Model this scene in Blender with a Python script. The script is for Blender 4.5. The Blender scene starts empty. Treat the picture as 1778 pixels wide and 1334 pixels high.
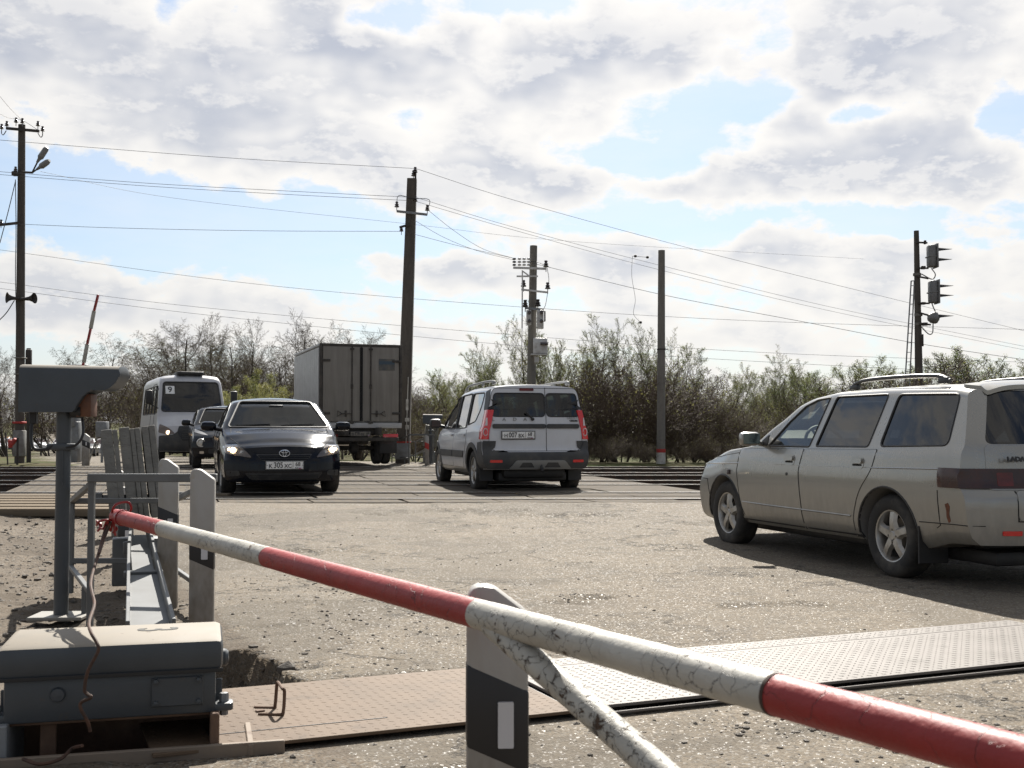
import bpy, bmesh, math, random
import numpy as np
from mathutils import Vector, Matrix
from mathutils.bvhtree import BVHTree
R = math.radians
scene = bpy.context.scene
col = scene.collection
# ---------------------------------------------------------------- camera, sun, exposure
cam_d = bpy.data.cameras.new('camera'); cam = bpy.data.objects.new('camera', cam_d); col.objects.link(cam)
CAMZ = 1.05; PITCH = R(2.376)
cam.location = (0, 0, CAMZ); cam.rotation_euler = (R(90) + PITCH, 0, 0)
cam_d.sensor_width = 36; cam_d.lens = 40.5; cam_d.clip_start = 0.05; cam_d.clip_end = 6000
cam_d.dof.use_dof = True; cam_d.dof.focus_distance = 11; cam_d.dof.aperture_fstop = 13
scene.camera = cam
SUN_EL = R(43); SUN_AZ = R(6)          # azimuth to the right of straight ahead (+Y)
sd = bpy.data.lights.new('sun', 'SUN'); sd.energy = 5.0; sd.angle = R(0.6); sd.color = (1, 0.95, 0.87)
sun = bpy.data.objects.new('sun', sd); col.objects.link(sun)
sv = Vector((math.sin(SUN_AZ) * math.cos(SUN_EL), math.cos(SUN_AZ) * math.cos(SUN_EL), math.sin(SUN_EL)))
sun.rotation_euler = sv.to_track_quat('Z', 'Y').to_euler(); sun.location = (0, 0, 20)
scene.view_settings.view_transform = 'Standard'; scene.view_settings.look = 'None'
EXPO = 1.15; scene.view_settings.exposure = EXPO; scene.view_settings.gamma = 1
scene.view_settings.use_curve_mapping = False
scene.cycles.max_bounces = 6; scene.cycles.diffuse_bounces = 3; scene.cycles.glossy_bounces = 3
scene.cycles.transparent_max_bounces = 12; scene.cycles.transmission_bounces = 4
scene.cycles.sample_clamp_indirect = 4

# ---------------------------------------------------------------- node helpers
class NT:
    def __init__(s, nt): s.nt = nt; s.n = nt.nodes; s.l = nt.links
    def new(s, t, **k):
        nd = s.n.new(t)
        for a, v in k.items(): setattr(nd, a, v)
        return nd
    def set(s, sock, v):
        if isinstance(v, bpy.types.NodeSocket): s.l.new(v, sock)
        elif v is not None: sock.default_value = v
    def math(s, op, a, b=None, c=None, clamp=False):
        nd = s.new('ShaderNodeMath', operation=op, use_clamp=clamp)
        s.set(nd.inputs[0], a); s.set(nd.inputs[1], b); s.set(nd.inputs[2], c); return nd.outputs[0]
    def vm(s, op, a, b=None, scale=None):
        nd = s.new('ShaderNodeVectorMath', operation=op)
        s.set(nd.inputs[0], a); s.set(nd.inputs[1], b)
        if scale is not None: s.set(nd.inputs['Scale'], scale)
        return nd.outputs['Value'] if op in ('LENGTH', 'DOT_PRODUCT', 'DISTANCE') else nd.outputs[0]
    def noise(s, vec, scale, detail=4, rough=0.55, dist=0.0):
        nd = s.new('ShaderNodeTexNoise'); s.set(nd.inputs['Vector'], vec); s.set(nd.inputs['Scale'], scale)
        nd.inputs['Detail'].default_value = detail; nd.inputs['Roughness'].default_value = rough
        nd.inputs['Distortion'].default_value = dist; return nd.outputs['Fac']
    def voro(s, vec, scale, feature='F1', out='Distance', rnd=1):
        nd = s.new('ShaderNodeTexVoronoi', feature=feature); s.set(nd.inputs['Vector'], vec); nd.inputs['Scale'].default_value = scale
        nd.inputs['Randomness'].default_value = rnd
        return nd.outputs[out]
    def mr(s, v, a, b, c=0.0, d=1.0, smooth=False):
        nd = s.new('ShaderNodeMapRange'); nd.interpolation_type = 'SMOOTHSTEP' if smooth else 'LINEAR'
        s.set(nd.inputs['Value'], v)
        for k, x in zip(('From Min', 'From Max', 'To Min', 'To Max'), (a, b, c, d)): s.set(nd.inputs[k], x)
        return nd.outputs[0]
    def mix(s, f, a, b, blend='MIX'):
        nd = s.new('ShaderNodeMix', data_type='RGBA', blend_type=blend)
        s.set(nd.inputs[0], f); s.set(nd.inputs[6], c4(a)); s.set(nd.inputs[7], c4(b)); return nd.outputs[2]
    def bump(s, h, strength=0.5, dist=0.01, normal=None):
        nd = s.new('ShaderNodeBump'); nd.inputs['Strength'].default_value = strength; nd.inputs['Distance'].default_value = dist
        s.set(nd.inputs['Height'], h); s.set(nd.inputs['Normal'], normal); return nd.outputs[0]
    def scalev(s, vec, v):
        return s.vm('MULTIPLY', vec, v)
def c4(c):
    if isinstance(c, bpy.types.NodeSocket) or c is None: return c
    return tuple(c) + (1,) if len(c) == 3 else c
def newmat(name):
    m = bpy.data.materials.new(name); m.use_nodes = True
    t = NT(m.node_tree); b = t.n['Principled BSDF']
    return m, t, b
def pm(name, c, rough=0.6, metal=0.0, c2=None, nscale=6, nlo=0.4, nhi=0.7, bump=0.0, bscale=60, coat=0.0, spec=None,
       c3=None, n3scale=20, n3lo=0.6, n3hi=0.7, stretch=None, rvar=0.0, coord='Object'):
    m, t, b = newmat(name)
    tc = t.new('ShaderNodeTexCoord').outputs[coord]
    if stretch: tc = t.scalev(tc, stretch)
    colr = c4(c)
    nz = None
    if c2 is not None:
        nz = t.mr(t.noise(tc, nscale, 5, 0.6), nlo, nhi)
        colr = t.mix(nz, c, c2)
    if c3 is not None:
        colr = t.mix(t.mr(t.noise(tc, n3scale, 6, 0.65, 0.4), n3lo, n3hi), colr, c3)
    t.set(b.inputs['Base Color'], colr)
    if rvar and nz is not None: t.set(b.inputs['Roughness'], t.math('ADD', rough, t.math('MULTIPLY', nz, rvar)))
    else: b.inputs['Roughness'].default_value = rough
    b.inputs['Metallic'].default_value = metal
    if coat: b.inputs['Coat Weight'].default_value = coat; b.inputs['Coat Roughness'].default_value = 0.06
    if spec is not None: b.inputs['Specular IOR Level'].default_value = spec
    if bump: t.set(b.inputs['Normal'], t.bump(t.noise(tc, bscale, 4, 0.6), bump, 0.004))
    return m
def emat(name, c, st, base=(0.8, 0.8, 0.8)):
    m, t, b = newmat(name); b.inputs['Base Color'].default_value = c4(base)
    b.inputs['Emission Color'].default_value = c4(c); b.inputs['Emission Strength'].default_value = st
    b.inputs['Roughness'].default_value = 0.15; return m
def glassmat(name, tint, rough=0.02, dirt=0.06, dcol=(0.35, 0.33, 0.30), ior=1.5, film=0.0):
    # thin pane: fresnel reflection over tinted straight-through light, and a little dust
    m = bpy.data.materials.new(name); m.use_nodes = True; t = NT(m.node_tree); t.n.clear()
    out = t.new('ShaderNodeOutputMaterial')
    tr = t.new('ShaderNodeBsdfTransparent'); tr.inputs[0].default_value = c4(tint)
    gl = t.new('ShaderNodeBsdfGlossy'); gl.inputs['Roughness'].default_value = rough; gl.inputs['Color'].default_value = (1, 1, 1, 1)
    fr = t.new('ShaderNodeFresnel'); fr.inputs['IOR'].default_value = ior
    f = t.math('MULTIPLY', fr.outputs[0], 1.3, clamp=True)
    if film: f = t.math('ADD', f, film, clamp=True)
    mx = t.new('ShaderNodeMixShader'); t.set(mx.inputs[0], f); t.l.new(tr.outputs[0], mx.inputs[1]); t.l.new(gl.outputs[0], mx.inputs[2])
    df = t.new('ShaderNodeBsdfDiffuse'); df.inputs[0].default_value = c4(dcol)
    tc = t.new('ShaderNodeTexCoord').outputs['Object']
    dn = t.math('MULTIPLY', t.mr(t.noise(tc, 5, 5, 0.6), 0.3, 0.8), dirt * 1.6)
    m2 = t.new('ShaderNodeMixShader'); t.set(m2.inputs[0], dn); t.l.new(mx.outputs[0], m2.inputs[1]); t.l.new(df.outputs[0], m2.inputs[2])
    t.l.new(m2.outputs[0], out.inputs[0]); return m

# ---------------------------------------------------------------- pixels <-> place (only used to find where real things stand)
def ray(px, py):
    x = (px - 889) / 2000.0; v = (667 - py) / 2000.0
    f = Vector((0, math.cos(PITCH), math.sin(PITCH))); u = Vector((0, -math.sin(PITCH), math.cos(PITCH)))
    return f + u * v + Vector((x, 0, 0))
def atY(px, py, Y):
    d = ray(px, py); return Vector((0, 0, CAMZ)) + d * (Y / d.y)
def atZ(px, py, z):
    d = ray(px, py); return Vector((0, 0, CAMZ)) + d * ((z - CAMZ) / d.z)

# ---------------------------------------------------------------- object helpers
def tag(o, label=None, cat=None, group=None, kind=None):
    if label: o['label'] = label
    if cat: o['category'] = cat
    if group: o['group'] = group
    if kind: o['kind'] = kind
    return o
def thing(name, label, cat, loc=(0, 0, 0), rz=0.0, group=None):
    o = bpy.data.objects.new(name, None); o.empty_display_size = 0.2; col.objects.link(o)
    o.location = loc; o.rotation_euler = (0, 0, rz); return tag(o, label, cat, group)
class MB:
    """collects geometry for ONE mesh object"""
    def __init__(s): s.v = []; s.f = []; s.m = []; s.sm = []
    def add(s, v, f, mi=0, smooth=False):
        k = len(s.v); s.v += [tuple(p) for p in v]; s.f += [tuple(i + k for i in q) for q in f]
        s.m += [mi] * len(f); s.sm += [smooth] * len(f); return s
    def box(s, c, size, rot=None, mi=0, bev=0.0, origin=None):
        bm = bmesh.new(); bmesh.ops.create_cube(bm, size=1)
        for v in bm.verts: v.co = Vector((v.co.x * size[0], v.co.y * size[1], v.co.z * size[2]))
        if bev: bmesh.ops.bevel(bm, geom=bm.edges[:], offset=bev, segments=2 if bev > 0.004 else 1, profile=0.5, affect='EDGES')
        M = Matrix.Translation(Vector(c))
        if rot is not None: M = M @ (rot.to_4x4() if hasattr(rot, 'to_4x4') else Matrix.Rotation(rot, 4, 'Z'))
        bm.transform(M); s.frombm(bm, mi, smooth=bool(bev)); return s
    def frombm(s, bm, mi=0, smooth=False, keep=False):
        bm.verts.index_update()
        s.add([v.co[:] for v in bm.verts], [[v.index for v in f.verts] for f in bm.faces], mi, smooth)
        if not keep: bm.free()
        return s
    def tube(s, pts, r, n=8, mi=0, cap=True, smooth=True):
        pts = [Vector(p) for p in pts]; N = len(pts)
        rs = r if isinstance(r, (list, tuple)) else [r] * N
        V = []; F = []; up = None
        for i, p in enumerate(pts):
            a = pts[max(i - 1, 0)]; b = pts[min(i + 1, N - 1)]; d = (b - a).normalized()
            if up is None:
                up = Vector((0, 0, 1)) if abs(d.z) < 0.9 else Vector((1, 0, 0))
            x = d.cross(up)
            if x.length < 1e-5: x = d.cross(Vector((0, 1, 0)))
            x.normalize(); y = x.cross(d).normalized(); up = y
            for k in range(n):
                t = 2 * math.pi * k / n; V.append(p + (x * math.cos(t) + y * math.sin(t)) * rs[i])
        for i in range(N - 1):
            for k in range(n):
                k2 = (k + 1) % n; F.append((i * n + k, i * n + k2, (i + 1) * n + k2, (i + 1) * n + k))
        if cap: F.append(tuple(range(n - 1, -1, -1))); F.append(tuple((N - 1) * n + k for k in range(n)))
        return s.add(V, F, mi, smooth)
    def bar(s, a, b, w, h, mi=0, up=(0, 0, 1), bev=0.0):
        a = Vector(a); b = Vector(b); d = (b - a); L = d.length; d.normalize(); up = Vector(up)
        if abs(d.dot(up)) > 0.98: up = Vector((0, 1, 0))
        y = up.cross(d).normalized(); z = d.cross(y).normalized()
        M = Matrix((d, y, z)).transposed()
        return s.box((a + b) / 2, (L, w, h), M, mi, bev)
    def lathe(s, prof, n=24, axis='Z', o=(0, 0, 0), mi=0, smooth=True, close=False):
        V = []; F = []; o = Vector(o); P = len(prof)
        for k in range(n):
            t = 2 * math.pi * k / n; c, q = math.cos(t), math.sin(t)
            for r, h in prof:
                V.append(o + {'Z': Vector((r * c, r * q, h)), 'Y': Vector((r * c, h, r * q)), 'X': Vector((h, r * c, r * q))}[axis])
        for k in range(n):
            k2 = (k + 1) % n
            for i in range(P - (0 if close else 1)):
                j = (i + 1) % P
                F.append((k * P + i, k2 * P + i, k2 * P + j, k * P + j))
        return s.add(V, F, mi, smooth)
    def prism(s, poly, h0, h1, axes='xz', mi=0, M=None, smooth=False, bev=0.0):
        """poly 2D extruded between h0 and h1 along the third axis"""
        bm = bmesh.new()
        def P(a, b, h):
            return {'xz': (a, h, b), 'xy': (a, b, h), 'yz': (h, a, b)}[axes]
        vs = [bm.verts.new(P(a, b, h0)) for a, b in poly]
        f = bm.faces.new(vs)
        g = bmesh.ops.extrude_face_region(bm, geom=[f])
        dv = Vector(P(0, 0, h1)) - Vector(P(0, 0, h0))
        for v in g['geom']:
            if isinstance(v, bmesh.types.BMVert): v.co += dv
        bmesh.ops.recalc_face_normals(bm, faces=bm.faces[:])
        if bev: bmesh.ops.bevel(bm, geom=bm.edges[:], offset=bev, segments=2, profile=0.5, affect='EDGES')
        if M is not None: bm.transform(M)
        return s.frombm(bm, mi, smooth)
    def build(s, name, mats, parent=None, loc=None, rz=None, sharp=35, label=None):
        me = bpy.data.meshes.new(name); me.from_pydata(s.v, [], s.f)
        if not isinstance(mats, (list, tuple)): mats = [mats]
        for m in mats: me.materials.append(m)
        me.polygons.foreach_set('material_index', s.m)
        me.polygons.foreach_set('use_smooth', s.sm); me.update()
        if any(s.sm): me.set_sharp_from_angle(angle=R(sharp))
        o = bpy.data.objects.new(name, me); col.objects.link(o)
        if parent: o.parent = parent
        if loc is not None: o.location = loc
        if rz is not None: o.rotation_euler = (0, 0, rz)
        if label: o['label'] = label
        return o
def npmesh(name, V, F, mats, parent=None, smooth=False, mi=None):
    V = np.asarray(V, dtype=np.float32); F = np.asarray(F, dtype=np.int32); k = F.shape[1]
    me = bpy.data.meshes.new(name); me.vertices.add(len(V)); me.vertices.foreach_set('co', V.ravel())
    me.loops.add(F.size); me.loops.foreach_set('vertex_index', F.ravel()); me.polygons.add(len(F))
    me.polygons.foreach_set('loop_start', np.arange(0, F.size, k, dtype=np.int32))
    me.polygons.foreach_set('use_smooth', np.full(len(F), smooth))
    if not isinstance(mats, (list, tuple)): mats = [mats]
    for m in mats: me.materials.append(m)
    if mi is not None: me.polygons.foreach_set('material_index', np.asarray(mi, dtype=np.int32))
    me.update(calc_edges=True); me.validate()
    o = bpy.data.objects.new(name, me); col.objects.link(o)
    if parent: o.parent = parent
    return o
def text_obj(name, s, size, mat, parent=None, loc=(0, 0, 0), M=None, depth=0.002, align='CENTER', xs=1.0, bold=0.0, spacing=1.0):
    cu = bpy.data.curves.new(name, 'FONT'); cu.body = s; cu.size = size; cu.extrude = depth / 2; cu.align_x = align; cu.align_y = 'CENTER'
    cu.offset = bold; cu.space_character = spacing; cu.resolution_u = 3
    tmp = bpy.data.objects.new(name + '_tmp', cu); col.objects.link(tmp)
    dg = bpy.context.evaluated_depsgraph_get(); me = bpy.data.meshes.new_from_object(tmp.evaluated_get(dg))
    bpy.data.objects.remove(tmp); bpy.data.curves.remove(cu)
    me.name = name; me.materials.clear(); me.materials.append(mat)
    T = Matrix.Translation(Vector(loc)) @ (M.to_4x4() if M is not None else Matrix.Identity(4)) @ Matrix.Diagonal((xs, 1, 1, 1))
    me.transform(T); o = bpy.data.objects.new(name, me); col.objects.link(o)
    if parent: o.parent = parent
    return o
def rotM(xdir, ydir):
    """matrix whose local x (text direction) and y (text up) are the given directions"""
    x = Vector(xdir).normalized(); y = Vector(ydir).normalized(); z = x.cross(y); return Matrix((x, y, z)).transposed()
def bez(pts, n=8):
    """Catmull-Rom through pts"""
    P = [Vector(p) for p in pts]; P = [P[0] * 2 - P[1]] + P + [P[-1] * 2 - P[-2]]; out = []
    for i in range(1, len(P) - 2):
        for k in range(n):
            t = k / n; a, b, c, d = P[i - 1:i + 3]
            out.append(0.5 * ((2 * b) + (c - a) * t + (2 * a - 5 * b + 4 * c - d) * t * t + (3 * b - a - 3 * c + d) * t ** 3))
    out.append(P[-2]); return out
def rpoly(pts, r, n=4):
    """round the corners of a closed 2D polygon"""
    out = []; N = len(pts)
    for i in range(N):
        p = Vector(pts[i][:2]); a = Vector(pts[i - 1][:2]); b = Vector(pts[(i + 1) % N][:2]); rr = pts[i][2] if len(pts[i]) > 2 else r
        da = (a - p); db = (b - p); k = min(rr, da.length * 0.45, db.length * 0.45)
        A = p + da.normalized() * k; B = p + db.normalized() * k
        if k < 1e-4: out.append(tuple(p)); continue
        for j in range(n + 1):
            t = j / n; out.append(tuple(A * (1 - t) ** 2 + p * 2 * t * (1 - t) + B * t * t))
    return out
# value noise (numpy)
_rs = np.random.RandomState(7); _tab = _rs.rand(256, 256)
def vnoise(x, y):
    xi = np.floor(x).astype(int); yi = np.floor(y).astype(int); fx = x - xi; fy = y - yi
    fx = fx * fx * (3 - 2 * fx); fy = fy * fy * (3 - 2 * fy)
    a = _tab[xi % 256, yi % 256]; b = _tab[(xi + 1) % 256, yi % 256]; c = _tab[xi % 256, (yi + 1) % 256]; d = _tab[(xi + 1) % 256, (yi + 1) % 256]
    return (a * (1 - fx) + b * fx) * (1 - fy) + (c * (1 - fx) + d * fx) * fy
def fbm(x, y, o=4):
    s = 0; a = 0.5; t = 0
    for k in range(o): s = s + a * vnoise(x * 2 ** k + 17.3 * k, y * 2 ** k + 9.1 * k); t += a; a *= 0.5
    return s / t
# ---------------------------------------------------------------- sky: Nishita air with a procedural cloud layer
world = bpy.data.worlds.new("World"); scene.world = world; world.use_nodes = True
t = NT(world.node_tree); bg = t.n['Background']
sky = t.new('ShaderNodeTexSky'); sky.sky_type = 'NISHITA'; sky.sun_disc = False
sky.sun_elevation = SUN_EL; sky.sun_rotation = SUN_AZ; sky.air_density = 1.0; sky.dust_density = 1.2; sky.ozone_density = 1.6
dirv = t.new('ShaderNodeTexCoord').outputs['Generated']
sep = t.new('ShaderNodeSeparateXYZ'); t.l.new(dirv, sep.inputs[0])
dx, dy, dz = sep.outputs
zc = t.math('MAXIMUM', dz, 0.0)
den = t.math('ADD', zc, 0.22)                          # cloud-layer coordinates (a curved ceiling seen in perspective)
comb = t.new('ShaderNodeCombineXYZ'); t.set(comb.inputs[0], t.math('DIVIDE', dx, den)); t.set(comb.inputs[1], t.math('DIVIDE', dy, den)); comb.inputs[2].default_value = 3.7
cv = comb.outputs[0]
az = t.math('ARCTAN2', dx, dy); el = t.math('ARCSINE', dz)
comb2 = t.new('ShaderNodeCombineXYZ'); t.set(comb2.inputs[0], az); t.set(comb2.inputs[1], el)
ae = comb2.outputs[0]
def PXAE(px, py):
    d = ray(px, py).normalized(); return math.atan2(d.x, d.y), math.asin(d.z)
# cloud masses (+) and openings (-): centre, half-size in degrees, weight
BLOBS = [(150, 90, 7.0, 4.0, .17), (640, 150, 10, 4.4, .22), (1030, 110, 6.5, 4.3, .17), (430, 250, 8, 2.2, .2), (850, 290, 6, 1.6, .16), (1540, 80, 6.5, 3.4, .17), (1440, 300, 8.5, 2.1, .28), (1640, 255, 4.2, 1.7, .14),
         (1110, 265, 5.5, 1.0, -.27), (1290, 165, 3.6, 1.2, -.20), (1215, 215, 3, 1.0, -.13), (1750, 200, 3.0, 1.2, -.2), (80, 325, 6.5, 1.7, -.26), (330, 400, 11, 2.2, -.24), (560, 345, 4, 1.2, -.14), (640, 410, 5, 1.3, -.16),
         (600, 505, 5, 1.0, -.16), (290, 40, 1.2, 4.5, -.12), (700, 15, 2.4, 1.2, -.25), (905, 18, 2.4, 1.3, -.28), (1290, 60, 2.2, 2.6, -.12), (1510, 185, 2.6, .8, -.16), (110, 505, 5.5, 1.5, .22), (300, 560, 7, 1.2, .16), (470, 530, 5, 1.2, .14), (870, 330, 4.5, 1.3, .16), (1230, 375, 7, .9, -.20), (1130, 345, 4, .8, -.1),
         (1190, 470, 5, 1.6, .16), (1580, 395, 4.5, .8, -.22), (1680, 385, 2.0, .5, .18), (1330, 440, 4.0, 1.2, .14), (1590, 460, 7, 1.7, .22), (880, 480, 4.5, 1.2, .10), (740, 480, 3.5, 1.2, .16), (1050, 450, 3, 1.2, .14), (1000, 580, 8, 1.2, .12), (860, 560, 6, 1.0, -.12), (1500, 560, 9, 1.4, .12), (200, 610, 9, .9, -.1)]
wn = t.new('ShaderNodeTexNoise'); t.set(wn.inputs['Vector'], ae); wn.inputs['Scale'].default_value = 11; wn.inputs['Detail'].default_value = 5
warp = t.vm('SCALE', t.vm('SUBTRACT', wn.outputs['Color'], (0.5, 0.5, 0.5)), scale=0.13)
ae_w = t.vm('ADD', ae, t.vm('MULTIPLY', warp, (1.0, 0.5, 0)))
acc = None
for (bx, by, sx, sy, w) in BLOBS:
    a, e = PXAE(bx, by)
    d = t.vm('LENGTH', t.vm('MULTIPLY', t.vm('SUBTRACT', ae_w, (a, e, 0)), (1 / R(sx), 1 / R(sy), 0)))
    q = t.math('MULTIPLY', t.mr(d, 1.45, 0.0, 0, 1, True), w)
    acc = q if acc is None else t.math('ADD', acc, q)
lowf = t.mr(dz, .08, .36, 1.0, 0.0)                     # 1 near the horizon, 0 high up
def density(vec, aev, det):
    n1 = t.noise(vec, 2.1, det, 0.63, 0.15)
    n2 = t.noise(t.scalev(aev, (1, 1.8, 1)), 15, det, 0.64, 0.1)
    return t.math('ADD', t.math('ADD', t.math('MULTIPLY', n1, t.math('SUBTRACT', .95, t.math('MULTIPLY', lowf, .5))), t.math('MULTIPLY', n2, t.math('ADD', .30, t.math('MULTIPLY', lowf, .5)))), acc)
d0 = density(cv, ae, 9)
ds = density(cv, ae, 2)                                 # the same field without its detail: how deep the cloud is
d1 = density(t.vm('ADD', cv, (0.0, -0.07, 0)), t.vm('ADD', ae, (0.0, 0.010, 0)), 5)
veil = t.math('MULTIPLY', t.mr(t.noise(t.scalev(ae, (1, 3.5, 1)), 4, 5, .6), .35, .7), .32)
alpha = t.math('MAXIMUM', t.mr(d0, 0.560, 0.660, 0, 1, False), veil)
thick = t.math('ADD', t.math('MULTIPLY', t.mr(ds, 0.60, 0.92, 0, 1, True), 0.80), t.math('MULTIPLY', t.mr(d0, 0.66, 1.0, 0, 1), .30), clamp=True)
thick = t.math('MULTIPLY', thick, t.math('SUBTRACT', 1.08, t.math('MULTIPLY', lowf, .35)), clamp=True)
lit = t.mr(t.math('SUBTRACT', d0, d1), -0.02, 0.07, 0, 1, True)
shade = t.math('MULTIPLY', thick, t.math('SUBTRACT', 1.0, t.math("MULTIPLY", lit, 0.52)), clamp=True)
ccol = t.mix(shade, (1.0, 0.972, 0.93), t.mix(lowf, (0.50, 0.53, 0.61), (0.62, 0.65, 0.72)))
sundot = t.vm('DOT_PRODUCT', dirv, tuple(sv))
ccol = t.vm('SCALE', ccol, scale=t.mr(sundot, 0.0, 0.9, 0.50, 1.06))
hz = t.mr(dz, 0.0, 0.15, 0.55, 0.0, True)               # paler air low down
skyc = t.vm('MULTIPLY', t.vm('SCALE', sky.outputs[0], scale=0.118), (.88, .95, 1.03))
skyc = t.mix(t.mr(sundot, 0.1, 0.9, 0.02, 0.22, True), skyc, (0.52, 0.68, 0.82))
base = t.mix(hz, skyc, (0.80, 0.83, 0.86))
fin = t.mix(t.math('MULTIPLY', alpha, t.mr(dz, 0.0, 0.07, 0.75, 0.97)), base, ccol)
fin = t.mix(t.mr(dz, -0.03, 0.0, 0, 1), (0.14, 0.12, 0.095), fin)
t.set(bg.inputs[0], t.vm('SCALE', fin, scale=2 ** -EXPO / 0.06)); bg.inputs[1].default_value = 0.06
world.cycles.sampling_method = 'MANUAL'; world.cycles.sample_map_resolution = 1024
# ---------------------------------------------------------------- terrain
def sstep(a, b, v):
    k = np.clip((v - a) / (b - a), 0, 1); return k * k * (3 - 2 * k)
PROF_Y = [-400, 9.5, 12, 14.3, 14.62, 30.2, 32, 36, 60, 100, 140, 175, 240, 420, 1000, 4000]
PROF_Z = [0, 0, 0.06, 0.145, 0.153, 0.150, 0.18, 0.12, -0.45, -1.0, -1.15, -0.6, 0.7, 3.0, 9.0, 12.0]
def redge(y): return -1.0 - 0.42 * (y - 5)             # left edge of the carriageway
def G(x, y, fine=True):
    x = np.asarray(x, dtype=float); y = np.asarray(y, dtype=float)
    z = np.interp(y, PROF_Y, PROF_Z)
    q = x - redge(y)                                    # metres right of the road's left edge
    # ballast bed beside the deck
    tr = sstep(14.75, 14.95, y) * (1 - sstep(30.1, 30.6, y))
    dl = -7.75 - 0.31 * (y - 17.6); dr = 2.35 - 0.2 * (y - 17.6) + 0.6
    off = 1 - sstep(dl - 0.05, dl + 0.12, x) * (1 - sstep(dr - 0.12, dr + 0.05, x))
    z = z - tr * (0.05 + 0.17 * off)
    # land beside the road sinks a little behind the tracks
    z = z - 0.35 * sstep(33, 45, y) * sstep(3, 14, np.abs(q - 5) - 5)
    if fine:
        near = 1 - sstep(22, 40, y); near = near * (1 - tr)
        z = z + near * (0.030 * (fbm(x * 0.45, y * 0.45, 3) - 0.5) + 0.010 * (fbm(x * 2.2 + 5, y * 2.2, 3) - 0.5))
        # broken edges of old asphalt layers
        m = fbm(x * 0.55 + 31, y * 0.75 + 4, 5)
        st = 0.013 * sstep(0.50, 0.512, m) + 0.010 * sstep(0.60, 0.608, m)
        z = z + near * st * (0.25 + 0.75 * sstep(2.2, -0.2, q)) * sstep(2.0, 3.0, y)
        # gravel strip with the barrier's concrete posts
        g = np.exp(-((q + 0.75) / 0.62) ** 4) * sstep(4.6, 5.3, y) * (1 - sstep(13, 14, y))
        z = z - g * (0.05 + 0.03 * (fbm(x * 5, y * 5, 3) - 0.5) - 0.035 * (fbm(x * 17, y * 17, 2) - 0.5))
        # hole beside the drive box
        w = 0.30 * (fbm(x * 4 + 3, y * 4, 5) - 0.5)
        d = np.sqrt(((x + 1.16 + 0.50 * (y - 5)) / 0.24) ** 2 + ((y - 5.05) / 0.50) ** 2) + w * 3.0
        z = z - 0.13 * (1 - sstep(0.93, 1.0, d)) * (0.8 + 0.5 * fbm(x * 9, y * 9, 3)) 
        # pot holes in the carriageway
        for (hx, hy, hr, hd) in ((0.52, 7.35, 0.13, 0.035), (0.35, 7.1, 0.10, 0.02), (1.66, 7.0, 0.2, 0.02), (-0.75, 13.4, 0.5, 0.03), (0.6, 13.0, 0.4, 0.03), (-1.6, 9.9, 0.25, 0.02),(2.6,12.4,.4,.03)):
            d = np.sqrt(((x - hx) / 1.9) ** 2 + (y - hy) ** 2) / hr + 1.2 * (fbm(x * 4 + hx, y * 4, 4) - 0.5)
            z = z - hd * (1 - sstep(0.7, 1.0, d))
        # pit under the drive box
        u = (x + 1.347) * math.cos(R(15)) + (y - 3.955) * math.sin(R(15)); v = -(x + 1.347) * math.sin(R(15)) + (y - 3.955) * math.cos(R(15))
        c23, s23 = math.cos(R(23)), math.sin(R(23)); ta = x * c23 + y * s23; na = -x * s23 + y * c23
        fl = sstep(0.25, 0.36, ta) * (1 - sstep(5.0, 5.1, ta)) * sstep(3.70, 3.83, na) * (1 - sstep(4.78, 4.86, na))
        z = z * (1 - fl) + fl * np.minimum(z, -0.012)
        pit = (1 - sstep(0.33, 0.36, np.abs(u))) * (1 - sstep(0.205, 0.225, np.abs(v)))
        z = z - 0.20 * pit
    return z
def g1(x, y): return float(G(x, y, False))
def axis_lines(lo, hi, step, lim, gr):
    a = list(np.arange(lo, hi + 1e-6, step)); s = step; v = hi
    while v < lim: s *= gr; v += s; a.append(v)
    s = step; v = lo
    while v > -lim: s *= gr; v -= s; a.insert(0, v)
    return np.array(a)
XS = axis_lines(-4.6, 4.2, 0.03, 3500, 1.09)
ys = [1.6]
while ys[-1] < 4200: ys.append(ys[-1] + max(0.018, (0.0062 if ys[-1] < 16 else 0.011 if ys[-1] < 60 else 0.04) * ys[-1]))
yb = [1.5, 1.3, 1.0, 0.5, 0, -1, -3, -7, -15, -40, -120, -400]
YS = np.array(sorted(yb + ys))
GX, GY = np.meshgrid(XS, YS)
GZ = G(GX, GY)
nx, ny = len(XS), len(YS)
idx = np.arange(nx * ny).reshape(ny, nx)
F = np.stack([idx[:-1, :-1], idx[:-1, 1:], idx[1:, 1:], idx[1:, :-1]], -1).reshape(-1, 4)
VC = np.stack([GX, GY, GZ], -1).reshape(-1, 3)
fc = VC[F].mean(1); fq = fc[:, 0] - redge(fc[:, 1])
wob = 0.25 * (fbm(fc[:, 0] * 1.1, fc[:, 1] * 1.1, 4) - 0.5)
is_bed = (fc[:, 1] > 14.85) & (fc[:, 1] < 30.35)
is_road = (fq + wob > 0) & (fq < 10.5 + 8 * (fc[:, 1] < 12)) & (fc[:, 1] < 420) & ~is_bed
is_verge = (fc[:, 1] > 30.35) & ~is_road
is_near = ~(is_bed | is_road | is_verge)

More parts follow.
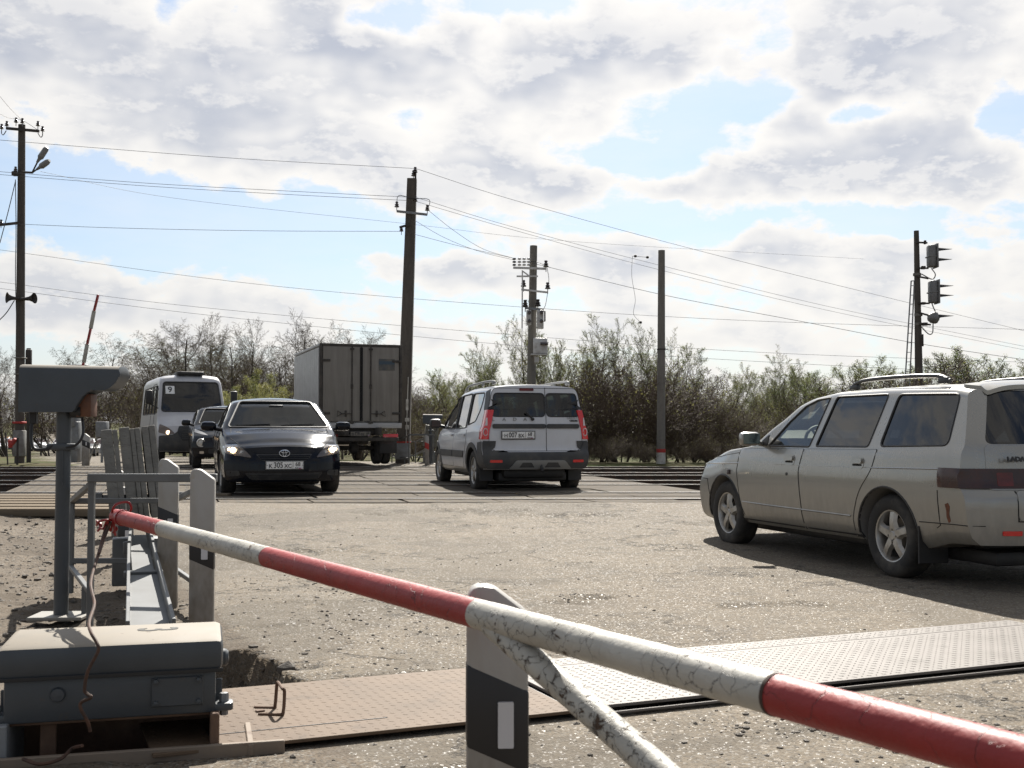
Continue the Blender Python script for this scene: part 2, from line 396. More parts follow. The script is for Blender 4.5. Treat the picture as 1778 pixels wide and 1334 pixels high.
# ground materials ------------------------------------------------
def ground_mat(name, ca, cb, cc, grain=1.0, glint=0.0, stone=(0.20, 0.185, 0.16), dark=(0.045, 0.04, 0.034)):
    m, t, b = newmat(name)
    tc = t.new('ShaderNodeTexCoord').outputs['Object']
    n1 = t.noise(tc, 0.45, 6, 0.62, 0.3); n2 = t.noise(tc, 3.1, 6, 0.65); n3 = t.noise(tc, 26, 4, 0.65)
    st = t.noise(t.scalev(tc, (1.2, 0.35, 1)), 1.3, 5, 0.6, 0.5)
    c = t.mix(t.mr(n1, 0.38, 0.62), ca, cb)
    c = t.mix(t.mr(n2, 0.5, 0.68), c, cc)
    c = t.mix(t.math('MULTIPLY', t.mr(st, 0.52, 0.66), 0.5), c, ca)
    cell = t.voro(tc, 105, out='Color'); cd = t.voro(tc, 105)
    sx = t.new('ShaderNodeSeparateXYZ'); t.l.new(cell, sx.inputs[0])
    c = t.mix(t.math('MULTIPLY', t.mr(sx.outputs[0], 0.72, 0.8), 0.75 * grain), c, dark)
    c = t.mix(t.math('MULTIPLY', t.mr(sx.outputs[1], 0.8, 0.86), 0.8 * grain), c, stone)
    cell2 = t.voro(tc, 34, out='Color'); s2 = t.new('ShaderNodeSeparateXYZ'); t.l.new(cell2, s2.inputs[0])
    c = t.mix(t.math('MULTIPLY', t.mr(s2.outputs[0], 0.86, 0.9), 0.4 * grain), c, dark)
    c = t.mix(t.math('MULTIPLY', t.mr(n3, 0.35, 0.75), 0.30), c, dark)
    pt = t.noise(t.scalev(tc, (.9, .22, 1)), .55, 3, .5, 1.2); c = t.mix(t.math('MULTIPLY', t.mr(pt, .50, .53), .62), c, cc)
    pt2 = t.noise(tc, .32, 5, .6, .8); c = t.mix(t.math('MULTIPLY', t.mr(pt2, .54, .56), .6), c, tuple(q * .78 for q in cc))
    # fine cracks
    nw = t.new('ShaderNodeTexNoise'); t.set(nw.inputs['Vector'], tc); nw.inputs['Scale'].default_value = 1.6; nw.inputs['Detail'].default_value = 7; nw.inputs['Roughness'].default_value = .62
    wv = t.vm('ADD', tc, t.vm('SCALE', t.vm('SUBTRACT', nw.outputs['Color'], (.5, .5, .5)), scale=1.9))
    ck = t.voro(wv, 0.6, 'DISTANCE_TO_EDGE'); cm = t.mr(ck, 0.0, 0.016, 1, 0)
    cm = t.math('MULTIPLY', cm, t.mr(t.noise(tc, 0.5, 3), 0.42, 0.52))
    c = t.mix(t.math('MULTIPLY', cm, 0.9), c, dark)
    t.set(b.inputs['Base Color'], c)
    rr = t.mr(sx.outputs[2], 0.0, 0.12, 0.9 - 0.55 * glint, 0.95)
    b.inputs['Specular IOR Level'].default_value = 0.18 + 0.12 * glint
    t.set(b.inputs['Roughness'], rr)
    h = t.math('ADD', t.math('MULTIPLY', t.mr(cd, 0, 0.6, 1, 0), 0.0030), t.math('MULTIPLY', n3, 0.004))
    h = t.math('ADD', h, t.math('MULTIPLY', t.voro(tc, 34), -0.0018))
    h = t.math('SUBTRACT', h, t.math('MULTIPLY', cm, 0.006))
    h = t.math('ADD', h, t.math('MULTIPLY', n2, 0.012))
    nd = t.new('ShaderNodeBump'); nd.inputs['Strength'].default_value = 0.9; nd.inputs['Distance'].default_value = 1.0
    t.set(nd.inputs['Height'], h); t.set(b.inputs['Normal'], nd.outputs[0]); return m
M_road = ground_mat('dusty_asphalt', (0.165, 0.135, 0.098), (0.140, 0.116, 0.086), (0.108, 0.091, 0.069), 0.72, 1.0)
M_dirt = ground_mat('packed_dirt', (0.150, 0.119, 0.086), (0.126, 0.100, 0.073), (0.095, 0.076, 0.056), 1.0, 0.3)
M_bed = ground_mat('oily_ballast', (0.045, 0.039, 0.033), (0.065, 0.056, 0.047), (0.03, 0.027, 0.024), 1.0, 0.0)
M_verge = pm('dry_spring_grass', (0.06, 0.056, 0.026), 0.95, c2=(0.075, 0.06, 0.036), nscale=0.5, c3=(0.045, 0.065, 0.018), n3scale=0.22, n3lo=0.5, n3hi=0.6, bump=0.6, bscale=8, spec=.05)
def split(name, mask, mat):
    f = F[mask]; u, inv = np.unique(f, return_inverse=True)
    o = npmesh(name, VC[u], inv.reshape(-1, 4), mat, smooth=True); return tag(o, kind='structure')
split('road', is_road, M_road); split('ground', is_near, M_dirt); split('track_bed', is_bed, M_bed); split('grass_verge', is_verge, M_verge)

# ---------------------------------------------------------------- pebbles and broken asphalt
M_stone = pm('grey_stone', (0.085, 0.073, 0.06), 0.85, c2=(0.14, 0.12, 0.096), nscale=14, c3=(0.06, 0.053, 0.045), n3scale=9)
M_chunk = pm('broken_asphalt', (0.06, 0.053, 0.045), 0.9, c2=(0.14, 0.115, 0.088), nscale=5, bump=0.8, bscale=90)
_ico = bmesh.new(); bmesh.ops.create_icosphere(_ico, subdivisions=1, radius=1)
IV = np.array([v.co[:] for v in _ico.verts]); IF = np.array([[v.index for v in f.verts] for f in _ico.faces]); _ico.free()
OV = np.array([(1, 0, 0), (0, 1, 0), (-1, 0, 0), (0, -1, 0), (0, 0, 1), (0, 0, -1)], float)
OF = np.array([(0, 1, 4), (1, 2, 4), (2, 3, 4), (3, 0, 4), (1, 0, 5), (2, 1, 5), (3, 2, 5), (0, 3, 5)])
rng = np.random.RandomState(3)
def stones(name, P, S, mat, ico=False, label=None, cat=None):
    BV, BF = (IV, IF) if ico else (OV, OF); n = len(P); k = len(BV)
    V = BV[None] * (1 + 0.5 * (rng.rand(n, k, 1) - 0.5)) * S[:, None, None] * np.stack([0.8 + 0.6 * rng.rand(n), 0.7 + 0.5 * rng.rand(n), 0.45 + 0.4 * rng.rand(n)], -1)[:, None]
    a = rng.rand(n) * 6.28; c, s = np.cos(a)[:, None], np.sin(a)[:, None]
    V = np.stack([V[..., 0] * c - V[..., 1] * s, V[..., 0] * s + V[..., 1] * c, V[..., 2]], -1)
    z = G(P[:, 0], P[:, 1]); V += np.stack([P[:, 0], P[:, 1], z + S * 0.12], -1)[:, None]
    Fx = (BF[None] + (np.arange(n) * k)[:, None, None]).reshape(-1, 3)
    return tag(npmesh(name, V.reshape(-1, 3), Fx, mat, smooth=False), label, cat, kind='stuff')
def pts_strip(n, ylo, yhi, qlo, qhi, power=1.0):
    y = ylo + (yhi - ylo) * rng.rand(n) ** power; q = qlo + (qhi - qlo) * rng.rand(n); return np.stack([redge(y) + q, y], -1)
def pts_blob(n, x, y, sx, sy): return np.stack([x + sx * rng.randn(n), y + sy * rng.randn(n)], -1)
P = pts_strip(1700, 4.9, 13.5, -1.35, -0.1)
stones('gravel', P, 0.004 + 0.02 * rng.rand(len(P)) ** 4, M_stone, True, 'loose grey gravel in the strip around the railed barrier arm', 'gravel')
def keep_box(P):
    u = (P[:, 0] + 1.34) * math.cos(R(15)) + (P[:, 1] - 3.85) * math.sin(R(15)); v = -(P[:, 0] + 1.34) * math.sin(R(15)) + (P[:, 1] - 3.85) * math.cos(R(15))
    n_ = -0.3907 * P[:, 0] + 0.9205 * P[:, 1]; t_ = 0.9205 * P[:, 0] + 0.3907 * P[:, 1]
    return P[~((abs(u) < 0.5) & (abs(v) < 0.36)) & ~((n_ > 3.8) & (n_ < 4.78) & (t_ > 0.3) & (t_ < 5.0))]
P = np.concatenate([pts_strip(2600, 2.2, 4.6, -0.9, 4.5, 0.8), pts_strip(1100, 4.8, 8.5, 0, 1.6), pts_strip(1500, 5, 13, 0.0, 8.0), pts_blob(500, 1.2, 4.15, 0.30, 0.07), pts_blob(350, 0.35, 3.2, 0.35, 0.2),
                    pts_blob(260, -0.25, 4.95, 0.3, 0.14), pts_blob(300, -0.75, 6.2, 0.35, 0.3), pts_strip(500, 3.0, 14, -5.0, -1.4), pts_blob(120, 0.5, 7.35, 0.15, 0.06), pts_blob(500, 1.8, 3.9, 0.5, 0.25)])
P = keep_box(P)
stones('pebbles', P, 0.002 + 0.0105 * rng.rand(len(P)) ** 7, M_stone, True, 'small pebbles scattered over the dusty ground', 'pebbles')
P = keep_box(np.concatenate([pts_blob(50, -1.22, 5.15, 0.12, 0.2), pts_blob(10, -0.95, 4.85, 0.14, 0.05), pts_strip(12, 5.2, 9, -1.2, -.2)]))
stones('asphalt_rubble', P, 0.012 + 0.03 * rng.rand(len(P)) ** 2, M_chunk, True, 'dark broken asphalt lumps in the hole beside the grey box', 'rubble')
# ballast stones beside the tracks
P = np.stack([np.where(rng.rand(7000) < 0.5, -8.6 - 10 * rng.rand(7000), 2.6 + 7 * rng.rand(7000)), 14.9 + 14 * rng.rand(7000)], -1)
stones('ballast_stones', P, 0.02 + 0.03 * rng.rand(len(P)), M_stone, False, 'grey ballast stones between the rails beyond the road', 'ballast')

# ---------------------------------------------------------------- tracks and crossing deck
M_rail = pm('rail_steel_side', (0.055, 0.042, 0.034), 0.75, 0.3, c2=(0.10, 0.06, 0.04), nscale=8)
M_railtop = pm('rail_running_top', (0.75, 0.74, 0.72), 0.22, 1.0)
M_sleeper = pm('creosoted_wood', (0.10, 0.085, 0.07), 0.9, c2=(0.2, 0.17, 0.135), nscale=3, bump=0.5, stretch=(1, 6, 6), bscale=20)
RT = 0.168
TRK = [15.3, 19.4, 23.5, 27.6]
sl_mesh = None
for k, y0 in enumerate(TRK):
    nm = ['nearest', 'second', 'third', 'farthest'][k]
    tk = thing('railway_track', f'{nm} of the four railway tracks crossing the road', 'railway track', (0, y0, 0), 0, 'railway tracks crossing the road')
    for dy in (0, 1.585):
        mb = MB(); sec = [(-.066, -.17), (.066, -.17), (.066, -.155), (.012, -.13), (.012, -.04), (.034, -.028), (.034, 0), (-.034, 0), (-.034, -.028), (-.012, -.04), (-.012, -.13), (-.066, -.155)]
        mb.prism([(dy + a, RT + b) for a, b in sec], -70, 70, 'yz', 0)
        mb.box((0, dy, RT + 0.0015), (140, 0.056, 0.003), mi=1)
        mb.build('rail', [M_rail, M_railtop], tk)
    for i in range(62):
        x = -20 + i * 0.6
        if -9.0 - 0.3 * (y0 - 15) < x < 2.3 - 0.2 * (y0 - 15): continue
        if sl_mesh is None:
            o = MB().box((0, 0.79, -0.07), (0.24, 2.7, 0.12), bev=0.012).build('sleeper', M_sleeper, tk); sl_mesh = o.data
        else:
            o = bpy.data.objects.new('sleeper', sl_mesh); col.objects.link(o); o.parent = tk
        o.location = (x, 0, 0)
# deck panels
def panel_mat():
    m, t, b = newmat('crossing_panel')
    tc = t.new('ShaderNodeTexCoord').outputs['Object']
    n = t.noise(tc, 1.7, 5, 0.6); c = t.mix(t.mr(n, 0.35, 0.65), (0.115, 0.098, 0.077), (0.085, 0.073, 0.059))
    c = t.mix(t.mr(t.noise(tc, 14, 4, 0.6), 0.5, 0.7, 0, 0.6), c, (0.085, 0.075, 0.063))
    t.set(b.inputs['Base Color'], c); b.inputs['Roughness'].default_value = 0.9; b.inputs['Specular IOR Level'].default_value = 0.08
    t.set(b.inputs['Normal'], t.bump(t.noise(tc, 60, 4, 0.6), 0.5, 0.004)); return m
M_panel = panel_mat()
M_hole = pm('panel_recess', (0.05, 0.045, 0.04), 0.9)
deck = thing('crossing_deck', 'flush grey crossing deck panels laid between the rails across the road', 'crossing deck', (0, 0, 0)); tag(deck, kind='structure')
del deck['category']
def deck_panel(y0, y1, xa, xb, sk):
    mb = MB(); zt = RT - 0.012 + random.uniform(-0.008, 0.004); z0 = RT - 0.10
    g = 0.012; xa += g; xb -= g; ym = (y1 - y0)
    def sx(x, y): return x - sk * (y - y0)
    q = [(sx(xa, y0), y0), (sx(xb, y0), y0), (sx(xb, y1), y1), (sx(xa, y1), y1)]
    mb.prism(q, z0, zt, 'xy', 0, bev=0.006)
    # anti-slip slots pressed in rows
    nyr = max(2, int(ym / 0.15)); nxr = int((xb - xa) / 0.16); V = []; Fq = []
    for i in range(nyr):
        for j in range(nxr):
            cx_ = xa + (j + 0.5) * (xb - xa) / nxr; cy_ = y0 + (i + 0.5) * ym / nyr; cx_ = sx(cx_, cy_)
            d1, d2 = (0.045, 0.012) if (i + j) % 2 else (0.014, 0.05)
            k = len(V); V += [(cx_ - d1, cy_ - d2, zt + .0015), (cx_ + d1, cy_ - d2, zt + .0015), (cx_ + d1, cy_ + d2, zt + .0015), (cx_ - d1, cy_ + d2, zt + .0015)]; Fq.append((k, k + 1, k + 2, k + 3))
    mb.add(V, Fq, 1)
    mb.build('deck_panel', [M_panel, M_hole], deck)
random.seed(5)
rows = [(14.62, 15.255)]
for k, y0 in enumerate(TRK):
    rows.append((y0 + 0.075, y0 + 0.79)); rows.append((y0 + 0.795, y0 + 1.51))
    if k < 3: rows += [(y0 + 1.635, y0 + 2.84), (y0 + 2.845, y0 + 4.05)]
    else: rows.append((y0 + 1.68, y0 + 2.75))
for (ya, yb_) in rows:
    xl = -7.7 - 0.31 * (ya - 17.6); xr = 2.9 - 0.2 * (ya - 17.6)
    if ya < 14.8: xl = -4.9
    n = 7; w = (xr - xl) / n
    for i in range(n): deck_panel(ya, yb_, xl + i * w, xl + (i + 1) * w, 0.31 if i < 3 else 0.25)
for k, y0 in enumerate(TRK):
    for dy in (0, 1.585):
        for s_ in (-1, 1):
            y = y0 + dy + s_ * .054; xl = -7.6 - 0.31 * (y - 17.6) - .35 * s_ * 0; xr = 2.8 - 0.2 * (y - 17.6)
            MB().box(((xl + xr) / 2, y, RT - .05), (xr - xl, .050, .06)).build('flangeway_dirt', M_hole if s_ * (1 if dy == 0 else -1) > 0 else M_panel, deck)
# timber walkway left of the road in front of the first rail
M_plank = pm('weathered_plank', (0.15, 0.12, 0.085), 0.9, spec=.1, c2=(0.125, 0.10, 0.075), nscale=3, bump=0.5, bscale=30, stretch=(0.6, 7, 7), c3=(0.10, 0.085, 0.07), n3scale=5)
wk = thing('plank_walkway', 'weathered plank walkway left of the road before the first rail', 'walkway', (0, 0, 0))
random.seed(2)
for i in range(5):
    y = 13.35 + i * 0.37
    for j in range(3):
        xa = -10.5 + j * 2.0 + random.uniform(-0.15, 0.15) - 0.2 * i; L = 1.98
        MB().box((xa + L / 2, y, 0.128 + i * 0.010), (L, 0.33, 0.09), random.uniform(-0.006, 0.006), bev=0.008).build('plank', M_plank, wk)
for j in range(4):
    MB().box((-9.9 + j * 1.7, 15.9 + 0.35 * (j % 2), RT - 0.02), (1.65, 0.30, 0.07), 0.01 * (j - 1), bev=0.008).build('plank', M_plank, wk)
# ---------------------------------------------------------------- poles, signals, wires
def concrete(name, c, c2):
    m, t, b = newmat(name); tc = t.new('ShaderNodeTexCoord').outputs['Object']
    n = t.mr(t.noise(t.scalev(tc, (4, 4, .6)), 2.0, 6, .65), .35, .7); c_ = t.mix(n, c, c2)
    c_ = t.mix(t.math('MULTIPLY', t.mr(t.noise(tc, 22, 4), .55, .7), .5), c_, tuple(q * .6 for q in c))
    t.set(b.inputs['Base Color'], c_); b.inputs['Roughness'].default_value = .9
    t.set(b.inputs['Normal'], t.bump(t.noise(tc, 45, 4), .5, .01)); return m
M_conc = concrete('weathered_concrete', (.062, .053, .045), (.095, .083, .07))
M_conc2 = concrete('pale_concrete', (.135, .127, .113), (.18, .167, .145))
M_whitew = pm('whitewash', (.50, .49, .46), .85, c2=(.30, .28, .25), nscale=7, bump=.3)
M_redband = pm('red_band', (.42, .035, .03), .7, c2=(.25, .03, .025), nscale=9)
M_iron = pm('dark_iron', (.035, .032, .03), .7, .2, c2=(.06, .045, .035), nscale=10)
M_greymetal = pm('grey_painted_metal', (.20, .21, .22), .5, c2=(.14, .14, .14), nscale=6)
M_whitemetal = pm('white_painted_metal', (.55, .55, .54), .5, c2=(.38, .36, .33), nscale=7)
M_insul = pm('brown_porcelain', (.03, .018, .014), .2, coat=.6)
M_insw = pm('white_porcelain', (.42, .41, .39), .3, coat=.4)
M_wire = pm('bare_wire', (.09, .088, .088), .6)
M_cable = pm('black_cable', (.012, .012, .013), .5)
def insulator(parent, p, s=1.0, mat=None, stem=True):
    mb = MB(); x, y, z = p
    mb.lathe([(0, .14 * s), (.03 * s, .135 * s), (.038 * s, .11 * s), (.026 * s, .10 * s), (.03 * s, .085 * s), (.055 * s, .06 * s), (.034 * s, .05 * s), (.062 * s, .01 * s), (.05 * s, 0), (.012 * s, .002)], 14, 'Z', (x, y, z))
    if stem: mb.tube([(x, y, z - .10 * s), (x, y, z + .03)], .010 * s, 6)
    return mb.build('insulator', mat or M_insul, parent)
def pole(label, px_b, py_b, px_t, py_t, Y, w0, w1, mat, band=None, cat='pole', square=False, name='concrete_pole'):
    b = atY(px_b, py_b, Y); b.z = g1(b.x, b.y) - .05; tp = atY(px_t, py_t, Y)
    o = thing(name, label, cat, b); h = tp - b
    def at(f): return Vector((h.x * f, h.y * f, h.z * f))
    mb = MB(); n = 6
    if square:
        V = []; F = []
        for i in range(n + 1):
            w = (w0 + (w1 - w0) * i / n) / 2; c = at(i / n); e = w * .78
            for (a, d) in ((-w, -e), (-e, -w), (e, -w), (w, -e), (w, e), (e, w), (-e, w), (-w, e)): V.append(c + Vector((a, d, 0)))
        for i in range(n):
            for k in range(8): F.append((i * 8 + k, i * 8 + (k + 1) % 8, i * 8 + 8 + (k + 1) % 8, i * 8 + 8 + k))
        F.append(tuple(n * 8 + k for k in range(8))); mb.add(V, F)
    else:
        mb.tube([at(i / n) for i in range(n + 1)], [(w0 + (w1 - w0) * i / n) / 2 for i in range(n + 1)], 20)
    mb.build('shaft', mat, o)
    if band:                                     # whitewashed foot with a red ring
        zb = band
        for (f0, f1, m_, nm, e) in ((0, (zb - .06) / h.z, M_whitew, 'whitewashed_foot', .006), ((zb - .06) / h.z, (zb + .04) / h.z, M_redband, 'red_band', .009)):
            r0 = (w0 + (w1 - w0) * f0) / 2 * (1.0) + e; r1 = (w0 + (w1 - w0) * f1) / 2 + e
            m2 = MB()
            if square:
                V = []; F = []
                for i, (ff, w) in enumerate(((f0, r0), (f1, r1))):
                    c = at(ff); e2 = w * .78
                    for (a, d) in ((-w, -e2), (-e2, -w), (e2, -w), (w, -e2), (w, e2), (e2, w), (-e2, w), (-w, e2)): V.append(c + Vector((a, d, 0)))
                for k in range(8): F.append((k, (k + 1) % 8, 8 + (k + 1) % 8, 8 + k))
                F.append(tuple(range(8, 16))); m2.add(V, F)
            else: m2.tube([at(f0), at(f1)], [r0, r1], 20)
            m2.build(nm, m_, o)
    o['_h'] = h.length
    def loc(px, py, dY=0.0):
        return atY(px, py, Y + dY) - b
    return o, loc, at, b
def J(mb, a, b, r=.02): mb.tube([a, b], r, 6)
# left pole with lamps and loudspeakers
lp, L_, at, lb = pole('tall concrete pole at the left with two street lamps and a pair of loudspeakers', 34, 806, 38, 217, 32, .27, .19, M_conc, .95 if 0 else None)
mb = MB(); a = L_(11, 223, -.15); b_ = L_(68, 228, -.15); mb.bar(a, b_, .06, .07)
mb.build('crossarm', M_iron, lp)
for px, py in ((12, 219), (28, 213), (39, 214), (66, 219)): insulator(lp, L_(px, py, -.15), 1.0)
for px, py in ((3, 224), (74, 228)):
    insulator(lp, L_(px, py, -.15), 1.0); c = L_(px, py, -.15); d = 1 if px > 40 else -1
    MB().tube(bez([c, c + Vector((0, 0, -.12)), c + Vector((-d * .05, 0, -.17)), c + Vector((-d * .13, 0, -.05))], 4), .012, 6).build('hook', M_iron, lp)
la = MB(); la.tube([L_(40, 299, -.2), L_(57, 300, -.3)], .03, 8); la.build('lamp_arm', M_iron, lp)
for (p0, p1, p2, dy) in (((56, 300), (66, 280), (82, 256), -.5), ((56, 300), (66, 293), (86, 279), -.2)):
    s1 = MB().tube([L_(*p0, -.3), L_(*p1, dy)], .022, 8).build('lamp_bracket', M_iron, lp)
    a = L_(*p1, dy); b_ = L_(*p2, dy - .15); d = (b_ - a).normalized()
    mh = MB(); mh.tube([a - d * .05, a + d * .08, a + d * .14, b_ - d * .08, b_], [.03, .05, .085, .08, .045], 12); mh.build('lamp_head', M_greymetal, lp)
kb = MB(); kb.box(L_(26, 302, -.2), (.14, .16, .12), bev=.02); kb.build('wire_bracket', M_iron, lp); insulator(lp, L_(27, 298, -.2), 1.0)
mb = MB(); mb.bar(L_(-12, 392, -.4), L_(36, 387, -.1), .06, .07); mb.build('crossarm', M_iron, lp); insulator(lp, L_(2, 390, -.3), 1.0)
for sgn, pa, pb, dy in ((-1, (33, 519), (12, 517), -.25), (1, (36, 520), (60, 518), -.1)):
    a = L_(*pa, -.15); b_ = L_(*pb, dy - .1); d = (b_ - a)
    MB().tube([a, a + d * .35, a + d * .62, a + d * .85, b_], [.05, .045, .06, .10, .155], 18, cap=False).tube([a + d * .1, b_ - d * .3], .04, 8).build('loudspeaker', M_iron, lp)
wb = MB(); wb.tube(bez([L_(27, 312, -.16), L_(28, 400, -.17), L_(27, 480, -.17), L_(29, 560, -.17)], 5), .012, 5); wb.tube(bez([L_(27, 315, -.2), L_(15, 365, -.6), L_(0, 422, -1.2)], 4), .012, 5); wb.tube(bez([L_(25, 522, -.15), L_(10, 545, -.5), L_(-12, 566, -1)], 4), .014, 5); wb.build('cable', M_cable, lp)
w_ = MB(); w_.box(L_(34, 770, -.02), (.285, .285, .72), bev=.03) ; w_.build('whitewashed_foot', pm('old_whitewash', (.20, .20, .195), .85, c2=(.13, .12, .11), nscale=6), lp)
MB().box(L_(34, 734, -.02), (.295, .295, .06), bev=.02).build('red_band', M_redband, lp)
for z in (622, 650, 664): MB().box(L_(35.5, z, -.02), (.275, .275, .035), bev=.015).build('clamp_band', M_conc2, lp)
MB().box(L_(42.5, 708, -.16), (.05, .01, .28)).build('number_plate', M_whitew, lp)
# dark steel post right behind it
sp_, L2, at2, _ = pole('dark steel post close behind the tall lamp pole', 50, 806, 50, 605, 33.5, .13, .12, M_iron, name='steel_post', cat='post')
MB().box(L2(50, 622, -.1), (.16, .14, .5), bev=.03).build('cap', M_iron, sp_)
# middle leaning pole
mp, L_, at, mpb = pole('thick leaning concrete pole behind the box truck with whitewashed foot', 699, 795, 715.5, 311, 32, .38, .26, M_conc, square=True)
w_ = MB(); a = L_(699, 795); a2 = L_(699.4, 772); w_.box((a + a2) / 2 + Vector((0, 0, 0)), (.395, .395, (a2 - a).z + .1), bev=.03); w_.build('whitewashed_foot', M_greymetal, mp)
MB().box(L_(699.6, 768), (.40, .40, .05), bev=.02).build('red_band', M_redband, mp)
MB().tube([L_(721, 345, -.1), L_(721.5, 300, -.1)], .028, 8).build('top_bracket', M_iron, mp)
for px, py in ((721, 300), (721, 350), (718, 306)): insulator(mp, L_(px, py, -.1), 1.15)
mb = MB(); mb.bar(L_(689, 367, -.22), L_(742, 373, -.22), .06, .06); mb.build('crossarm', M_greymetal, mp)
insulator(mp, L_(689, 360, -.22), 1.15); insulator(mp, L_(742, 366, -.22), 1.15)
MB().bar(L_(694, 395, -.25), L_(712, 390, -.15), .06, .06).build('crossarm', M_iron, mp); insulator(mp, L_(697, 402, -.25), 1.0)
for a_, b_ in (((689, 360), (692, 340)), ((742, 366), (745, 347))): MB().tube(bez([L_(*a_, -.22), L_(*b_, -.2), L_(715, 345, -.15)], 5), .009, 5).build('jumper_wire', M_cable, mp)
for py, w, h_ in ((703, .07, .30), (729, .12, .10), (742, .10, .12)): MB().box(L_(707, py, -.2), (w, .012, h_)).build('notice', M_whitew, mp)
MB().tube([L_(709, 655, -.2), L_(705, 770, -.2)], .012, 5).build('cable', M_whitew, mp)
# transformer pole
tp, L_, at, _ = pole('round concrete pole carrying the white switch box and its insulators', 920, 806, 926.5, 427, 38, .32, .24, M_conc2)
def B2(parent, nm, p, q, w, h, mat, dY=-.25): return MB().bar(L_(*p, dY), L_(*q, dY), w, h).build(nm, mat, parent)
B2(tp, 'crossarm', (891, 465), (949, 467), .06, .07, M_whitemetal); B2(tp, 'crossarm', (905, 503), (951, 508), .05, .06, M_whitemetal); B2(tp, 'crossarm', (912, 535), (944, 538), .07, .07, M_greymetal)
B2(tp, 'crossarm', (897, 480), (934, 480), .05, .05, M_whitemetal); B2(tp, 'brace', (906, 470), (921, 481), .04, .04, M_whitemetal)
for px, mt in ((893, M_insul), (902, M_insw), (910, M_insw), (918, M_insw)):
    p = L_(px, 462, -.25)
    for k in range(3): MB().lathe([(0, .075), (.05, .06), (.07, .02), (.03, 0), (0, 0)], 12, 'Z', p + Vector((0, 0, k * .10))).build('insulator', mt, tp)
insulator(tp, L_(948, 464, -.25), 1.6); insulator(tp, L_(909, 498, -.25), 1.6); insulator(tp, L_(951, 502, -.25), 1.6)
for px, py in ((912, 533), (934, 532)): insulator(tp, L_(px, py, -.25), 1.7, M_iron)
MB().tube([L_(907, 472, -.4), L_(906.5, 570, -.4)], .022, 8).tube([L_(906.5, 570, -.4), L_(905, 660, -.4)], .014, 6).build('drive_rod', M_whitemetal, tp)
MB().box(L_(938, 555, -.3), (.22, .16, .62), bev=.02).box(L_(918, 552, -.3), (.16, .16, .5), bev=.02).build('fuse_frame', M_whitemetal, tp)
for py in (543, 558):
    for px in (919, 940): MB().lathe([(0, -.10), (.06, -.09), (.06, .09), (0, .10)], 12, 'Y', L_(px, py, -.45)).build('insulator', M_insul, tp)
MB().tube([L_(941, 541, -.5), L_(946, 541, -.5), L_(946, 558, -.5), L_(941, 558, -.5)], .03, 6).build('fuse_handle', M_iron, tp)
MB().box(L_(938, 601, -.35), (.46, .35, .50), bev=.02).build('switch_box', M_whitemetal, tp); MB().box(L_(945, 597, -.58), (.26, .12, .09), bev=.02).build('box_latch', M_insul, tp)
MB().box(L_(936, 616, -.35), (.54, .40, .04)).box(L_(932, 625, -.3), (.14, .2, .20), bev=.02).build('bracket', M_whitemetal, tp)
MB().tube(bez([L_(950, 465, -.25), L_(953, 485, -.25), L_(951, 502, -.25)], 5), .009, 5).tube(bez([L_(951, 508, -.25), L_(947, 530, -.25), L_(941, 541, -.3)], 5), .009, 5).tube(bez([L_(948, 462, -.2), L_(932, 455, -.2), L_(918, 455, -.25)], 5), .009, 5).build('jumper_wire', M_cable, tp)
# plain round post
pp, L_, at, _ = pole('plain round concrete post with whitewashed foot between the cars', 1147.5, 811, 1148.7, 435, 31.6, .245, .185, M_conc2, .42)
MB().tube([L_(1141, 607.5), L_(1154.5, 607.5)], .105, 14).build('clamp_band', M_conc, pp) if False else None
for z in (607,): 
    c = L_(1148, z); MB().lathe([(.108, -.02), (.118, -.02), (.118, .02), (.108, .02)], 18, 'Z', c, close=True).tube([c, c + Vector((.18, -.1, 0))], .014, 6).build('clamp_band', M_iron, pp)
# railway signal
sg_, L_, at, _ = pole('railway colour light signal on a concrete mast with a ladder', 1598, 806, 1591, 401, 36, .29, .155, M_conc, name='railway_signal', cat='railway signal')
M_sig = pm('signal_grey', (.17, .17, .17), .5, c2=(.11, .105, .10), nscale=7); M_sigd = pm('signal_hood_black', (.025, .025, .027), .6)
def head(px, py, hgt, hoods, single=False):
    c = L_(px, py, -.15)
    h_ = MB()
    if single: h_.lathe([(0, -.22), (.10, -.21), (.17, -.12), (.19, 0), (.17, .06), (0, .07)], 20, 'X', c + Vector((.06, 0, 0)))
    else:
        h_.box(c, (.22, .36, hgt), bev=.06); h_.box(c + Vector((.13, 0, 0)), (.05, .46, hgt + .06), bev=.02); h_.box(c + Vector((0, 0, -.02)), (.26, .38, .04), bev=.008)
    ho = h_.build('signal_head', M_sig, sg_)
    for dz in hoods:
        q = MB(); x0 = c.x + .15; n = 16; V = []; F = []
        for k in range(n + 1):
            a_ = math.pi * (-.25 + 1.5 * k / n); ln = .50 * max(0.04, (math.sin(a_) + .5) / 1.5)
            V += [(x0, c.y + .115 * math.cos(a_), c.z + dz + .115 * math.sin(a_)), (x0 + ln, c.y + .07 * math.cos(a_), c.z + dz + .05 * math.sin(a_) + .02)]
            V += [(x0, c.y + .105 * math.cos(a_), c.z + dz + .105 * math.sin(a_)), (x0 + ln, c.y + .06 * math.cos(a_), c.z + dz + .04 * math.sin(a_) + .02)]
        for k in range(n): i = 4 * k; F += [(i, i + 4, i + 5, i + 1), (i + 2, i + 3, i + 7, i + 6), (i + 1, i + 5, i + 7, i + 3)]
        q.add(V, F, smooth=True); q.lathe([(0, 0), (.10, 0), (.10, -.02)], 16, 'X', (x0 + .02, c.y, c.z + dz)); q.build('hood', M_sigd, ho)
head(1617, 445, .70, (.16, -.16)); head(1619.5, 507, .70, (.13, -.17)); head(1620, 552, .3, (.0,), True)
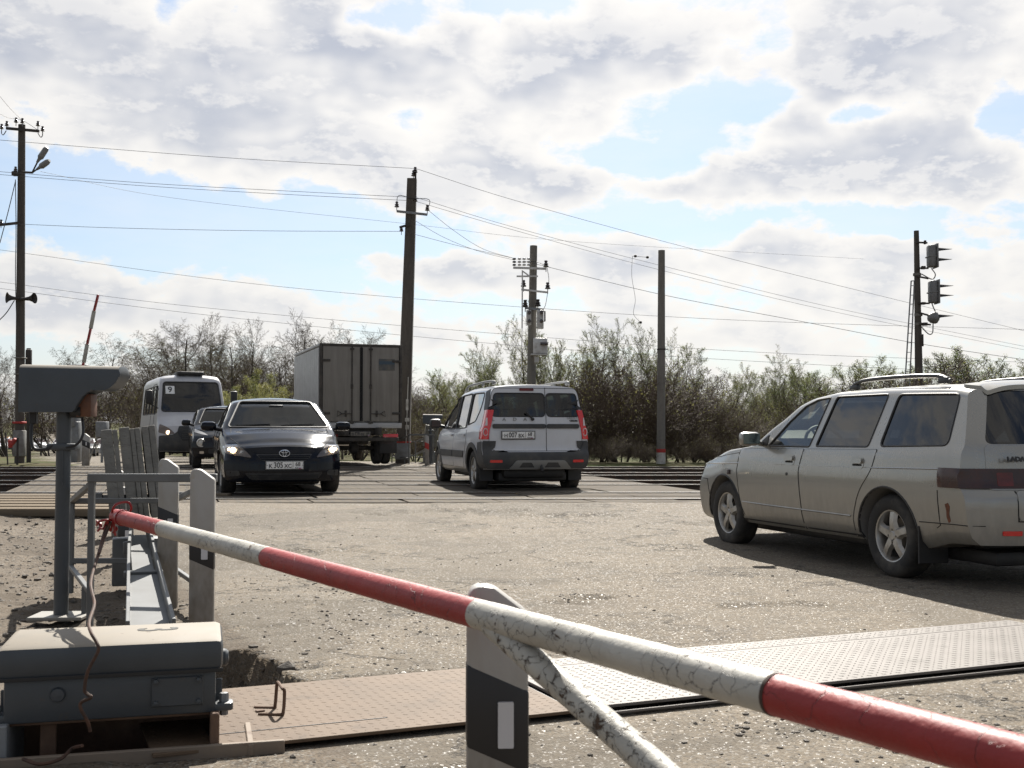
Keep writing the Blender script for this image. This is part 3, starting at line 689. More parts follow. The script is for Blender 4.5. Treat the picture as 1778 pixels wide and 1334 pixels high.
for (a, b_) in (((1590, 421), (1610, 422)), ((1592, 466), (1612, 466)), ((1592, 480), (1612, 484)), ((1594, 527), (1614, 527)), ((1595, 543), (1613, 548)), ((1596, 563), (1616, 564))): MB().bar(L_(*a, -.12), L_(*b_, -.15), .05, .05).build('bracket', M_iron, sg_)
for (q_, z_) in (((1606, 421), (.06, .10, .12)), ((1603, 465), (.12, .12, .10)), ((1603, 527), (.12, .12, .08)), ((1606, 563), (.14, .12, .10))): MB().box(L_(*q_, -.15), z_, bev=.01).build('bracket_clamp', M_iron, sg_)
cb = MB(); cb.tube(bez([L_(1617, 466, -.15), L_(1624, 477, -.2), L_(1618, 485, -.2), L_(1600, 476, -.15)], 6), .018, 6); cb.tube(bez([L_(1618, 527, -.15), L_(1621, 535, -.2), L_(1624, 541, -.2)], 5), .018, 6); cb.tube(bez([L_(1620, 562, -.15), L_(1619, 578, -.2), L_(1612, 580, -.2), L_(1600, 568, -.15)], 6), .018, 6); cb.build('cable', M_sig, sg_)
ld = MB(); A0, A1, B0, B1 = L_(1571, 672, .1), L_(1582, 488, .1), L_(1579, 672, .45), L_(1587.5, 488, .45)
A0, B0 = L_(1568, 720, .1), L_(1577, 720, .45)
ld.tube([A0, A1], .022, 6).tube([B0, B1], .022, 6)
for k in range(14): f = (k + .5) / 14; ld.tube([A0.lerp(A1, f), B0.lerp(B1, f)], .012, 5)
ld.bar(A1, L_(1590, 488, 0), .03, .03); ld.bar(L_(1573, 650, .1), L_(1598, 650, 0), .04, .05)
ld.build('ladder', M_greymetal, sg_)
MB().box(L_(1602, 591, -.16), (.05, .05, .38), bev=.01).build('cable_box', M_iron, sg_)
for py, in ((477,), (547,), (563,)): 
    c = L_(1590 + (py - 400) * .03, py); MB().lathe([(.10, -.04), (.125, -.04), (.125, .04), (.10, .04)], 18, 'Z', c, close=True).build('clamp_band', M_conc2, sg_)
# ---------------- wires: each span hangs between two real points
def wire(label, pts, r=.010, n=10):
    r *= .62
    P = [atY(*p) for p in pts]; o = MB().tube(bez(P, n), r, 5).build('overhead_wire', M_wire)
    return tag(o, label, 'wire')
wire('uppermost wire from the left edge to the top bracket of the leaning pole', [(-30, 241, 31), (180, 258, 31.4), (420, 276, 31.7), (722, 293, 32)])
wire('wire descending right from the top bracket of the leaning pole', [(722, 293, 32), (900, 350, 34), (1200, 432, 38), (1480, 502, 42), (1800, 580, 47)])
wire('upper of the twin wires left of the leaning pole', [(-30, 296, 31), (250, 318, 31.5), (500, 332, 31.8), (719, 343, 32)])
wire('lower of the twin wires left of the leaning pole', [(-30, 301, 31), (250, 323, 31.5), (500, 338, 31.8), (719, 349, 32)])
wire('upper of the twin wires falling right from the leaning pole', [(722, 343, 32), (900, 397, 34), (1150, 462, 38), (1450, 535, 42), (1800, 606, 47)], .009)
wire('lower of the twin wires falling right from the leaning pole', [(722, 350, 32), (900, 402, 34), (1150, 470, 38), (1450, 542, 42), (1800, 612, 47)], .009)
wire('wire from the lamp pole low crossarm to the leaning pole', [(2, 388, 31.7), (200, 396, 31.8), (450, 401, 31.8), (697, 402, 31.75)])
wire('faint wire crossing the sky below the twin wires', [(70, 298, 33), (300, 344, 37), (700, 388, 44), (1000, 420, 50), (1500, 450, 60)], .008)
wire('long wire low across the whole sky behind the poles', [(-30, 430, 48), (440, 493, 49), (900, 533, 50), (1300, 557, 51), (1800, 573, 52)], .012)
wire('upper of the two lowest wires behind the trees', [(-30, 486, 50), (340, 533, 51), (870, 580, 52), (1300, 611, 53), (1800, 630, 54)], .012)
wire('lower of the two lowest wires behind the trees', [(-30, 497, 50), (340, 545, 51), (870, 598, 52), (1300, 627, 53), (1800, 652, 54)], .012)
wire('slack wire from the right crossarm insulator of the leaning pole to the switch pole', [(742, 364, 31.8), (790, 402, 33), (840, 433, 35.5), (893, 449, 37.7)], .010)
wire('slack wire from the leaning pole body to the switch pole', [(712, 378, 31.8), (770, 412, 33.2), (830, 436, 35.5), (893, 452, 37.7)], .010)
wire('taut wire from the leaning pole to the switch pole', [(712, 405, 31.8), (800, 428, 34), (893, 449, 37.7)], .011)
wire('wire from the switch pole to the railway signal and beyond', [(910, 454, 37.7), (948, 463, 37.75), (1150, 512, 37), (1400, 560, 36.5), (1596, 597, 36.2), (1800, 628, 36)], .012)
dw = thing('dangling_wire', 'loose wire with two clamps dangling above the plain post', 'wire', atY(1098, 445, 36)); o0 = dw.location.copy()
MB().tube(bez([atY(1098, 445, 36) - o0, atY(1097, 480, 36) - o0, atY(1103, 520, 36) - o0, atY(1100, 545, 36) - o0, atY(1112, 560, 36) - o0], 6), .006, 5).tube([atY(1098, 445, 36) - o0, atY(1124, 447, 36) - o0], .007, 5).build('strand', M_wire, dw)
for px, py in ((1103, 445), (1124, 447), (1112, 560)): MB().lathe([(0, -.05), (.035, -.03), (.045, .0), (.03, .045), (0, .05)], 10, 'X', atY(px, py, 36) - o0).build('clamp', M_iron, dw)
wire('thin wire at the top left corner reaching the lamp pole', [(-20, 140, 31), (10, 180, 31.5), (40, 211, 31.9)], .009, 6)
wire('second thin wire at the top left reaching the lamp pole crossarm', [(-20, 186, 31), (12, 204, 31.5), (38, 209, 31.9), (66, 226, 31.9)], .009, 6)
# ---------------------------------------------------------------- trees
M_bark = pm('grey_brown_bark', (.040, .033, .027), .9, c2=(.065, .055, .044), nscale=4, stretch=(1, 1, .3))
M_birch = pm('pale_bark', (.10, .09, .077), .9, c2=(.045, .04, .033), nscale=5, stretch=(1, 1, .5))
M_twig = pm('twigs', (.080, .064, .047), .9, c2=(.118, .097, .069), nscale=.8)
M_twigr = pm('reddish_twigs', (.070, .050, .036), .9, c2=(.10, .074, .052), nscale=.8)
def leafmat(name, a, b_):
    m, t, b = newmat(name); tc = t.new('ShaderNodeTexCoord').outputs['Object']
    t.set(b.inputs['Base Color'], t.mix(t.mr(t.noise(tc, 1.3, 4), .35, .65), a, b_)); b.inputs['Roughness'].default_value = .6
    tl = t.new('ShaderNodeBsdfTranslucent'); t.set(tl.inputs[0], t.mix(t.mr(t.noise(tc, 1.3, 4), .35, .65), tuple(q * 1.7 for q in a), tuple(q * 1.7 for q in b_)))
    mx = t.new('ShaderNodeMixShader'); mx.inputs[0].default_value = .4; out = t.n['Material Output']
    t.l.new(b.outputs[0], mx.inputs[1]); t.l.new(tl.outputs[0], mx.inputs[2]); t.l.new(mx.outputs[0], out.inputs[0]); return m
M_leafy = leafmat('young_yellow_green_leaves', (.12, .135, .035), (.17, .16, .055))
M_leafg = leafmat('young_green_leaves', (.075, .10, .03), (.13, .14, .05))
M_needle = pm('dark_needles', (.018, .03, .014), .8, c2=(.035, .045, .02), nscale=2)
class TreeGen:
    def __init__(s, seed): s.r = np.random.RandomState(seed); s.seg = []; s.leaf = []
    def grow(s, p, d, L, rad, lv, P):
        r = s.r; nseg = P['seg'][lv]; q = p.copy(); dd = d.copy(); pts = [(q.copy(), rad)]; kids = P['kids'][lv] if lv < len(P['kids']) else 0
        nodes = []
        for i in range(nseg):
            dd = dd + r.randn(3) * P['wob'][lv]; dd[2] += P['up'][lv]; dd /= np.linalg.norm(dd)
            q = q + dd * L / nseg; f = (i + 1) / nseg; rr = rad * (1 - f) + rad * P['tip'] * f; pts.append((q.copy(), rr)); nodes.append((q.copy(), dd.copy(), rr, f))
        for a, b in zip(pts[:-1], pts[1:]): s.seg.append((lv, a[0], b[0], a[1], b[1]))
        if lv >= P['leaf_lv'] and P['leaf']:
            for (q, dd, rr, f) in nodes:
                for _ in range(P['leaf']):
                    if r.rand() < P.get('leafp', 1): s.leaf.append(q + r.randn(3) * P['leafs'])
        if kids:
            for k in range(kids):
                f = P['f0'][lv] + (1 - P['f0'][lv]) * (k + r.rand() * .9) / kids; i = min(int(f * nseg), nseg - 1); fr = f * nseg - i
                a = pts[i][0]; b = pts[i + 1][0]; q = a * (1 - fr) + b * fr; rr = pts[i][1] * (1 - fr) + pts[i + 1][1] * fr
                ax = (b - a) / np.linalg.norm(b - a); az_ = k * 2.4 + r.rand() * 1.2
                u = np.cross(ax, [0.3, 0.2, 1.0]); u /= np.linalg.norm(u) + 1e-9; v = np.cross(ax, u)
                an = R(P['ang'][lv]) * (0.8 + .45 * r.rand()); nd = ax * math.cos(an) + (u * math.cos(az_) + v * math.sin(az_)) * math.sin(an)
                s.grow(q, nd, L * P['len'][lv] * (1 - P['taper'] * f) * (0.75 + .5 * r.rand()), rr * P['rr'][lv], lv + 1, P)
    def mesh(s, lv_lo, lv_hi, name, mats, leafsize=0):
        V = []; F = []; MI = []; k = 0
        S = [q for q in s.seg if lv_lo <= q[0] <= lv_hi]
        if S:
            A = np.array([q[1] for q in S]); Bq = np.array([q[2] for q in S]); fl_ = s.floor; ra = np.maximum(np.array([q[3] for q in S]), fl_); rb = np.maximum(np.array([q[4] for q in S]), fl_ * .7); n = 3 if lv_lo > 0 else 7
            d = Bq - A; d /= np.linalg.norm(d, axis=1)[:, None] + 1e-9; u = np.cross(d, np.array([.31, .22, .9])); u /= np.linalg.norm(u, axis=1)[:, None] + 1e-9; v = np.cross(d, u)
            ring = []
            for c, rr in ((A, ra), (Bq, rb)):
                for j in range(n):
                    t_ = 6.2832 * j / n; ring.append(c + (u * math.cos(t_) + v * math.sin(t_)) * rr[:, None])
            V = np.stack(ring, 1).reshape(-1, 3); b0 = (np.arange(len(S)) * 2 * n)[:, None]
            f = np.concatenate([np.stack([b0[:, 0] + j, b0[:, 0] + (j + 1) % n, b0[:, 0] + n + (j + 1) % n, b0[:, 0] + n + j], -1) for j in range(n)]); F = f; MI = np.zeros(len(f), int)
        return V, F
    def leaves(s, size):
        if not s.leaf: return None
        L = np.array(s.leaf); n = len(L); r = s.r
        a = r.randn(n, 3); a /= np.linalg.norm(a, axis=1)[:, None]; b = np.cross(a, r.randn(n, 3)); b /= np.linalg.norm(b, axis=1)[:, None]; sz = size * (.6 + .8 * r.rand(n))[:, None]
        V = np.stack([L - a * sz, L - b * sz * .5, L + a * sz, L + b * sz * .5], 1).reshape(-1, 3); F = np.arange(4 * n).reshape(n, 4); return V, F
PROTO = {}
def proto(kind, seed, P, mats, H, leafsize=.03, multi=1, spread=.25):
    g = TreeGen(seed); g.floor = (.0066 if kind in ('poplar', 'oak', 'birch') else .0062) * (1 if kind != 'bare_shrub' else 1.1)
    for m in range(multi):
        a = g.r.rand() * 6.28 + m * 2.2; off = np.array([math.cos(a), math.sin(a), 0]) * (0.0 if multi == 1 else .18)
        d = np.array([math.cos(a) * spread * (multi > 1), math.sin(a) * spread * (multi > 1), 1.0]); d /= np.linalg.norm(d)
        g.grow(off, d, P['trunk'] * H * (.8 + .4 * g.r.rand() if multi > 1 else 1), P['r0'] * H * (1 if multi == 1 else .7), 0, P)
    TV, TF = g.mesh(0, 0, 't', None); BV, BF = g.mesh(1, 9, 'b', None); mi = np.zeros(len(BF), int); lf = g.leaves(leafsize) if leafsize else None
    if lf is not None: BF = np.concatenate([BF, lf[1] + len(BV)]); BV = np.concatenate([BV, lf[0]]); mi = np.concatenate([mi, np.ones(len(lf[1]), int)])
    PROTO[kind] = (TV, TF, BV, BF, mi, mats)
    return len(TF) * 2 + len(BF) * 2
up5 = dict(seg=[8, 6, 5, 3, 2], wob=[.05, .10, .14, .2, .25], up=[.03, .10, .08, .04, .0], tip=.25, kids=[17, 8, 6, 4], f0=[.22, .12, .1, .1], ang=[42, 38, 36, 38], len=[.52, .50, .5, .5], taper=.55, rr=[.5, .55, .55, .6], trunk=.95, r0=.014, leaf=0, leaf_lv=3, leafs=.05)
n_ = 0
n_ += proto('poplar', 11, dict(up5, kids=[22, 10, 7, 3], ang=[36, 34, 34, 36]), (M_bark, M_twig, M_leafy), 10, 0)
n_ += proto('oak', 12, dict(up5, kids=[14, 10, 7, 3], ang=[52, 45, 40, 40], len=[.62, .5, .5, .5], trunk=.85, wob=[.08, .16, .18, .22, .25]), (M_bark, M_twig, M_leafy), 10, 0)
n_ += proto('birch', 13, dict(up5, kids=[22, 10, 6, 4], ang=[40, 40, 40, 40], up=[.03, .06, -.10, -.22, -.25], leaf=1, leafp=.25), (M_birch, M_twigr, M_leafy), 10, .02)
n_ += proto('willow', 14, dict(up5, kids=[13, 10, 7, 3], up=[.02, .10, .10, .06, .02], ang=[34, 30, 28, 30], trunk=.9, leaf=1, leafp=.85, leaf_lv=2), (M_bark, M_twig, M_leafg), 8, .026, 3, .35)
n_ += proto('willow_loose', 15, dict(up5, kids=[11, 8, 6, 3], up=[.02, .08, .08, .05, .02], ang=[36, 32, 30, 30], leaf=1, leafp=.7, leaf_lv=2), (M_bark, M_twig, M_leafy), 8, .024, 4, .45)
n_ += proto('green_willow', 16, dict(up5, kids=[12, 9, 7, 3], up=[.02, .10, .08, .03, .0], ang=[38, 32, 30, 30], trunk=.85, leaf=1, leafp=.8, leaf_lv=2, leafs=.06), (M_bark, M_twig, M_leafg), 6, .026, 4, .45)
n_ += proto('yellow_shrub', 17, dict(up5, kids=[10, 8, 6, 3], up=[.02, .10, .08, .03, .0], ang=[34, 30, 30, 30], leaf=2, leafp=.9, leaf_lv=2, leafs=.07), (M_bark, M_twig, M_leafy), 5, .028, 5, .5)
n_ += proto('bare_shrub', 18, dict(up5, kids=[10, 8, 5, 0], up=[.02, .10, .06, .03, .0], ang=[34, 32, 34, 30], leaf=1, leafp=.05, leaf_lv=2), (M_bark, M_twigr, M_leafy), 4, .03, 5, .5)
n_ += proto('spruce', 19, dict(up5, seg=[8, 4, 2, 2, 2], kids=[60, 12, 0, 0], f0=[.1, .1, .1, .1], ang=[95, 50, 30, 30], len=[.26, .4, .5, .5], taper=.88, up=[0, -.06, -.05, 0, 0], leaf=5, leafp=1, leaf_lv=1, leafs=.10), (M_bark, M_needle, M_needle), 8, .07)
HT = {'poplar': 10, 'oak': 10, 'birch': 10, 'willow': 8, 'willow_loose': 8, 'green_willow': 6, 'yellow_shrub': 5, 'bare_shrub': 4, 'spruce': 8}
TM = {}; rnd = random.Random(4)
REALH = {k: max(v[2][:, 2].max(), v[0][:, 2].max()) for k, v in PROTO.items()}
def tree(kind, px, py_top, Y, label, group=None, wide=1.0, name=None, cat='tree'):
    x = (px - 889) / 2000 * Y; zb_ = g1(x, Y) - .1; top = atY(px, py_top, Y).z; sc = (top - zb_) / REALH[kind]
    o = thing(name or ('bush' if 'shrub' in kind else 'tree'), label, 'bush' if 'shrub' in kind else cat, (x, Y, zb_), rnd.uniform(0, 6.28), group); o.scale = (sc * wide, sc * wide, sc)
    if kind not in TM:
        TV, TF, BV, BF, mi, mats = PROTO[kind]
        a = npmesh('trunk', TV, TF, mats[0], o, True); b = npmesh('crown', BV, BF, [mats[1], mats[2]], o, False, mi); TM[kind] = (a.data, b.data)
    else:
        for nm, me in zip(('trunk', 'crown'), TM[kind]): c = bpy.data.objects.new(nm, me); col.objects.link(c); c.parent = o
    return o
# individually recognisable ones
tree('oak', 8, 592, 95, 'bare tree at the left edge of the picture, left of the lamp pole', wide=1.1)
tree('birch', 122, 590, 100, 'bare spreading tree above the grey signal hood at far left'); tree('birch', 190, 575, 105, 'drooping bare birch right of the raised barrier', wide=1.1)
tree('poplar', 242, 624, 120, 'small bare tree behind the minibus roof at its left')
tree('oak', 322, 540, 92, 'leaning bare tree top left of the tree clump behind the minibus', wide=1.1)
tree('poplar', 372, 541, 96, 'tall bare tree in the middle of the clump behind the minibus', wide=1.0); tree('birch', 405, 558, 90, 'dense reddish birch in the clump behind the minibus', wide=1.1)
tree('poplar', 440, 549, 92, 'bare tree at the right of the clump behind the dark cars'); tree('oak', 512, 538, 88, 'tall open bare tree just left of the box truck', wide=1.0)
tree('poplar', 478, 592, 100, 'slim bare tree between the clump and the open tree left of the truck')
tree('oak', 628, 554, 84, 'round bare tree showing above the box truck roof', wide=1.05)
tree('spruce', 448, 648, 80, 'dark young spruce behind the black saloon', wide=.8)
tree('yellow_shrub', 392, 650, 70, 'yellow green shrub behind the minibus right shoulder', wide=1.3); tree('yellow_shrub', 418, 662, 64, 'yellow green shrub above the dark crossover', wide=1.3)
tree('yellow_shrub', 502, 640, 70, 'yellow green shrub touching the left side of the truck box', wide=1.1); tree('yellow_shrub', 360, 672, 72, 'low yellow green shrub directly behind the minibus roof', wide=1.2)
tree('green_willow', 757, 640, 62, 'small round greenish willow right of the leaning pole', wide=1.0)
tree('willow_loose', 810, 598, 58, 'loose pale willow behind the white estate car roof rail'); tree('willow', 872, 574, 56, 'fan shaped bare willow left of the switch pole')
tree('willow', 918, 552, 60, 'tall thin twigged willow directly behind the switch pole'); tree('willow_loose', 968, 526, 57, 'tallest willow just right of the switch pole', wide=1.05)
tree('willow', 1012, 532, 54, 'tall dense willow right of the switch pole, second from it'); tree('bare_shrub', 1075, 605, 50, 'thin bare shrub midway between the switch pole and the plain post', wide=.7)
tree('willow', 1128, 564, 56, 'bare willow left behind the plain post'); tree('willow', 1186, 549, 55, 'tall bare willow right behind the plain post', wide=1.05)
tree('willow_loose', 1240, 564, 57, 'bare willow second to the right of the plain post'); tree('willow_loose', 1290, 598, 58, 'short bare willow right of the willow pair by the plain post')
tree('willow', 1357, 608, 50, 'short dark bushy willow above the silver estate bonnet', wide=1.2); tree('green_willow', 1400, 660, 60, 'low greenish willow left of the silver estate roof')
tree('green_willow', 1480, 625, 62, 'pale green willow above the silver estate front roof rail', wide=1.3); tree('green_willow', 1545, 620, 64, 'pale green willow just left of the signal ladder', wide=1.2)
tree('green_willow', 1755, 586, 52, 'large fresh green willow at the right edge behind the signal', wide=1.3); tree('green_willow', 1695, 628, 55, 'smaller fresh green willow right of the signal', wide=1.1)
tree('willow_loose', 1640, 668, 70, 'low bare tree behind the signal mast foot', wide=1.5)
# filling rows (nothing tells them apart)
for i in range(44):
    px = 700 + i * 26 + rnd.uniform(-14, 14); tree(rnd.choice(['bare_shrub', 'bare_shrub', 'willow_loose']), px, rnd.uniform(668, 700), rnd.uniform(40, 50), 'bare brown shrub in the dense thicket behind the tracks', 'bare shrubs of the thicket behind the tracks', wide=1.3, name='bush')
for i in range(34):
    px = -40 + i * 21 + rnd.uniform(-14, 14); tree(rnd.choice(['bare_shrub', 'birch', 'bare_shrub']), px, rnd.uniform(650, 680), rnd.uniform(85, 125), 'bare brown shrub in the distant left hand thicket', 'bare shrubs of the distant left thicket', wide=1.4, name='bush')
# undergrowth and far wood: masses nobody could count, scattered by geometry nodes
def gn_mass(name, kind, spec, label, mats):
    TV, TF, BV, BF, mi, _ = PROTO[kind]
    src = npmesh(name + '_clump', np.concatenate([BV]), BF, list(mats), None, False, mi); col.objects.unlink(src)
    P = np.array([(x, y, g1(x, y) - .05) for x, y, h, w, a in spec]); me = bpy.data.meshes.new(name); me.vertices.add(len(P)); me.vertices.foreach_set('co', P.astype(np.float32).ravel())
    at_ = me.attributes.new('rot', 'FLOAT_VECTOR', 'POINT'); at_.data.foreach_set('vector', np.array([(0, 0, a) for x, y, h, w, a in spec], dtype=np.float32).ravel())
    at_ = me.attributes.new('scl', 'FLOAT_VECTOR', 'POINT'); at_.data.foreach_set('vector', np.array([(h / REALH[kind] * w, h / REALH[kind] * w, h / REALH[kind]) for x, y, h, w, a in spec], dtype=np.float32).ravel())
    for m_ in mats: me.materials.append(m_)
    o = bpy.data.objects.new(name, me); col.objects.link(o)
    ng = bpy.data.node_groups.new(name, 'GeometryNodeTree'); ng.interface.new_socket('Geometry', in_out='INPUT', socket_type='NodeSocketGeometry'); ng.interface.new_socket('Geometry', in_out='OUTPUT', socket_type='NodeSocketGeometry')
    n = ng.nodes; gi = n.new('NodeGroupInput'); go = n.new('NodeGroupOutput'); ip = n.new('GeometryNodeInstanceOnPoints'); oi = n.new('GeometryNodeObjectInfo'); oi.inputs['Object'].default_value = src; oi.inputs['As Instance'].default_value = True
    ra = n.new('GeometryNodeInputNamedAttribute'); ra.data_type = 'FLOAT_VECTOR'; ra.inputs[0].default_value = 'rot'; sa = n.new('GeometryNodeInputNamedAttribute'); sa.data_type = 'FLOAT_VECTOR'; sa.inputs[0].default_value = 'scl'
    er = n.new('FunctionNodeEulerToRotation'); L = ng.links
    L.new(gi.outputs[0], ip.inputs['Points']); L.new(oi.outputs['Geometry'], ip.inputs['Instance']); L.new(ra.outputs[0], er.inputs[0]); L.new(er.outputs[0], ip.inputs['Rotation']); L.new(sa.outputs[0], ip.inputs['Scale']); L.new(ip.outputs[0], go.inputs[0])
    md = o.modifiers.new('scatter', 'NODES'); md.node_group = ng
    return tag(o, label, 'undergrowth', kind='stuff')
sp = []
for i in range(620):
    y = 33.0 + 24 * rnd.random() ** 1.3; px = rnd.uniform(690, 2450); sp.append(((px - 889) / 2000 * y, y, (.7 + 1.6 * rnd.random() ** 1.5) * (1 + .35 * math.sin(px * .013) + .2 * math.sin(px * .041)) + .05 * (y - 32), rnd.uniform(.9, 1.8), rnd.uniform(0, 6)))
for i in range(150):
    y = rnd.uniform(30.9, 33); px = rnd.uniform(1015, 2300)
    if abs(px - 1148) < 26: continue
    sp.append(((px - 889) / 2000 * y, y, rnd.uniform(.45, .95), rnd.uniform(1.0, 1.8), rnd.uniform(0, 6)))
gn_mass('undergrowth', 'bare_shrub', sp, 'tangled brown undergrowth along the far side of the tracks', (M_twigr, M_leafy))
sp = []
for i in range(400):
    y = rnd.uniform(50, 130); px = rnd.uniform(-700, 700); x = (px - 889) / 2000 * y
    if redge(y) - 6 < x < redge(y) + 13: continue
    sp.append((x, y, rnd.uniform(2.2, 3.8), rnd.uniform(1.2, 1.8), rnd.uniform(0, 6)))
gn_mass('distant_undergrowth', 'bare_shrub', sp, 'reddish brown brushwood beyond the road at the far left', (M_twigr, M_leafy))
sp = []
for i in range(640):
    y = rnd.uniform(130, 320); px = rnd.uniform(-900, 2500); x = (px - 889) / 2000 * y
    if redge(y) - 7 < x < redge(y) + 12: continue
    sp.append((x, y, rnd.uniform(7, 13) * (1.2 if px < 700 else .8), rnd.uniform(1.0, 1.5), rnd.uniform(0, 6)))
gn_mass('far_wood', 'birch', sp, 'far bare wood closing the horizon', (M_twigr, M_leafy))
# ---------------------------------------------------------------- vehicles
def smooth_curve(pts, w=0.05):
    xs = np.array([p[0] for p in pts], float); zs = np.array([p[1] for p in pts], float)
    g = np.linspace(xs[0] - 0.3, xs[-1] + 0.3, 1400); f = np.interp(g, xs, zs); k = max(3, int(w / (g[1] - g[0])))
    ker = np.ones(k) / k
    for _ in range(2): f = np.convolve(np.pad(f, k, mode='edge'), ker, 'same')[k:-k]
    return lambda x: np.interp(x, g, f)
class Body:
    def __init__(s, L, W, zb, belt, top, rear, front, tumble=0.42, rr=0.06, crown=0.03, cr=0.16, cf=0.26, fd=0.75, rd=0.7, wplan=None, sec=None, sm=0.06, pw=3.0):
        s.L, s.W = L, W; s.zb = smooth_curve(zb, sm); s.belt = smooth_curve(belt, 0.1); s.top = smooth_curve(top, sm)
        s.re = smooth_curve(rear, 0.03); s.fr = smooth_curve(front, 0.03); s.tumble = tumble; s.rr = rr; s.crown = crown; s.cr = cr; s.cf = cf; s.fd = fd; s.rd = rd; s.pw = pw
        s.wp = smooth_curve(wplan or [(0, 1), (L, 1)], 0.3)
        s.sec = sec or [(0, .90), (.07, .955), (.2, .985), (.45, 1.0), (.7, 1.0), (.82, .985), (.93, .975), (1, .95)]
    def P(s, xn, a, b, ins=0.0, insz=None):
        """xn along, a in -1..1 across, b in 0..1 (0-0.6 lower body, 0.6-1 above the belt)"""
        insz = ins if insz is None else insz
        xn, a, b = np.broadcast_arrays(np.asarray(xn, float), a, b)
        zb = s.zb(xn) + insz * 0; zl = s.belt(xn); zt = s.top(xn) - insz; zs = np.minimum(zl, zt - 0.03)
        lo = np.clip(b / 0.6, 0, 1); up = np.clip((b - 0.6) / 0.4, 0, 1)
        cr = s.crown * (1 - np.clip((zt - zl - 0.05) / 0.3, 0, 1)) * 1.2 + s.crown * np.clip((zt - zl - 0.05) / 0.3, 0, 1)
        H = np.maximum(zt - cr - zs, 0.012)
        z = zb + (zs - zb) * lo + H * up
        wl = s.W / 2 * s.wp(xn); hb = wl * s.sec[-1][1]
        hw = wl * np.interp(lo, [q[0] for q in s.sec], [q[1] for q in s.sec])
        dz = H * up; r = np.minimum(s.rr, H * 0.95); e = np.clip((dz - (H - r)) / np.maximum(r, 1e-4), 0, 1)
        hu = hb - dz * s.tumble * np.clip(H / 0.25, 0, 1) - r * (1 - np.sqrt(np.maximum(1 - e * e, 0)))
        hw = np.where(up > 0, hu, hw) - ins
        y = a * hw
        z = z + np.where(b > 0.999, cr * (1 - a * a), 0)
        an = np.abs(y) / wl
        x = xn + np.clip(1 - xn / s.rd, 0, 1) * (s.re(z) + s.cr * an ** (s.pw + 1)) - np.clip((xn - (s.L - s.fd)) / s.fd, 0, 1) * (s.fr(z) + s.cf * an ** s.pw)
        return np.stack([x, y, z], -1)
    def shell(s, x0, x1, b0=0.0, ins=0.0, nx=None, insz=None):
        L = x1 - x0; n = nx or int(L / 0.05)
        xs = x0 + L * np.linspace(0, 1, n)
        if nx is None:
            e = np.array([0.012, 0.03]); xs = np.unique(np.concatenate([xs, x0 + e, x1 - e]))
        bl = np.linspace(0, 0.6, 15); bu = 0.6 + 0.4 * np.array([.06, .2, .36, .52, .66, .77, .84, .89, .93, .965, .985, 1.0])
        bs = np.concatenate([bl, bu]); bs = bs[bs >= b0]
        aa = np.linspace(-1, 1, 21)
        bm = bmesh.new(); nX, nB, nA = len(xs), len(bs), len(aa)
        vt = {}
        def V(i, j, k):
            if not (i in (0, nX - 1) or j in (0, nB - 1) or k in (0, nA - 1)): return None
            key = (i, j, k)
            if key not in vt: vt[key] = bm.verts.new(s.P(xs[i], aa[k], bs[j], ins, insz))
            return vt[key]
        def q(*k):
            try: bm.faces.new([V(*c) for c in k])
            except ValueError: pass
        for i in range(nX - 1):
            for j in range(nB - 1):
                q((i, j, nA - 1), (i, j + 1, nA - 1), (i + 1, j + 1, nA - 1), (i + 1, j, nA - 1)); q((i, j, 0), (i + 1, j, 0), (i + 1, j + 1, 0), (i, j + 1, 0))
            for k in range(nA - 1):
                q((i, 0, k), (i, 0, k + 1), (i + 1, 0, k + 1), (i + 1, 0, k)); q((i, nB - 1, k), (i + 1, nB - 1, k), (i + 1, nB - 1, k + 1), (i, nB - 1, k + 1))
        for j in range(nB - 1):
            for k in range(nA - 1):
                q((0, j, k), (0, j + 1, k), (0, j + 1, k + 1), (0, j, k + 1)); q((nX - 1, j, k), (nX - 1, j, k + 1), (nX - 1, j + 1, k + 1), (nX - 1, j + 1, k))
        bmesh.ops.recalc_face_normals(bm, faces=bm.faces[:]); return bm
def bm2obj(bm, name, mats):
    me = bpy.data.meshes.new(name); bm.to_mesh(me); bm.free()
    for m in mats: me.materials.append(m)
    me.polygons.foreach_set('use_smooth', [True] * len(me.polygons))
    o = bpy.data.objects.new(name, me); col.objects.link(o); return o
M_dark = pm('matt_black_inside', (0.012, 0.012, 0.013), 0.8)
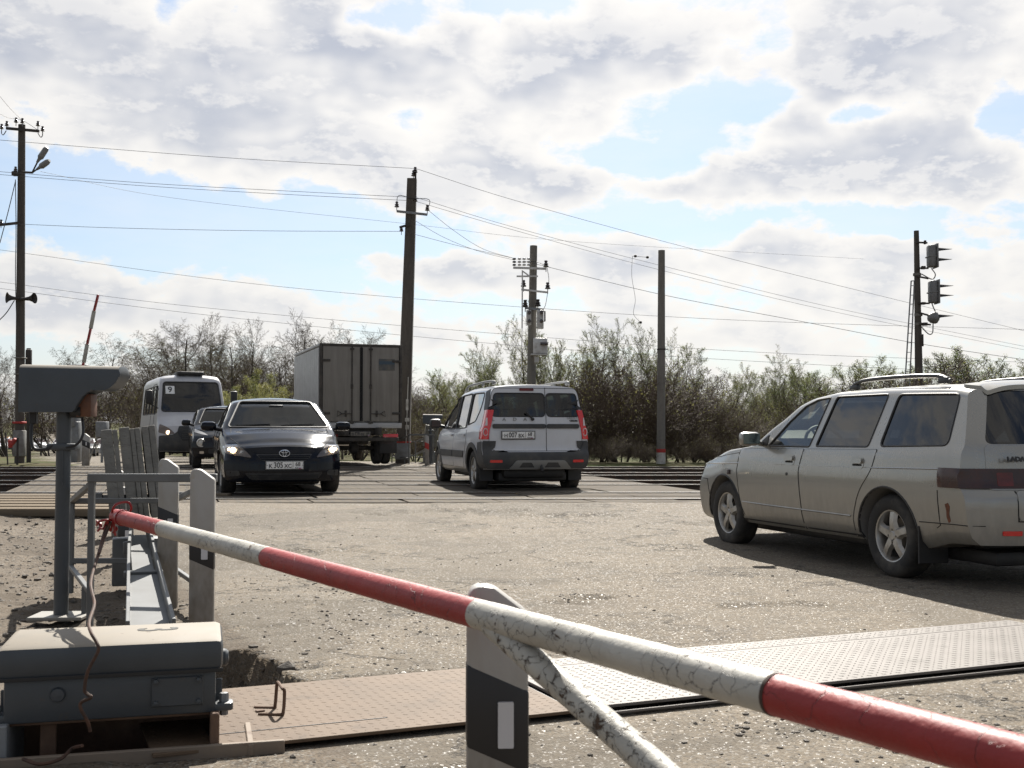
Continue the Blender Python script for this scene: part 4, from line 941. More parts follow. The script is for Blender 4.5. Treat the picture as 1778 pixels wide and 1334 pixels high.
class Car:
    def __init__(s, name, label, cat, body, paint, cabin, arches, cuts, loc, heading, group=None, pitch=0.0, roll=0.0, ins=0.055, inmat=None, archr=0.34, ox=0.0):
        s.t = thing(name, label, cat, loc, 0, group); s.t.rotation_euler = (roll, -pitch, R(90) + heading); s.paint = paint; s.ox = ox
        bm = body.shell(0, body.L); s.tree = BVHTree.FromBMesh(bm); s.B = body
        me_o = bm2obj(bm, 'body', [paint, inmat or M_dark]); me_o.parent = s.t; s.body = me_o
        bpy.context.view_layer.update(); tools = []
        if cabin:
            x0, x1 = cabin; cb = body.shell(x0, x1, 0.34, ins, nx=40); tools.append(bm2obj(cb, 'tool', []))
            for (view, outl) in cuts:
                mb = MB()
                if view == 'S': mb.prism(outl, -1.5, -0.25, 'xz'); tools.append(mb.build('tool', [])); mb = MB(); mb.prism(outl, 0.25, 1.5, 'xz')
                elif view == 'F': mb.prism(outl, (x0 + x1) / 2, body.L + 0.3, 'yz')
                elif view == 'B': mb.prism(outl, -0.3, (x0 + x1) / 2, 'yz')
                tools.append(mb.build('tool', []))
        for (ax, az, ar) in arches:
            for sd_ in (-1, 1):
                n = 36; poly = [(ax + ar * math.cos(6.2832 * k / n), az + ar * math.sin(6.2832 * k / n)) for k in range(n)]
                y0, y1 = (0.42 * body.W / 1.7, 1.4) if sd_ > 0 else (-1.4, -0.42 * body.W / 1.7)
                tools.append(MB().prism(poly, y0, y1, 'xz').build('tool', []))
        inv = s.t.matrix_world
        for tl in tools:
            tl.matrix_world = s.t.matrix_world
            md = me_o.modifiers.new('b', 'BOOLEAN'); md.operation = 'DIFFERENCE'; md.solver = 'EXACT'; md.object = tl
        dg = bpy.context.evaluated_depsgraph_get(); dg.update()
        me = bpy.data.meshes.new_from_object(me_o.evaluated_get(dg)); me_o.modifiers.clear(); old = me_o.data; me_o.data = me; me.name = 'body'; bpy.data.meshes.remove(old)
        for tl in tools: bpy.data.objects.remove(tl)
        mi = []
        for p in me.polygons:
            c = p.center; r_ = s.tree.find_nearest(c)
            mi.append(1 if r_[3] is None or r_[3] > 0.004 else 0)
        me.polygons.foreach_set('material_index', mi); me.polygons.foreach_set('use_smooth', [True] * len(mi)); me.set_sharp_from_angle(angle=R(32)); me.update()
        if ox: # shift so that the Empty stands between the wheels
            me_o.location.x = -ox
    DIR = {'L': ((1, 0, 0), (0, 0, 1), (0, 1, 0)), 'R': ((1, 0, 0), (0, 0, 1), (0, -1, 0)), 'F': ((0, 1, 0), (0, 0, 1), (1, 0, 0)), 'B': ((0, 1, 0), (0, 0, 1), (-1, 0, 0)), 'T': ((1, 0, 0), (0, 1, 0), (0, 0, 1))}
    def proj(s, view, a, b, off=0.0):
        u, v, w = (Vector(k) for k in s.DIR[view]); o = u * a + v * b + w * 6; h = s.tree.ray_cast(o, -w)
        if view in 'FB':
            for _ in range(24):                       # round the corner: stay on the end face, never slide along the flank
                if h[0] is not None and abs(h[1].dot(w)) > 0.2: break
                a *= 0.992; o = u * a + v * b + w * 6; h = s.tree.ray_cast(o, -w)
        if h[0] is None:
            nr = s.tree.find_nearest(u * a + v * b + w * (s.B.W / 2 if view in 'LR' else (s.B.L if view == 'F' else 0))); return nr[0] + nr[1] * off, nr[1]
        return h[0] + h[1] * off, h[1]
    def patch(s, name, outl, view, mat, off=0.004, thick=0.012, parent=None, step=0.06, label=None, r=0.0, grow=0):
        outl = rpoly(outl, r) if r else [tuple(p[:2]) for p in outl]
        bm = bmesh.new(); vs = [bm.verts.new((a, b, 0)) for a, b in outl]; bm.faces.new(vs)
        lo = [min(p[i] for p in outl) for i in (0, 1)]; hi = [max(p[i] for p in outl) for i in (0, 1)]
        for i in (0, 1):
            n = int((hi[i] - lo[i]) / step)
            for k in range(1, n + 1):
                c = [0, 0, 0]; c[i] = lo[i] + (hi[i] - lo[i]) * k / (n + 1); no = [0, 0, 0]; no[i] = 1
                bmesh.ops.bisect_plane(bm, geom=bm.verts[:] + bm.edges[:] + bm.faces[:], plane_co=c, plane_no=no, dist=1e-5)
        bmesh.ops.triangulate(bm, faces=[f for f in bm.faces if len(f.verts) > 4])
        w = Vector(s.DIR[view][2]); nor = {}
        for v in bm.verts:
            p, n = s.proj(view, v.co.x, v.co.y, off); v.co = p - Vector((s.ox, 0, 0)); nor[v.index] = n
        for f in bm.faces:
            f.normal_update()
        sgn = sum(f.normal.dot(w) * f.calc_area() for f in bm.faces)
        if sgn < 0: bmesh.ops.reverse_faces(bm, faces=bm.faces[:])
        be = [e for e in bm.edges if e.is_boundary]
        g = bmesh.ops.extrude_edge_only(bm, edges=be)
        bm.normal_update()
        for v in [q for q in g['geom'] if isinstance(q, bmesh.types.BMVert)]: v.co -= w * thick
        me = bpy.data.meshes.new(name); bm.to_mesh(me); bm.free(); me.materials.append(mat)
        me.polygons.foreach_set('use_smooth', [True] * len(me.polygons)); me.set_sharp_from_angle(angle=R(40))
        o = bpy.data.objects.new(name, me); col.objects.link(o); o.parent = parent or s.t
        if label: o['label'] = label
        return o
    def wrap(s, name, path, zlo, zhi, mat, off=.008, parent=None, side=1, nz=7, name_=None):
        """lamp wrapped round a corner: path = [(x along, a across)], height zlo..zhi"""
        V = []; F = []; B = s.B
        for (xn, a) in path:
            for k in range(nz):
                z = zlo + (zhi - zlo) * k / (nz - 1); lo, hi = 0.0, 1.0
                for _ in range(22):
                    m_ = (lo + hi) / 2
                    if B.P(xn, a, m_)[2] < z: lo = m_
                    else: hi = m_
                p = Vector(B.P(xn, a * side, (lo + hi) / 2)); nr = s.tree.find_nearest(p); V.append(tuple(nr[0] + nr[1] * off - Vector((s.ox, 0, 0))))
        n = len(path)
        for i in range(n - 1):
            for k in range(nz - 1): F.append((i * nz + k, (i + 1) * nz + k, (i + 1) * nz + k + 1, i * nz + k + 1))
        bm = bmesh.new(); vs = [bm.verts.new(v) for v in V]
        for f in F: bm.faces.new([vs[i] for i in (f if side < 0 else f[::-1])])
        be = [e for e in bm.edges if e.is_boundary]; g = bmesh.ops.extrude_edge_only(bm, edges=be); cen = Vector((1.0, 0, (zlo + zhi) / 2))
        for v in [q for q in g['geom'] if isinstance(q, bmesh.types.BMVert)]: v.co += (cen - v.co).normalized() * (off + .01)
        return MB().frombm(bm, 0, True).build(name, mat, parent or s.t)
    def line(s, name, pts, view, mat, rad=0.004, off=0.0, parent=None, closed=False, n=5, dens=0.05):
        if closed: pts = list(pts) + [pts[0]]
        P = []
        for (a, b) in zip(pts[:-1], pts[1:]):
            k = max(1, int(math.dist(a[:2], b[:2]) / dens))
            for j in range(k): P.append((a[0] + (b[0] - a[0]) * j / k, a[1] + (b[1] - a[1]) * j / k))
        P.append(pts[-1][:2]); Q = [s.proj(view, a, b, off)[0] - Vector((s.ox, 0, 0)) for a, b in P]
        return MB().tube(Q, rad, n).build(name, mat, parent or s.t)
    def both(s, fn):
        for v in 'LR': fn(v)
M_tyre = pm('tyre_rubber', (0.022, 0.021, 0.020), 0.85, c2=(0.075, 0.066, 0.055), nscale=7, nlo=0.45, nhi=0.75)
M_disc = pm('brake_disc', (0.16, 0.14, 0.12), 0.5, 0.8)
def make_wheel(parent, x, y, R_, rr, w, rimmat, style='five', side=1, steer=0.0):
    mb = MB(); hw = w / 2
    prof = [(rr - .008, -hw + .012), (rr + .004, -hw + .002), (rr + .03, -hw - .004), (R_ - .045, -hw - .006), (R_ - .018, -hw + .006), (R_ - .004, -hw + .028), (R_, -hw + .05), (R_, hw - .05), (R_ - .004, hw - .028), (R_ - .018, hw - .006), (R_ - .045, hw + .006), (rr + .03, hw + .004), (rr + .004, hw - .002), (rr - .008, hw - .012)]
    mb.lathe(prof, 44, 'Y'); 
    for k in range(60):  # shoulder tread blocks
        a = 6.2832 * k / 60
        for sgn in (-1, 1):
            mb.box((0, 0, 0), (0.001, 0.001, 0.001)) if False else None
    wheel = mb.build('wheel', M_tyre, parent, (x, y, R_), steer)
    rb = MB()
    f = hw * side * 0.80
    rb.lathe([(rr - .002, -hw + .01), (rr - .018, -hw + .02), (rr - .03, 0), (rr - .028, f * side - .03 if side > 0 else 0.0), (rr - .012, hw - .012), (rr + .006, hw - .004), (rr + .006, hw - .012)] if side > 0 else
             [(rr - .002, hw - .01), (rr - .018, hw - .02), (rr - .03, 0), (rr - .028, 0.0), (rr - .012, -hw + .012), (rr + .006, -hw + .004), (rr + .006, -hw + .012)], 40, 'Y', mi=0)
    n = {'five': 5, 'six': 6, 'seven': 7, 'steel': 0}[style]
    for k in range(n):
        a = 6.2832 * k / n + 0.3; wi, wo = (0.050, 0.034) if n == 5 else (0.035, 0.022)
        d = Vector((math.cos(a), 0, math.sin(a))); q = Vector((-math.sin(a), 0, math.cos(a))); yy = Vector((0, side, 0))
        V = []
        for (rad, wd, dep, th) in ((0.035, wi, 0.80, 0.03), (rr * 0.55, (wi + wo) / 2 * 0.9, 0.86, 0.022), (rr - 0.012, wo * 1.25, 0.74, 0.022)):
            c0 = d * rad + yy * hw * dep
            V += [c0 - q * wd * 0.55, c0 + q * wd * 0.55, c0 + q * wd - yy * th, c0 - q * wd - yy * th]
        Fq = []
        for i in (0, 4): Fq += [(i, i + 1, i + 5, i + 4), (i + 1, i + 2, i + 6, i + 5), (i + 2, i + 3, i + 7, i + 6), (i + 3, i, i + 4, i + 7)]
        rb.add(V, Fq, 0, False)
    cy = hw * 0.86 * side
    if n: rb.lathe([(0, cy), (0.028, cy), (0.036, cy - .006 * side), (0.058, cy - 0.012 * side), (0.062, cy - 0.035 * side)], 24, 'Y')
    else: rb.lathe([(0, cy), (0.05, cy), (0.07, cy - .02 * side), (rr * .6, cy - .015 * side), (rr * .75, cy - .03 * side), (rr - .015, cy - .05 * side)], 32, 'Y')
    for k in range(4 if n else 0):
        a = 6.2832 * k / 4; rb.lathe([(0, cy + .002 * side), (.008, cy - .002 * side), (.009, cy - .02 * side)], 6, 'Y', o=(0.045 * math.cos(a), 0, 0.045 * math.sin(a)), mi=1)
    rb.lathe([(0, -0.02 * side), (rr * .68, -0.02 * side), (rr * .68, -0.035 * side)], 28, 'Y', mi=1)
    rb.lathe([(0, -0.045 * side), (rr - .01, -0.045 * side)], 28, 'Y', mi=2)
    rb.build('rim', [rimmat, M_disc, M_dark], wheel)
    return wheel
def wheels(car, xr, xf, yt, R_, rr, w, rimmat, style, steer=0.0):
    for x, st in ((xr, 0), (xf, steer)):
        for sd_ in (1, -1): make_wheel(car.t, x - car.ox, yt * sd_, R_, rr, w, rimmat, style, sd_, st)
M_plate = pm('plate_white', (0.78, 0.78, 0.76), 0.45, c2=(0.55, 0.53, 0.50), nscale=14, nlo=0.5, nhi=0.8)
M_ink = pm('plate_ink', (0.015, 0.015, 0.018), 0.5)
M_trim = pm('black_trim', (0.018, 0.018, 0.019), 0.55, c2=(0.06, 0.056, 0.05), nscale=6, nlo=0.5, nhi=0.9)
def number_plate(car, x, z, face, txt, reg, y=0.0, tilt=0.0, frame=True, dirty=None):
    """Russian plate 520 x 112; face +1 looks forward, -1 backward"""
    M = rotM((0, face, 0), (math.sin(tilt) * face * -1, 0, math.cos(tilt)))
    p = MB().box((0, 0, 0), (0.52, 0.112, 0.006), bev=0.002).build('number_plate', dirty or M_plate, car.t)
    p.matrix_local = Matrix.Translation((x - car.ox, y, z)) @ M.to_4x4()
    if frame: MB().box((0, -0.002, -0.008), (0.54, 0.134, 0.010), bev=0.003).build('plate_frame', M_trim, p)
    mb = MB()
    for a, b, c_, d in ((0, .052, .510, .004), (0, -.052, .510, .004), (-.255, 0, .004, .108), (.255, 0, .004, .108), (.115, 0, .0035, .106)): mb.box((a, b, .0045), (c_, d, .0016))
    mb.lathe([(0, 0.0052), (.006, 0.0052)], 8, 'Z', (-.242, 0, 0)); mb.lathe([(0, 0.0052), (.006, 0.0052)], 8, 'Z', (.244, 0, 0))
    mb.build('border', M_ink, p)
    l1, num, l2 = txt
    text_obj('lettering', l1, 0.078, M_ink, p, (-.197, -.012, .005), depth=.002, xs=1.0, bold=.0012)
    text_obj('lettering', num, 0.110, M_ink, p, (-.088, -.002, .005), depth=.002, xs=.80, bold=.0016)
    text_obj('lettering', l2, 0.078, M_ink, p, (.045, -.012, .005), depth=.002, xs=.92, bold=.0012)
    text_obj('lettering', reg, 0.080, M_ink, p, (.183, .012, .005), depth=.002, xs=.90, bold=.0010)
    text_obj('lettering', 'RUS', 0.027, M_ink, p, (.165, -.038, .005), depth=.002, bold=.0004)
    fl = MB(); fl.box((.213, -.033, .005), (.034, .006, .0012), mi=0); fl.box((.213, -.039, .005), (.034, .006, .0012), mi=1); fl.box((.213, -.045, .005), (.034, .006, .0012), mi=2)
    fl.build('flag', [M_plate, M_flagb, M_flagr], p); return p
M_flagb = pm('flag_blue', (0.02, 0.06, 0.4), 0.5); M_flagr = pm('flag_red', (0.5, 0.02, 0.02), 0.5)
def seat(car, x, y, mat, z=0.32, tall=0.80):
    mb = MB(); mb.box((x - car.ox, y, z + .08), (.50, .48, .16), bev=.05)
    rot = Matrix.Rotation(R(-14), 3, 'Y'); mb.box((x - .28 - car.ox, y, z + .42), (.12, .48, tall - .26), rot, bev=.05)
    mb.box((x - .37 - car.ox, y, z + tall - .02), (.09, .26, .17), rot, bev=.035); mb.tube([(x - .34 - car.ox, y - .06, z + tall - .2), (x - .36 - car.ox, y - .06, z + tall)], .006); mb.tube([(x - .34 - car.ox, y + .06, z + tall - .2), (x - .36 - car.ox, y + .06, z + tall)], .006)
    return mb.build('seat', mat, car.t)
def steering_wheel(car, x, y, z, mat, r=0.185):
    mb = MB(); ax = Matrix.Rotation(R(-62), 3, 'Y'); c = Vector((x - car.ox, y, z))
    P = [c + ax @ Vector((r * math.cos(t_ * 6.2832 / 28), r * math.sin(t_ * 6.2832 / 28), 0)) for t_ in range(29)]
    mb.tube(P, .014, 8, cap=False)
    for a in (0.5, 2.6, 4.7): mb.tube([c - ax @ Vector((0, 0, .03)), c + ax @ Vector((r * math.cos(a), r * math.sin(a), 0))], .013, 6)
    mb.lathe([(0, .0), (.06, -.005), (.065, -.03)], 16, 'Z', (0, 0, 0)) if False else None
    mb.tube([c - ax @ Vector((0, 0, .03)), c - ax @ Vector((0, 0, .35))], .03, 8)
    return mb.build('steering_wheel', mat, car.t)
M_seat = pm('seat_cloth', (0.07, 0.07, 0.075), 0.9, c2=(0.04, 0.04, 0.045), nscale=30)
M_dash = pm('dashboard_plastic', (0.05, 0.05, 0.055), 0.6)

def carpaint(name, c, metal=0.0, rough=0.30, dust=(0.27, 0.24, 0.20), dust_amt=0.5, coat=0.6, lowdust=0.6, flake=0.0, spec=0.5):
    """paint with a film of road dust, heavier near the sills (object space height)"""
    m, t, b = newmat(name); tc = t.new('ShaderNodeTexCoord').outputs['Object']
    sp = t.new('ShaderNodeSeparateXYZ'); t.l.new(tc, sp.inputs[0])
    low = t.mr(sp.outputs[2], 0.25, 0.75, lowdust, 0.06, True)
    nz = t.mr(t.noise(tc, 2.6, 6, 0.65, 0.3), 0.3, 0.8); nf = t.mr(t.noise(t.scalev(tc, (1, 1, .4)), 22, 4, 0.6), 0.3, 0.9)
    d = t.math('MULTIPLY', t.math('ADD', t.math('MULTIPLY', nz, dust_amt), t.math('MULTIPLY', low, t.math('ADD', .45, nf))), 1.0, clamp=True)
    t.set(b.inputs['Base Color'], t.mix(d, c, dust)); b.inputs['Metallic'].default_value = metal
    if metal: t.set(b.inputs['Metallic'], t.math('MULTIPLY', metal, t.math('SUBTRACT', 1.0, d)))
    t.set(b.inputs['Roughness'], t.math('ADD', rough, t.math('MULTIPLY', d, 0.45)))
    t.set(b.inputs['Coat Weight'], t.math('MULTIPLY', coat, t.math('SUBTRACT', 1.0, d))); b.inputs['Coat Roughness'].default_value = 0.05; b.inputs['Specular IOR Level'].default_value = spec; b.inputs['Coat IOR'].default_value = 1.4
    return m
# ================= silver estate car (near, right)
def arch_cut(poly, ax, az, r, n=8):
    return poly
M_silver = carpaint('silver_paint', (0.31, 0.302, 0.278), 0.6, 0.24, dust=(0.135, 0.122, 0.102), dust_amt=0.09, coat=0.8, lowdust=0.5)
M_tint = glassmat('tinted_glass', (0.03, 0.035, 0.045), film=0.0, dirt=0.03)
M_clear = glassmat('clear_glass', (0.72, 0.78, 0.74), dirt=0.08)
M_alloy = pm('alloy_rim', (0.40, 0.39, 0.37), 0.38, 0.75, c2=(0.22, 0.20, 0.17), nscale=9, nlo=0.45, nhi=0.75)
M_black = pm('gap_black', (0.008, 0.008, 0.008), 0.9)
M_rust = pm('rust', (0.16, 0.06, 0.03), 0.9, c2=(0.08, 0.035, 0.02), nscale=40)
M_chrome = pm('chrome', (0.75, 0.75, 0.75), 0.12, 1.0)
M_redlens = pm('smoked_red_lens', (0.13, 0.014, 0.012), 0.25, c2=(0.06, 0.01, 0.010), nscale=10)
M_smoke = pm('smoked_lens', (0.028, 0.012, 0.012), 0.22, c2=(.05, .014, .01), nscale=9)
M_mirror = pm('mirror_silver', (.12, .15, .155), .08, 1.0)
M_red = pm('red_lens', (0.62, 0.012, 0.015), 0.15, coat=0.6)
M_railpaint = pm('rail_grey_paint', (0.035, 0.037, 0.04), 0.45)
B = Body(4.285, 1.68,
    zb=[(0, .31), (.35, .30), (.6, .245), (3.6, .235), (4.0, .21), (4.285, .23)],
    belt=[(0, .945), (2.0, .93), (3.0, .905), (4.285, .74)],
    top=[(0, 1.365), (.25, 1.385), (1.2, 1.405), (1.9, 1.397), (2.22, 1.36), (2.40, 1.31), (2.96, .975), (3.08, .952), (3.7, .90), (4.05, .835), (4.22, .775), (4.285, .75)],
    rear=[(.2, .03), (.32, .01), (.42, 0), (.62, .0), (.66, .035), (.68, .05), (.9, .07), (.96, .085), (1.36, .30), (1.45, .40)],
    front=[(.15, .10), (.3, .03), (.45, 0), (.56, 0.0), (.60, .035), (.75, .09), (.85, .2)],
    tumble=.36, rr=.05, crown=.035, cr=.17, cf=.24, fd=.85, rd=.62, wplan=[(0, .95), (.9, .995), (2.2, 1.0), (3.4, .995), (4.285, .93)], pw=3)
wA = rpoly([(2.70, .925), (2.47, 1.13), (2.28, 1.26), (2.12, 1.31), (1.94, 1.322), (2.04, .925)], .02)
wB = rpoly([(1.95, .93), (1.85, 1.325), (1.17, 1.325), (1.20, 1.15), (1.24, .935)], .03)
wC = rpoly([(1.10, .94), (1.045, 1.32), (.40, 1.305), (.375, .955)], .05)
ws = rpoly([(-.66, .99), (-.50, 1.325), (.50, 1.325), (.66, .99)], .05)
wr = rpoly([(-.645, .965), (-.50, 1.325), (.50, 1.325), (.645, .965)], .05)
HW = Vector((-math.sin(R(17)), math.cos(R(17)), 0)); LW = Vector((-math.cos(R(17)), -math.sin(R(17)), 0))
c0 = Vector((2.80, 8.33, 0)) - LW * .70
M_cabin = pm('cabin_lining', (0.16, 0.155, 0.15), 0.9)
car = Car('estate_car', 'dusty silver estate car with roof rails and five spoke wheels at the right edge', 'car', B, M_silver, (.32, 2.93),
          [(.99, .30, .345), (3.48, .30, .345)], [('S', wA), ('S', wB), ('S', wC), ('F', ws), ('B', wr)], (c0.x, c0.y, .004), R(17), ox=.99, inmat=M_cabin)
GAP = 0.0035
seamA = [(3.17, .885), (3.18, .70), (3.13, .45), (3.06, .27)]
doorF = rpoly([(3.165, .895, .02), (3.185, .70, .1), (3.13, .42, .1), (3.07, .262, .01), (2.115, .262, .02), (2.12, .45, .2), (2.155, .75, .2), (2.10, .905, .02)], .03)
doorR = rpoly([(2.075, .905, .02), (2.135, .75, .2), (2.10, .45, .2), (2.095, .262, .02), (1.40, .262, .02), (1.395, .42, .1), (1.30, .62, .2), (1.16, .75, .2), (1.11, .915, .02)], .03)
M_doorgap = M_black
for v in 'LR':
    for nm, dd, gx in (('front', doorF, 2.16), ('rear', doorR, 1.17)):
        car.patch('door_gap', [((p[0] - sum(q[0] for q in dd) / len(dd)) * 1.012 + sum(q[0] for q in dd) / len(dd), (p[1] - .6) * 1.012 + .6) for p in dd], v, M_black, .0012, .004)
        d = car.patch('door', dd, v, M_silver, .0045, .006)
        # handle: recessed cup with a pull
        hx = 2.30 if nm == 'front' else 1.33; hz = .815
        car.patch('handle_recess', rpoly([(hx - .085, hz - .045), (hx + .08, hz - .045), (hx + .08, hz + .045), (hx - .085, hz + .045)], .04), v, M_silver, .007, .004, parent=d)
        car.patch('door_handle', rpoly([(hx - .07, hz - .005), (hx + .065, hz - .01), (hx + .065, hz + .03), (hx - .07, hz + .032)], .015), v, M_silver, .022, .015, parent=d)
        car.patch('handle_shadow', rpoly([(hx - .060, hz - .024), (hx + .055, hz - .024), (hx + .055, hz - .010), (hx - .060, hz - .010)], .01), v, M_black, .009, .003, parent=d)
        if nm == 'front': car.patch('lock', rpoly([(2.31, .685), (2.335, .685), (2.335, .71), (2.31, .71)], .012), v, M_trim, .009, .004, parent=d)
    sg = 1 if v == 'L' else -1
    # windows: black seal, pane
    for nm, ww, mat in (('a', wA, M_clear), ('b', wB, M_tint), ('c', wC, M_tint)):
        car.line('window_seal', ww, v, M_trim, .009, -.002, closed=True)
        car.patch('window', ww, v, mat, -.006, .002, step=.3, label='heavily tinted rear side window' if nm != 'a' else 'clear front side window')
    # creases: shoulder line, lower moulding
    car.line('moulding', [(3.10, .425), (2.6, .42), (1.42, .415)], v, M_silver, .007, .004)
    car.line('shoulder_line', [(4.12, .735), (3.2, .765), (2.0, .775), (1.1, .785), (.20, .80)], v, M_silver, .006, .0)
    car.line('bonnet_gap', [(4.17, .745), (3.9, .79), (3.5, .83), (3.19, .86)], v, M_black, .004, .0)
    car.line('wing_gap', [(3.19, .90), (3.205, .70), (3.15, .43), (3.08, .26)], v, M_black, .0025, .001)
    # arch lips
    for ax in (.99, 3.48):
        pts = [(ax + .352 * math.cos(a), .30 + .352 * math.sin(a)) for a in np.linspace(-.12, 3.27, 26)]
        car.line('arch_lip', pts, v, M_trim, .010, -.004, dens=.2)
    car.patch('side_repeater', rpoly([(3.33, .66), (3.37, .66), (3.37, .70), (3.33, .70)], .01), v, M_smoke, .012, .01)
    car.patch('sill', rpoly([(3.12, .235), (3.13, .262), (1.35, .262), (1.34, .235)], .01), v, M_trim, .003, .004)
    # bumper: side seam and lower lip
    car.line('bumper_gap', [(.43, .655), (.42, .42), (.455, .40)], v, M_black, .003, .001)
    car.line('bumper_crease', [(.10, .435), (.3, .435), (.62, .43)], v, M_black, .003, .003)
    car.line('bumper_gap', [(4.26, .565), (4.05, .60), (3.86, .60), (3.80, .45)], v, M_black, .0035, .001)
    car.patch('headlight', rpoly([(4.16, .60), (4.08, .735), (3.97, .735), (4.02, .61)], .03), v, M_smoke, .004, .01)
    # tail lamp wraps onto the side
    # mud flap
    mb = MB(); mb.box((-.36, sg * .70, .27), (.015, .24, .26), bev=.004); mb.build('mud_flap', M_trim, car.t)
    # mirror
    mr_ = MB(); mr_.box((1.80, sg * .93, .985), (.10, .175, .12), Matrix.Rotation(sg * R(-12), 3, 'Z'), bev=.035); mr_.tube([(1.83, sg * .76, .935), (1.81, sg * .86, .955)], .022, 8)
    car.patch('mirror_sail', rpoly([(2.88, .925), (2.72, .925), (2.72, 1.02)], .01), v, M_trim, .006, .008)
    mo = mr_.build('wing_mirror', M_silver, car.t)
    MB().box((1.747, sg * .93 + sg * .005, .988), (.004, .145, .09), Matrix.Rotation(sg * R(-12), 3, 'Z'), bev=.0015).build('mirror_glass', M_mirror if 'M_mirror' in globals() else M_chrome, mo)
    # roof rail
    rp = [(1.62 - .99 + 1.0 + t_, 0) for t_ in ()]
    P = [(1.80, 1.385), (1.72, 1.425), (1.56, 1.447), (1.15, 1.452), (.74, 1.44), (.60, 1.40)]
    yy = sg * .565
    rl = MB().tube(bez([(x - .99, yy - sg * (.0 if 0 else 0), z) for x, z in P], 5), .017, 8).box((.66 - .99, yy, 1.405), (.10, .035, .05), bev=.01).box((1.74 - .99, yy, 1.395), (.10, .035, .04), bev=.01)
    rl.build('roof_rail', M_railpaint, car.t)
car.patch('windscreen', ws, 'F', M_clear, -.008, .002, step=.25); car.line('window_seal', ws, 'F', M_trim, .012, -.002, closed=True)
car.patch('rear_window', wr, 'B', M_tint, -.004, .002, step=.25)
tg = car.patch('tailgate_panel', rpoly([(-.655, .665), (-.655, .955), (.655, .955), (.655, .665)], .03), 'B', M_silver, .004, .005)
car.patch('plate_panel', rpoly([(-.50, .47), (-.50, .66), (.50, .66), (.50, .47)], .035), 'B', M_silver, .006, .01)
car.line('tailgate_gap', [(-.50, .66), (-.50, .465), (.50, .465), (.50, .66)], 'B', M_black, .005, .001)
for sg in (-1, 1):
    car.wrap('tail_light', [(.30, 1), (.22, 1), (.15, 1), (.09, 1), (.04, 1), (0, 1), (0, .96), (0, .9), (0, .82), (0, .72), (0, .62), (0, .5)], .675, .805, M_smoke, .012, side=sg)
    car.patch('lamp_segment', rpoly([(sg * .60, .69), (sg * .50, .69), (sg * .50, .78), (sg * .60, .78)], .01), 'B', M_redlens, .013, .003)
    car.patch('reflector', rpoly([(sg * .60, .375), (sg * .48, .375), (sg * .48, .405), (sg * .60, .405)], .004), 'B', M_red, .010, .008)
car.patch('tail_light_band', [(-.42, .675), (.42, .675), (.42, .80), (-.42, .80)], 'B', M_redlens, .010, .01)
car.patch('rust_patch', [(.36, .565), (.33, .575), (.315, .55), (.325, .50), (.315, .455), (.335, .44), (.352, .48), (.35, .52)], 'L', M_rust, .002, .002, label='brown rust scar on the bumper corner')
sp = car.patch('spoiler', rpoly([(.30, -.53), (.30, .53), (.46, .58), (.46, -.58)], .04), 'T', M_silver, .022, .03)
p_, n_ = car.proj('B', .36, .86, .006)
text_obj('badge', 'LADA 111', .040, M_trim, car.t, (p_.x - .99 - .034, .46, .868), rotM((0, -1, 0), (.14, 0, 1)), .004, xs=1.35, bold=.003)
number_plate(car, .015, .565, -1, ('O', '518', 'KE'), '68', tilt=0)
MB().tube([(-.93, -.42 + .84 * 0 + .0, .27), (-.55, -.42, .27)], .032, 12).build('exhaust_pipe', M_trim, car.t)
mb = MB(); mb.box((.9, 0, .20), (3.3, 1.0, .10), bev=.03); mb.box((-.1, 0, .27), (.9, .9, .18), bev=.05); mb.tube([(0, -.66, .30), (0, .66, .30)], .04, 8); mb.tube([(2.49, -.66, .28), (2.49, .66, .28)], .035, 8); mb.build('underbody', M_trim, car.t)
car.patch('grille', rpoly([(-.35, .60), (-.35, .68), (.35, .68), (.35, .60)], .02), 'F', M_trim, .004, .01)
wheels(car, .99, 3.48, .70, .30, .19, .185, M_alloy, 'five')
for y in (.36, -.36): seat(car, 2.15, y, M_seat, .30, .78)
mb = MB(); mb.box((1.35 - .99, 0, .62), (.16, 1.2, .62), Matrix.Rotation(R(-12), 3, 'Y'), bev=.05); mb.build('rear_bench', M_seat, car.t)
mb = MB(); mb.box((2.84 - .99, 0, .79), (.36, 1.32, .26), bev=.08); mb.build('dashboard', M_dash, car.t)
steering_wheel(car, 2.50, .36, .93, M_dash)
CARS = {'estate': car}
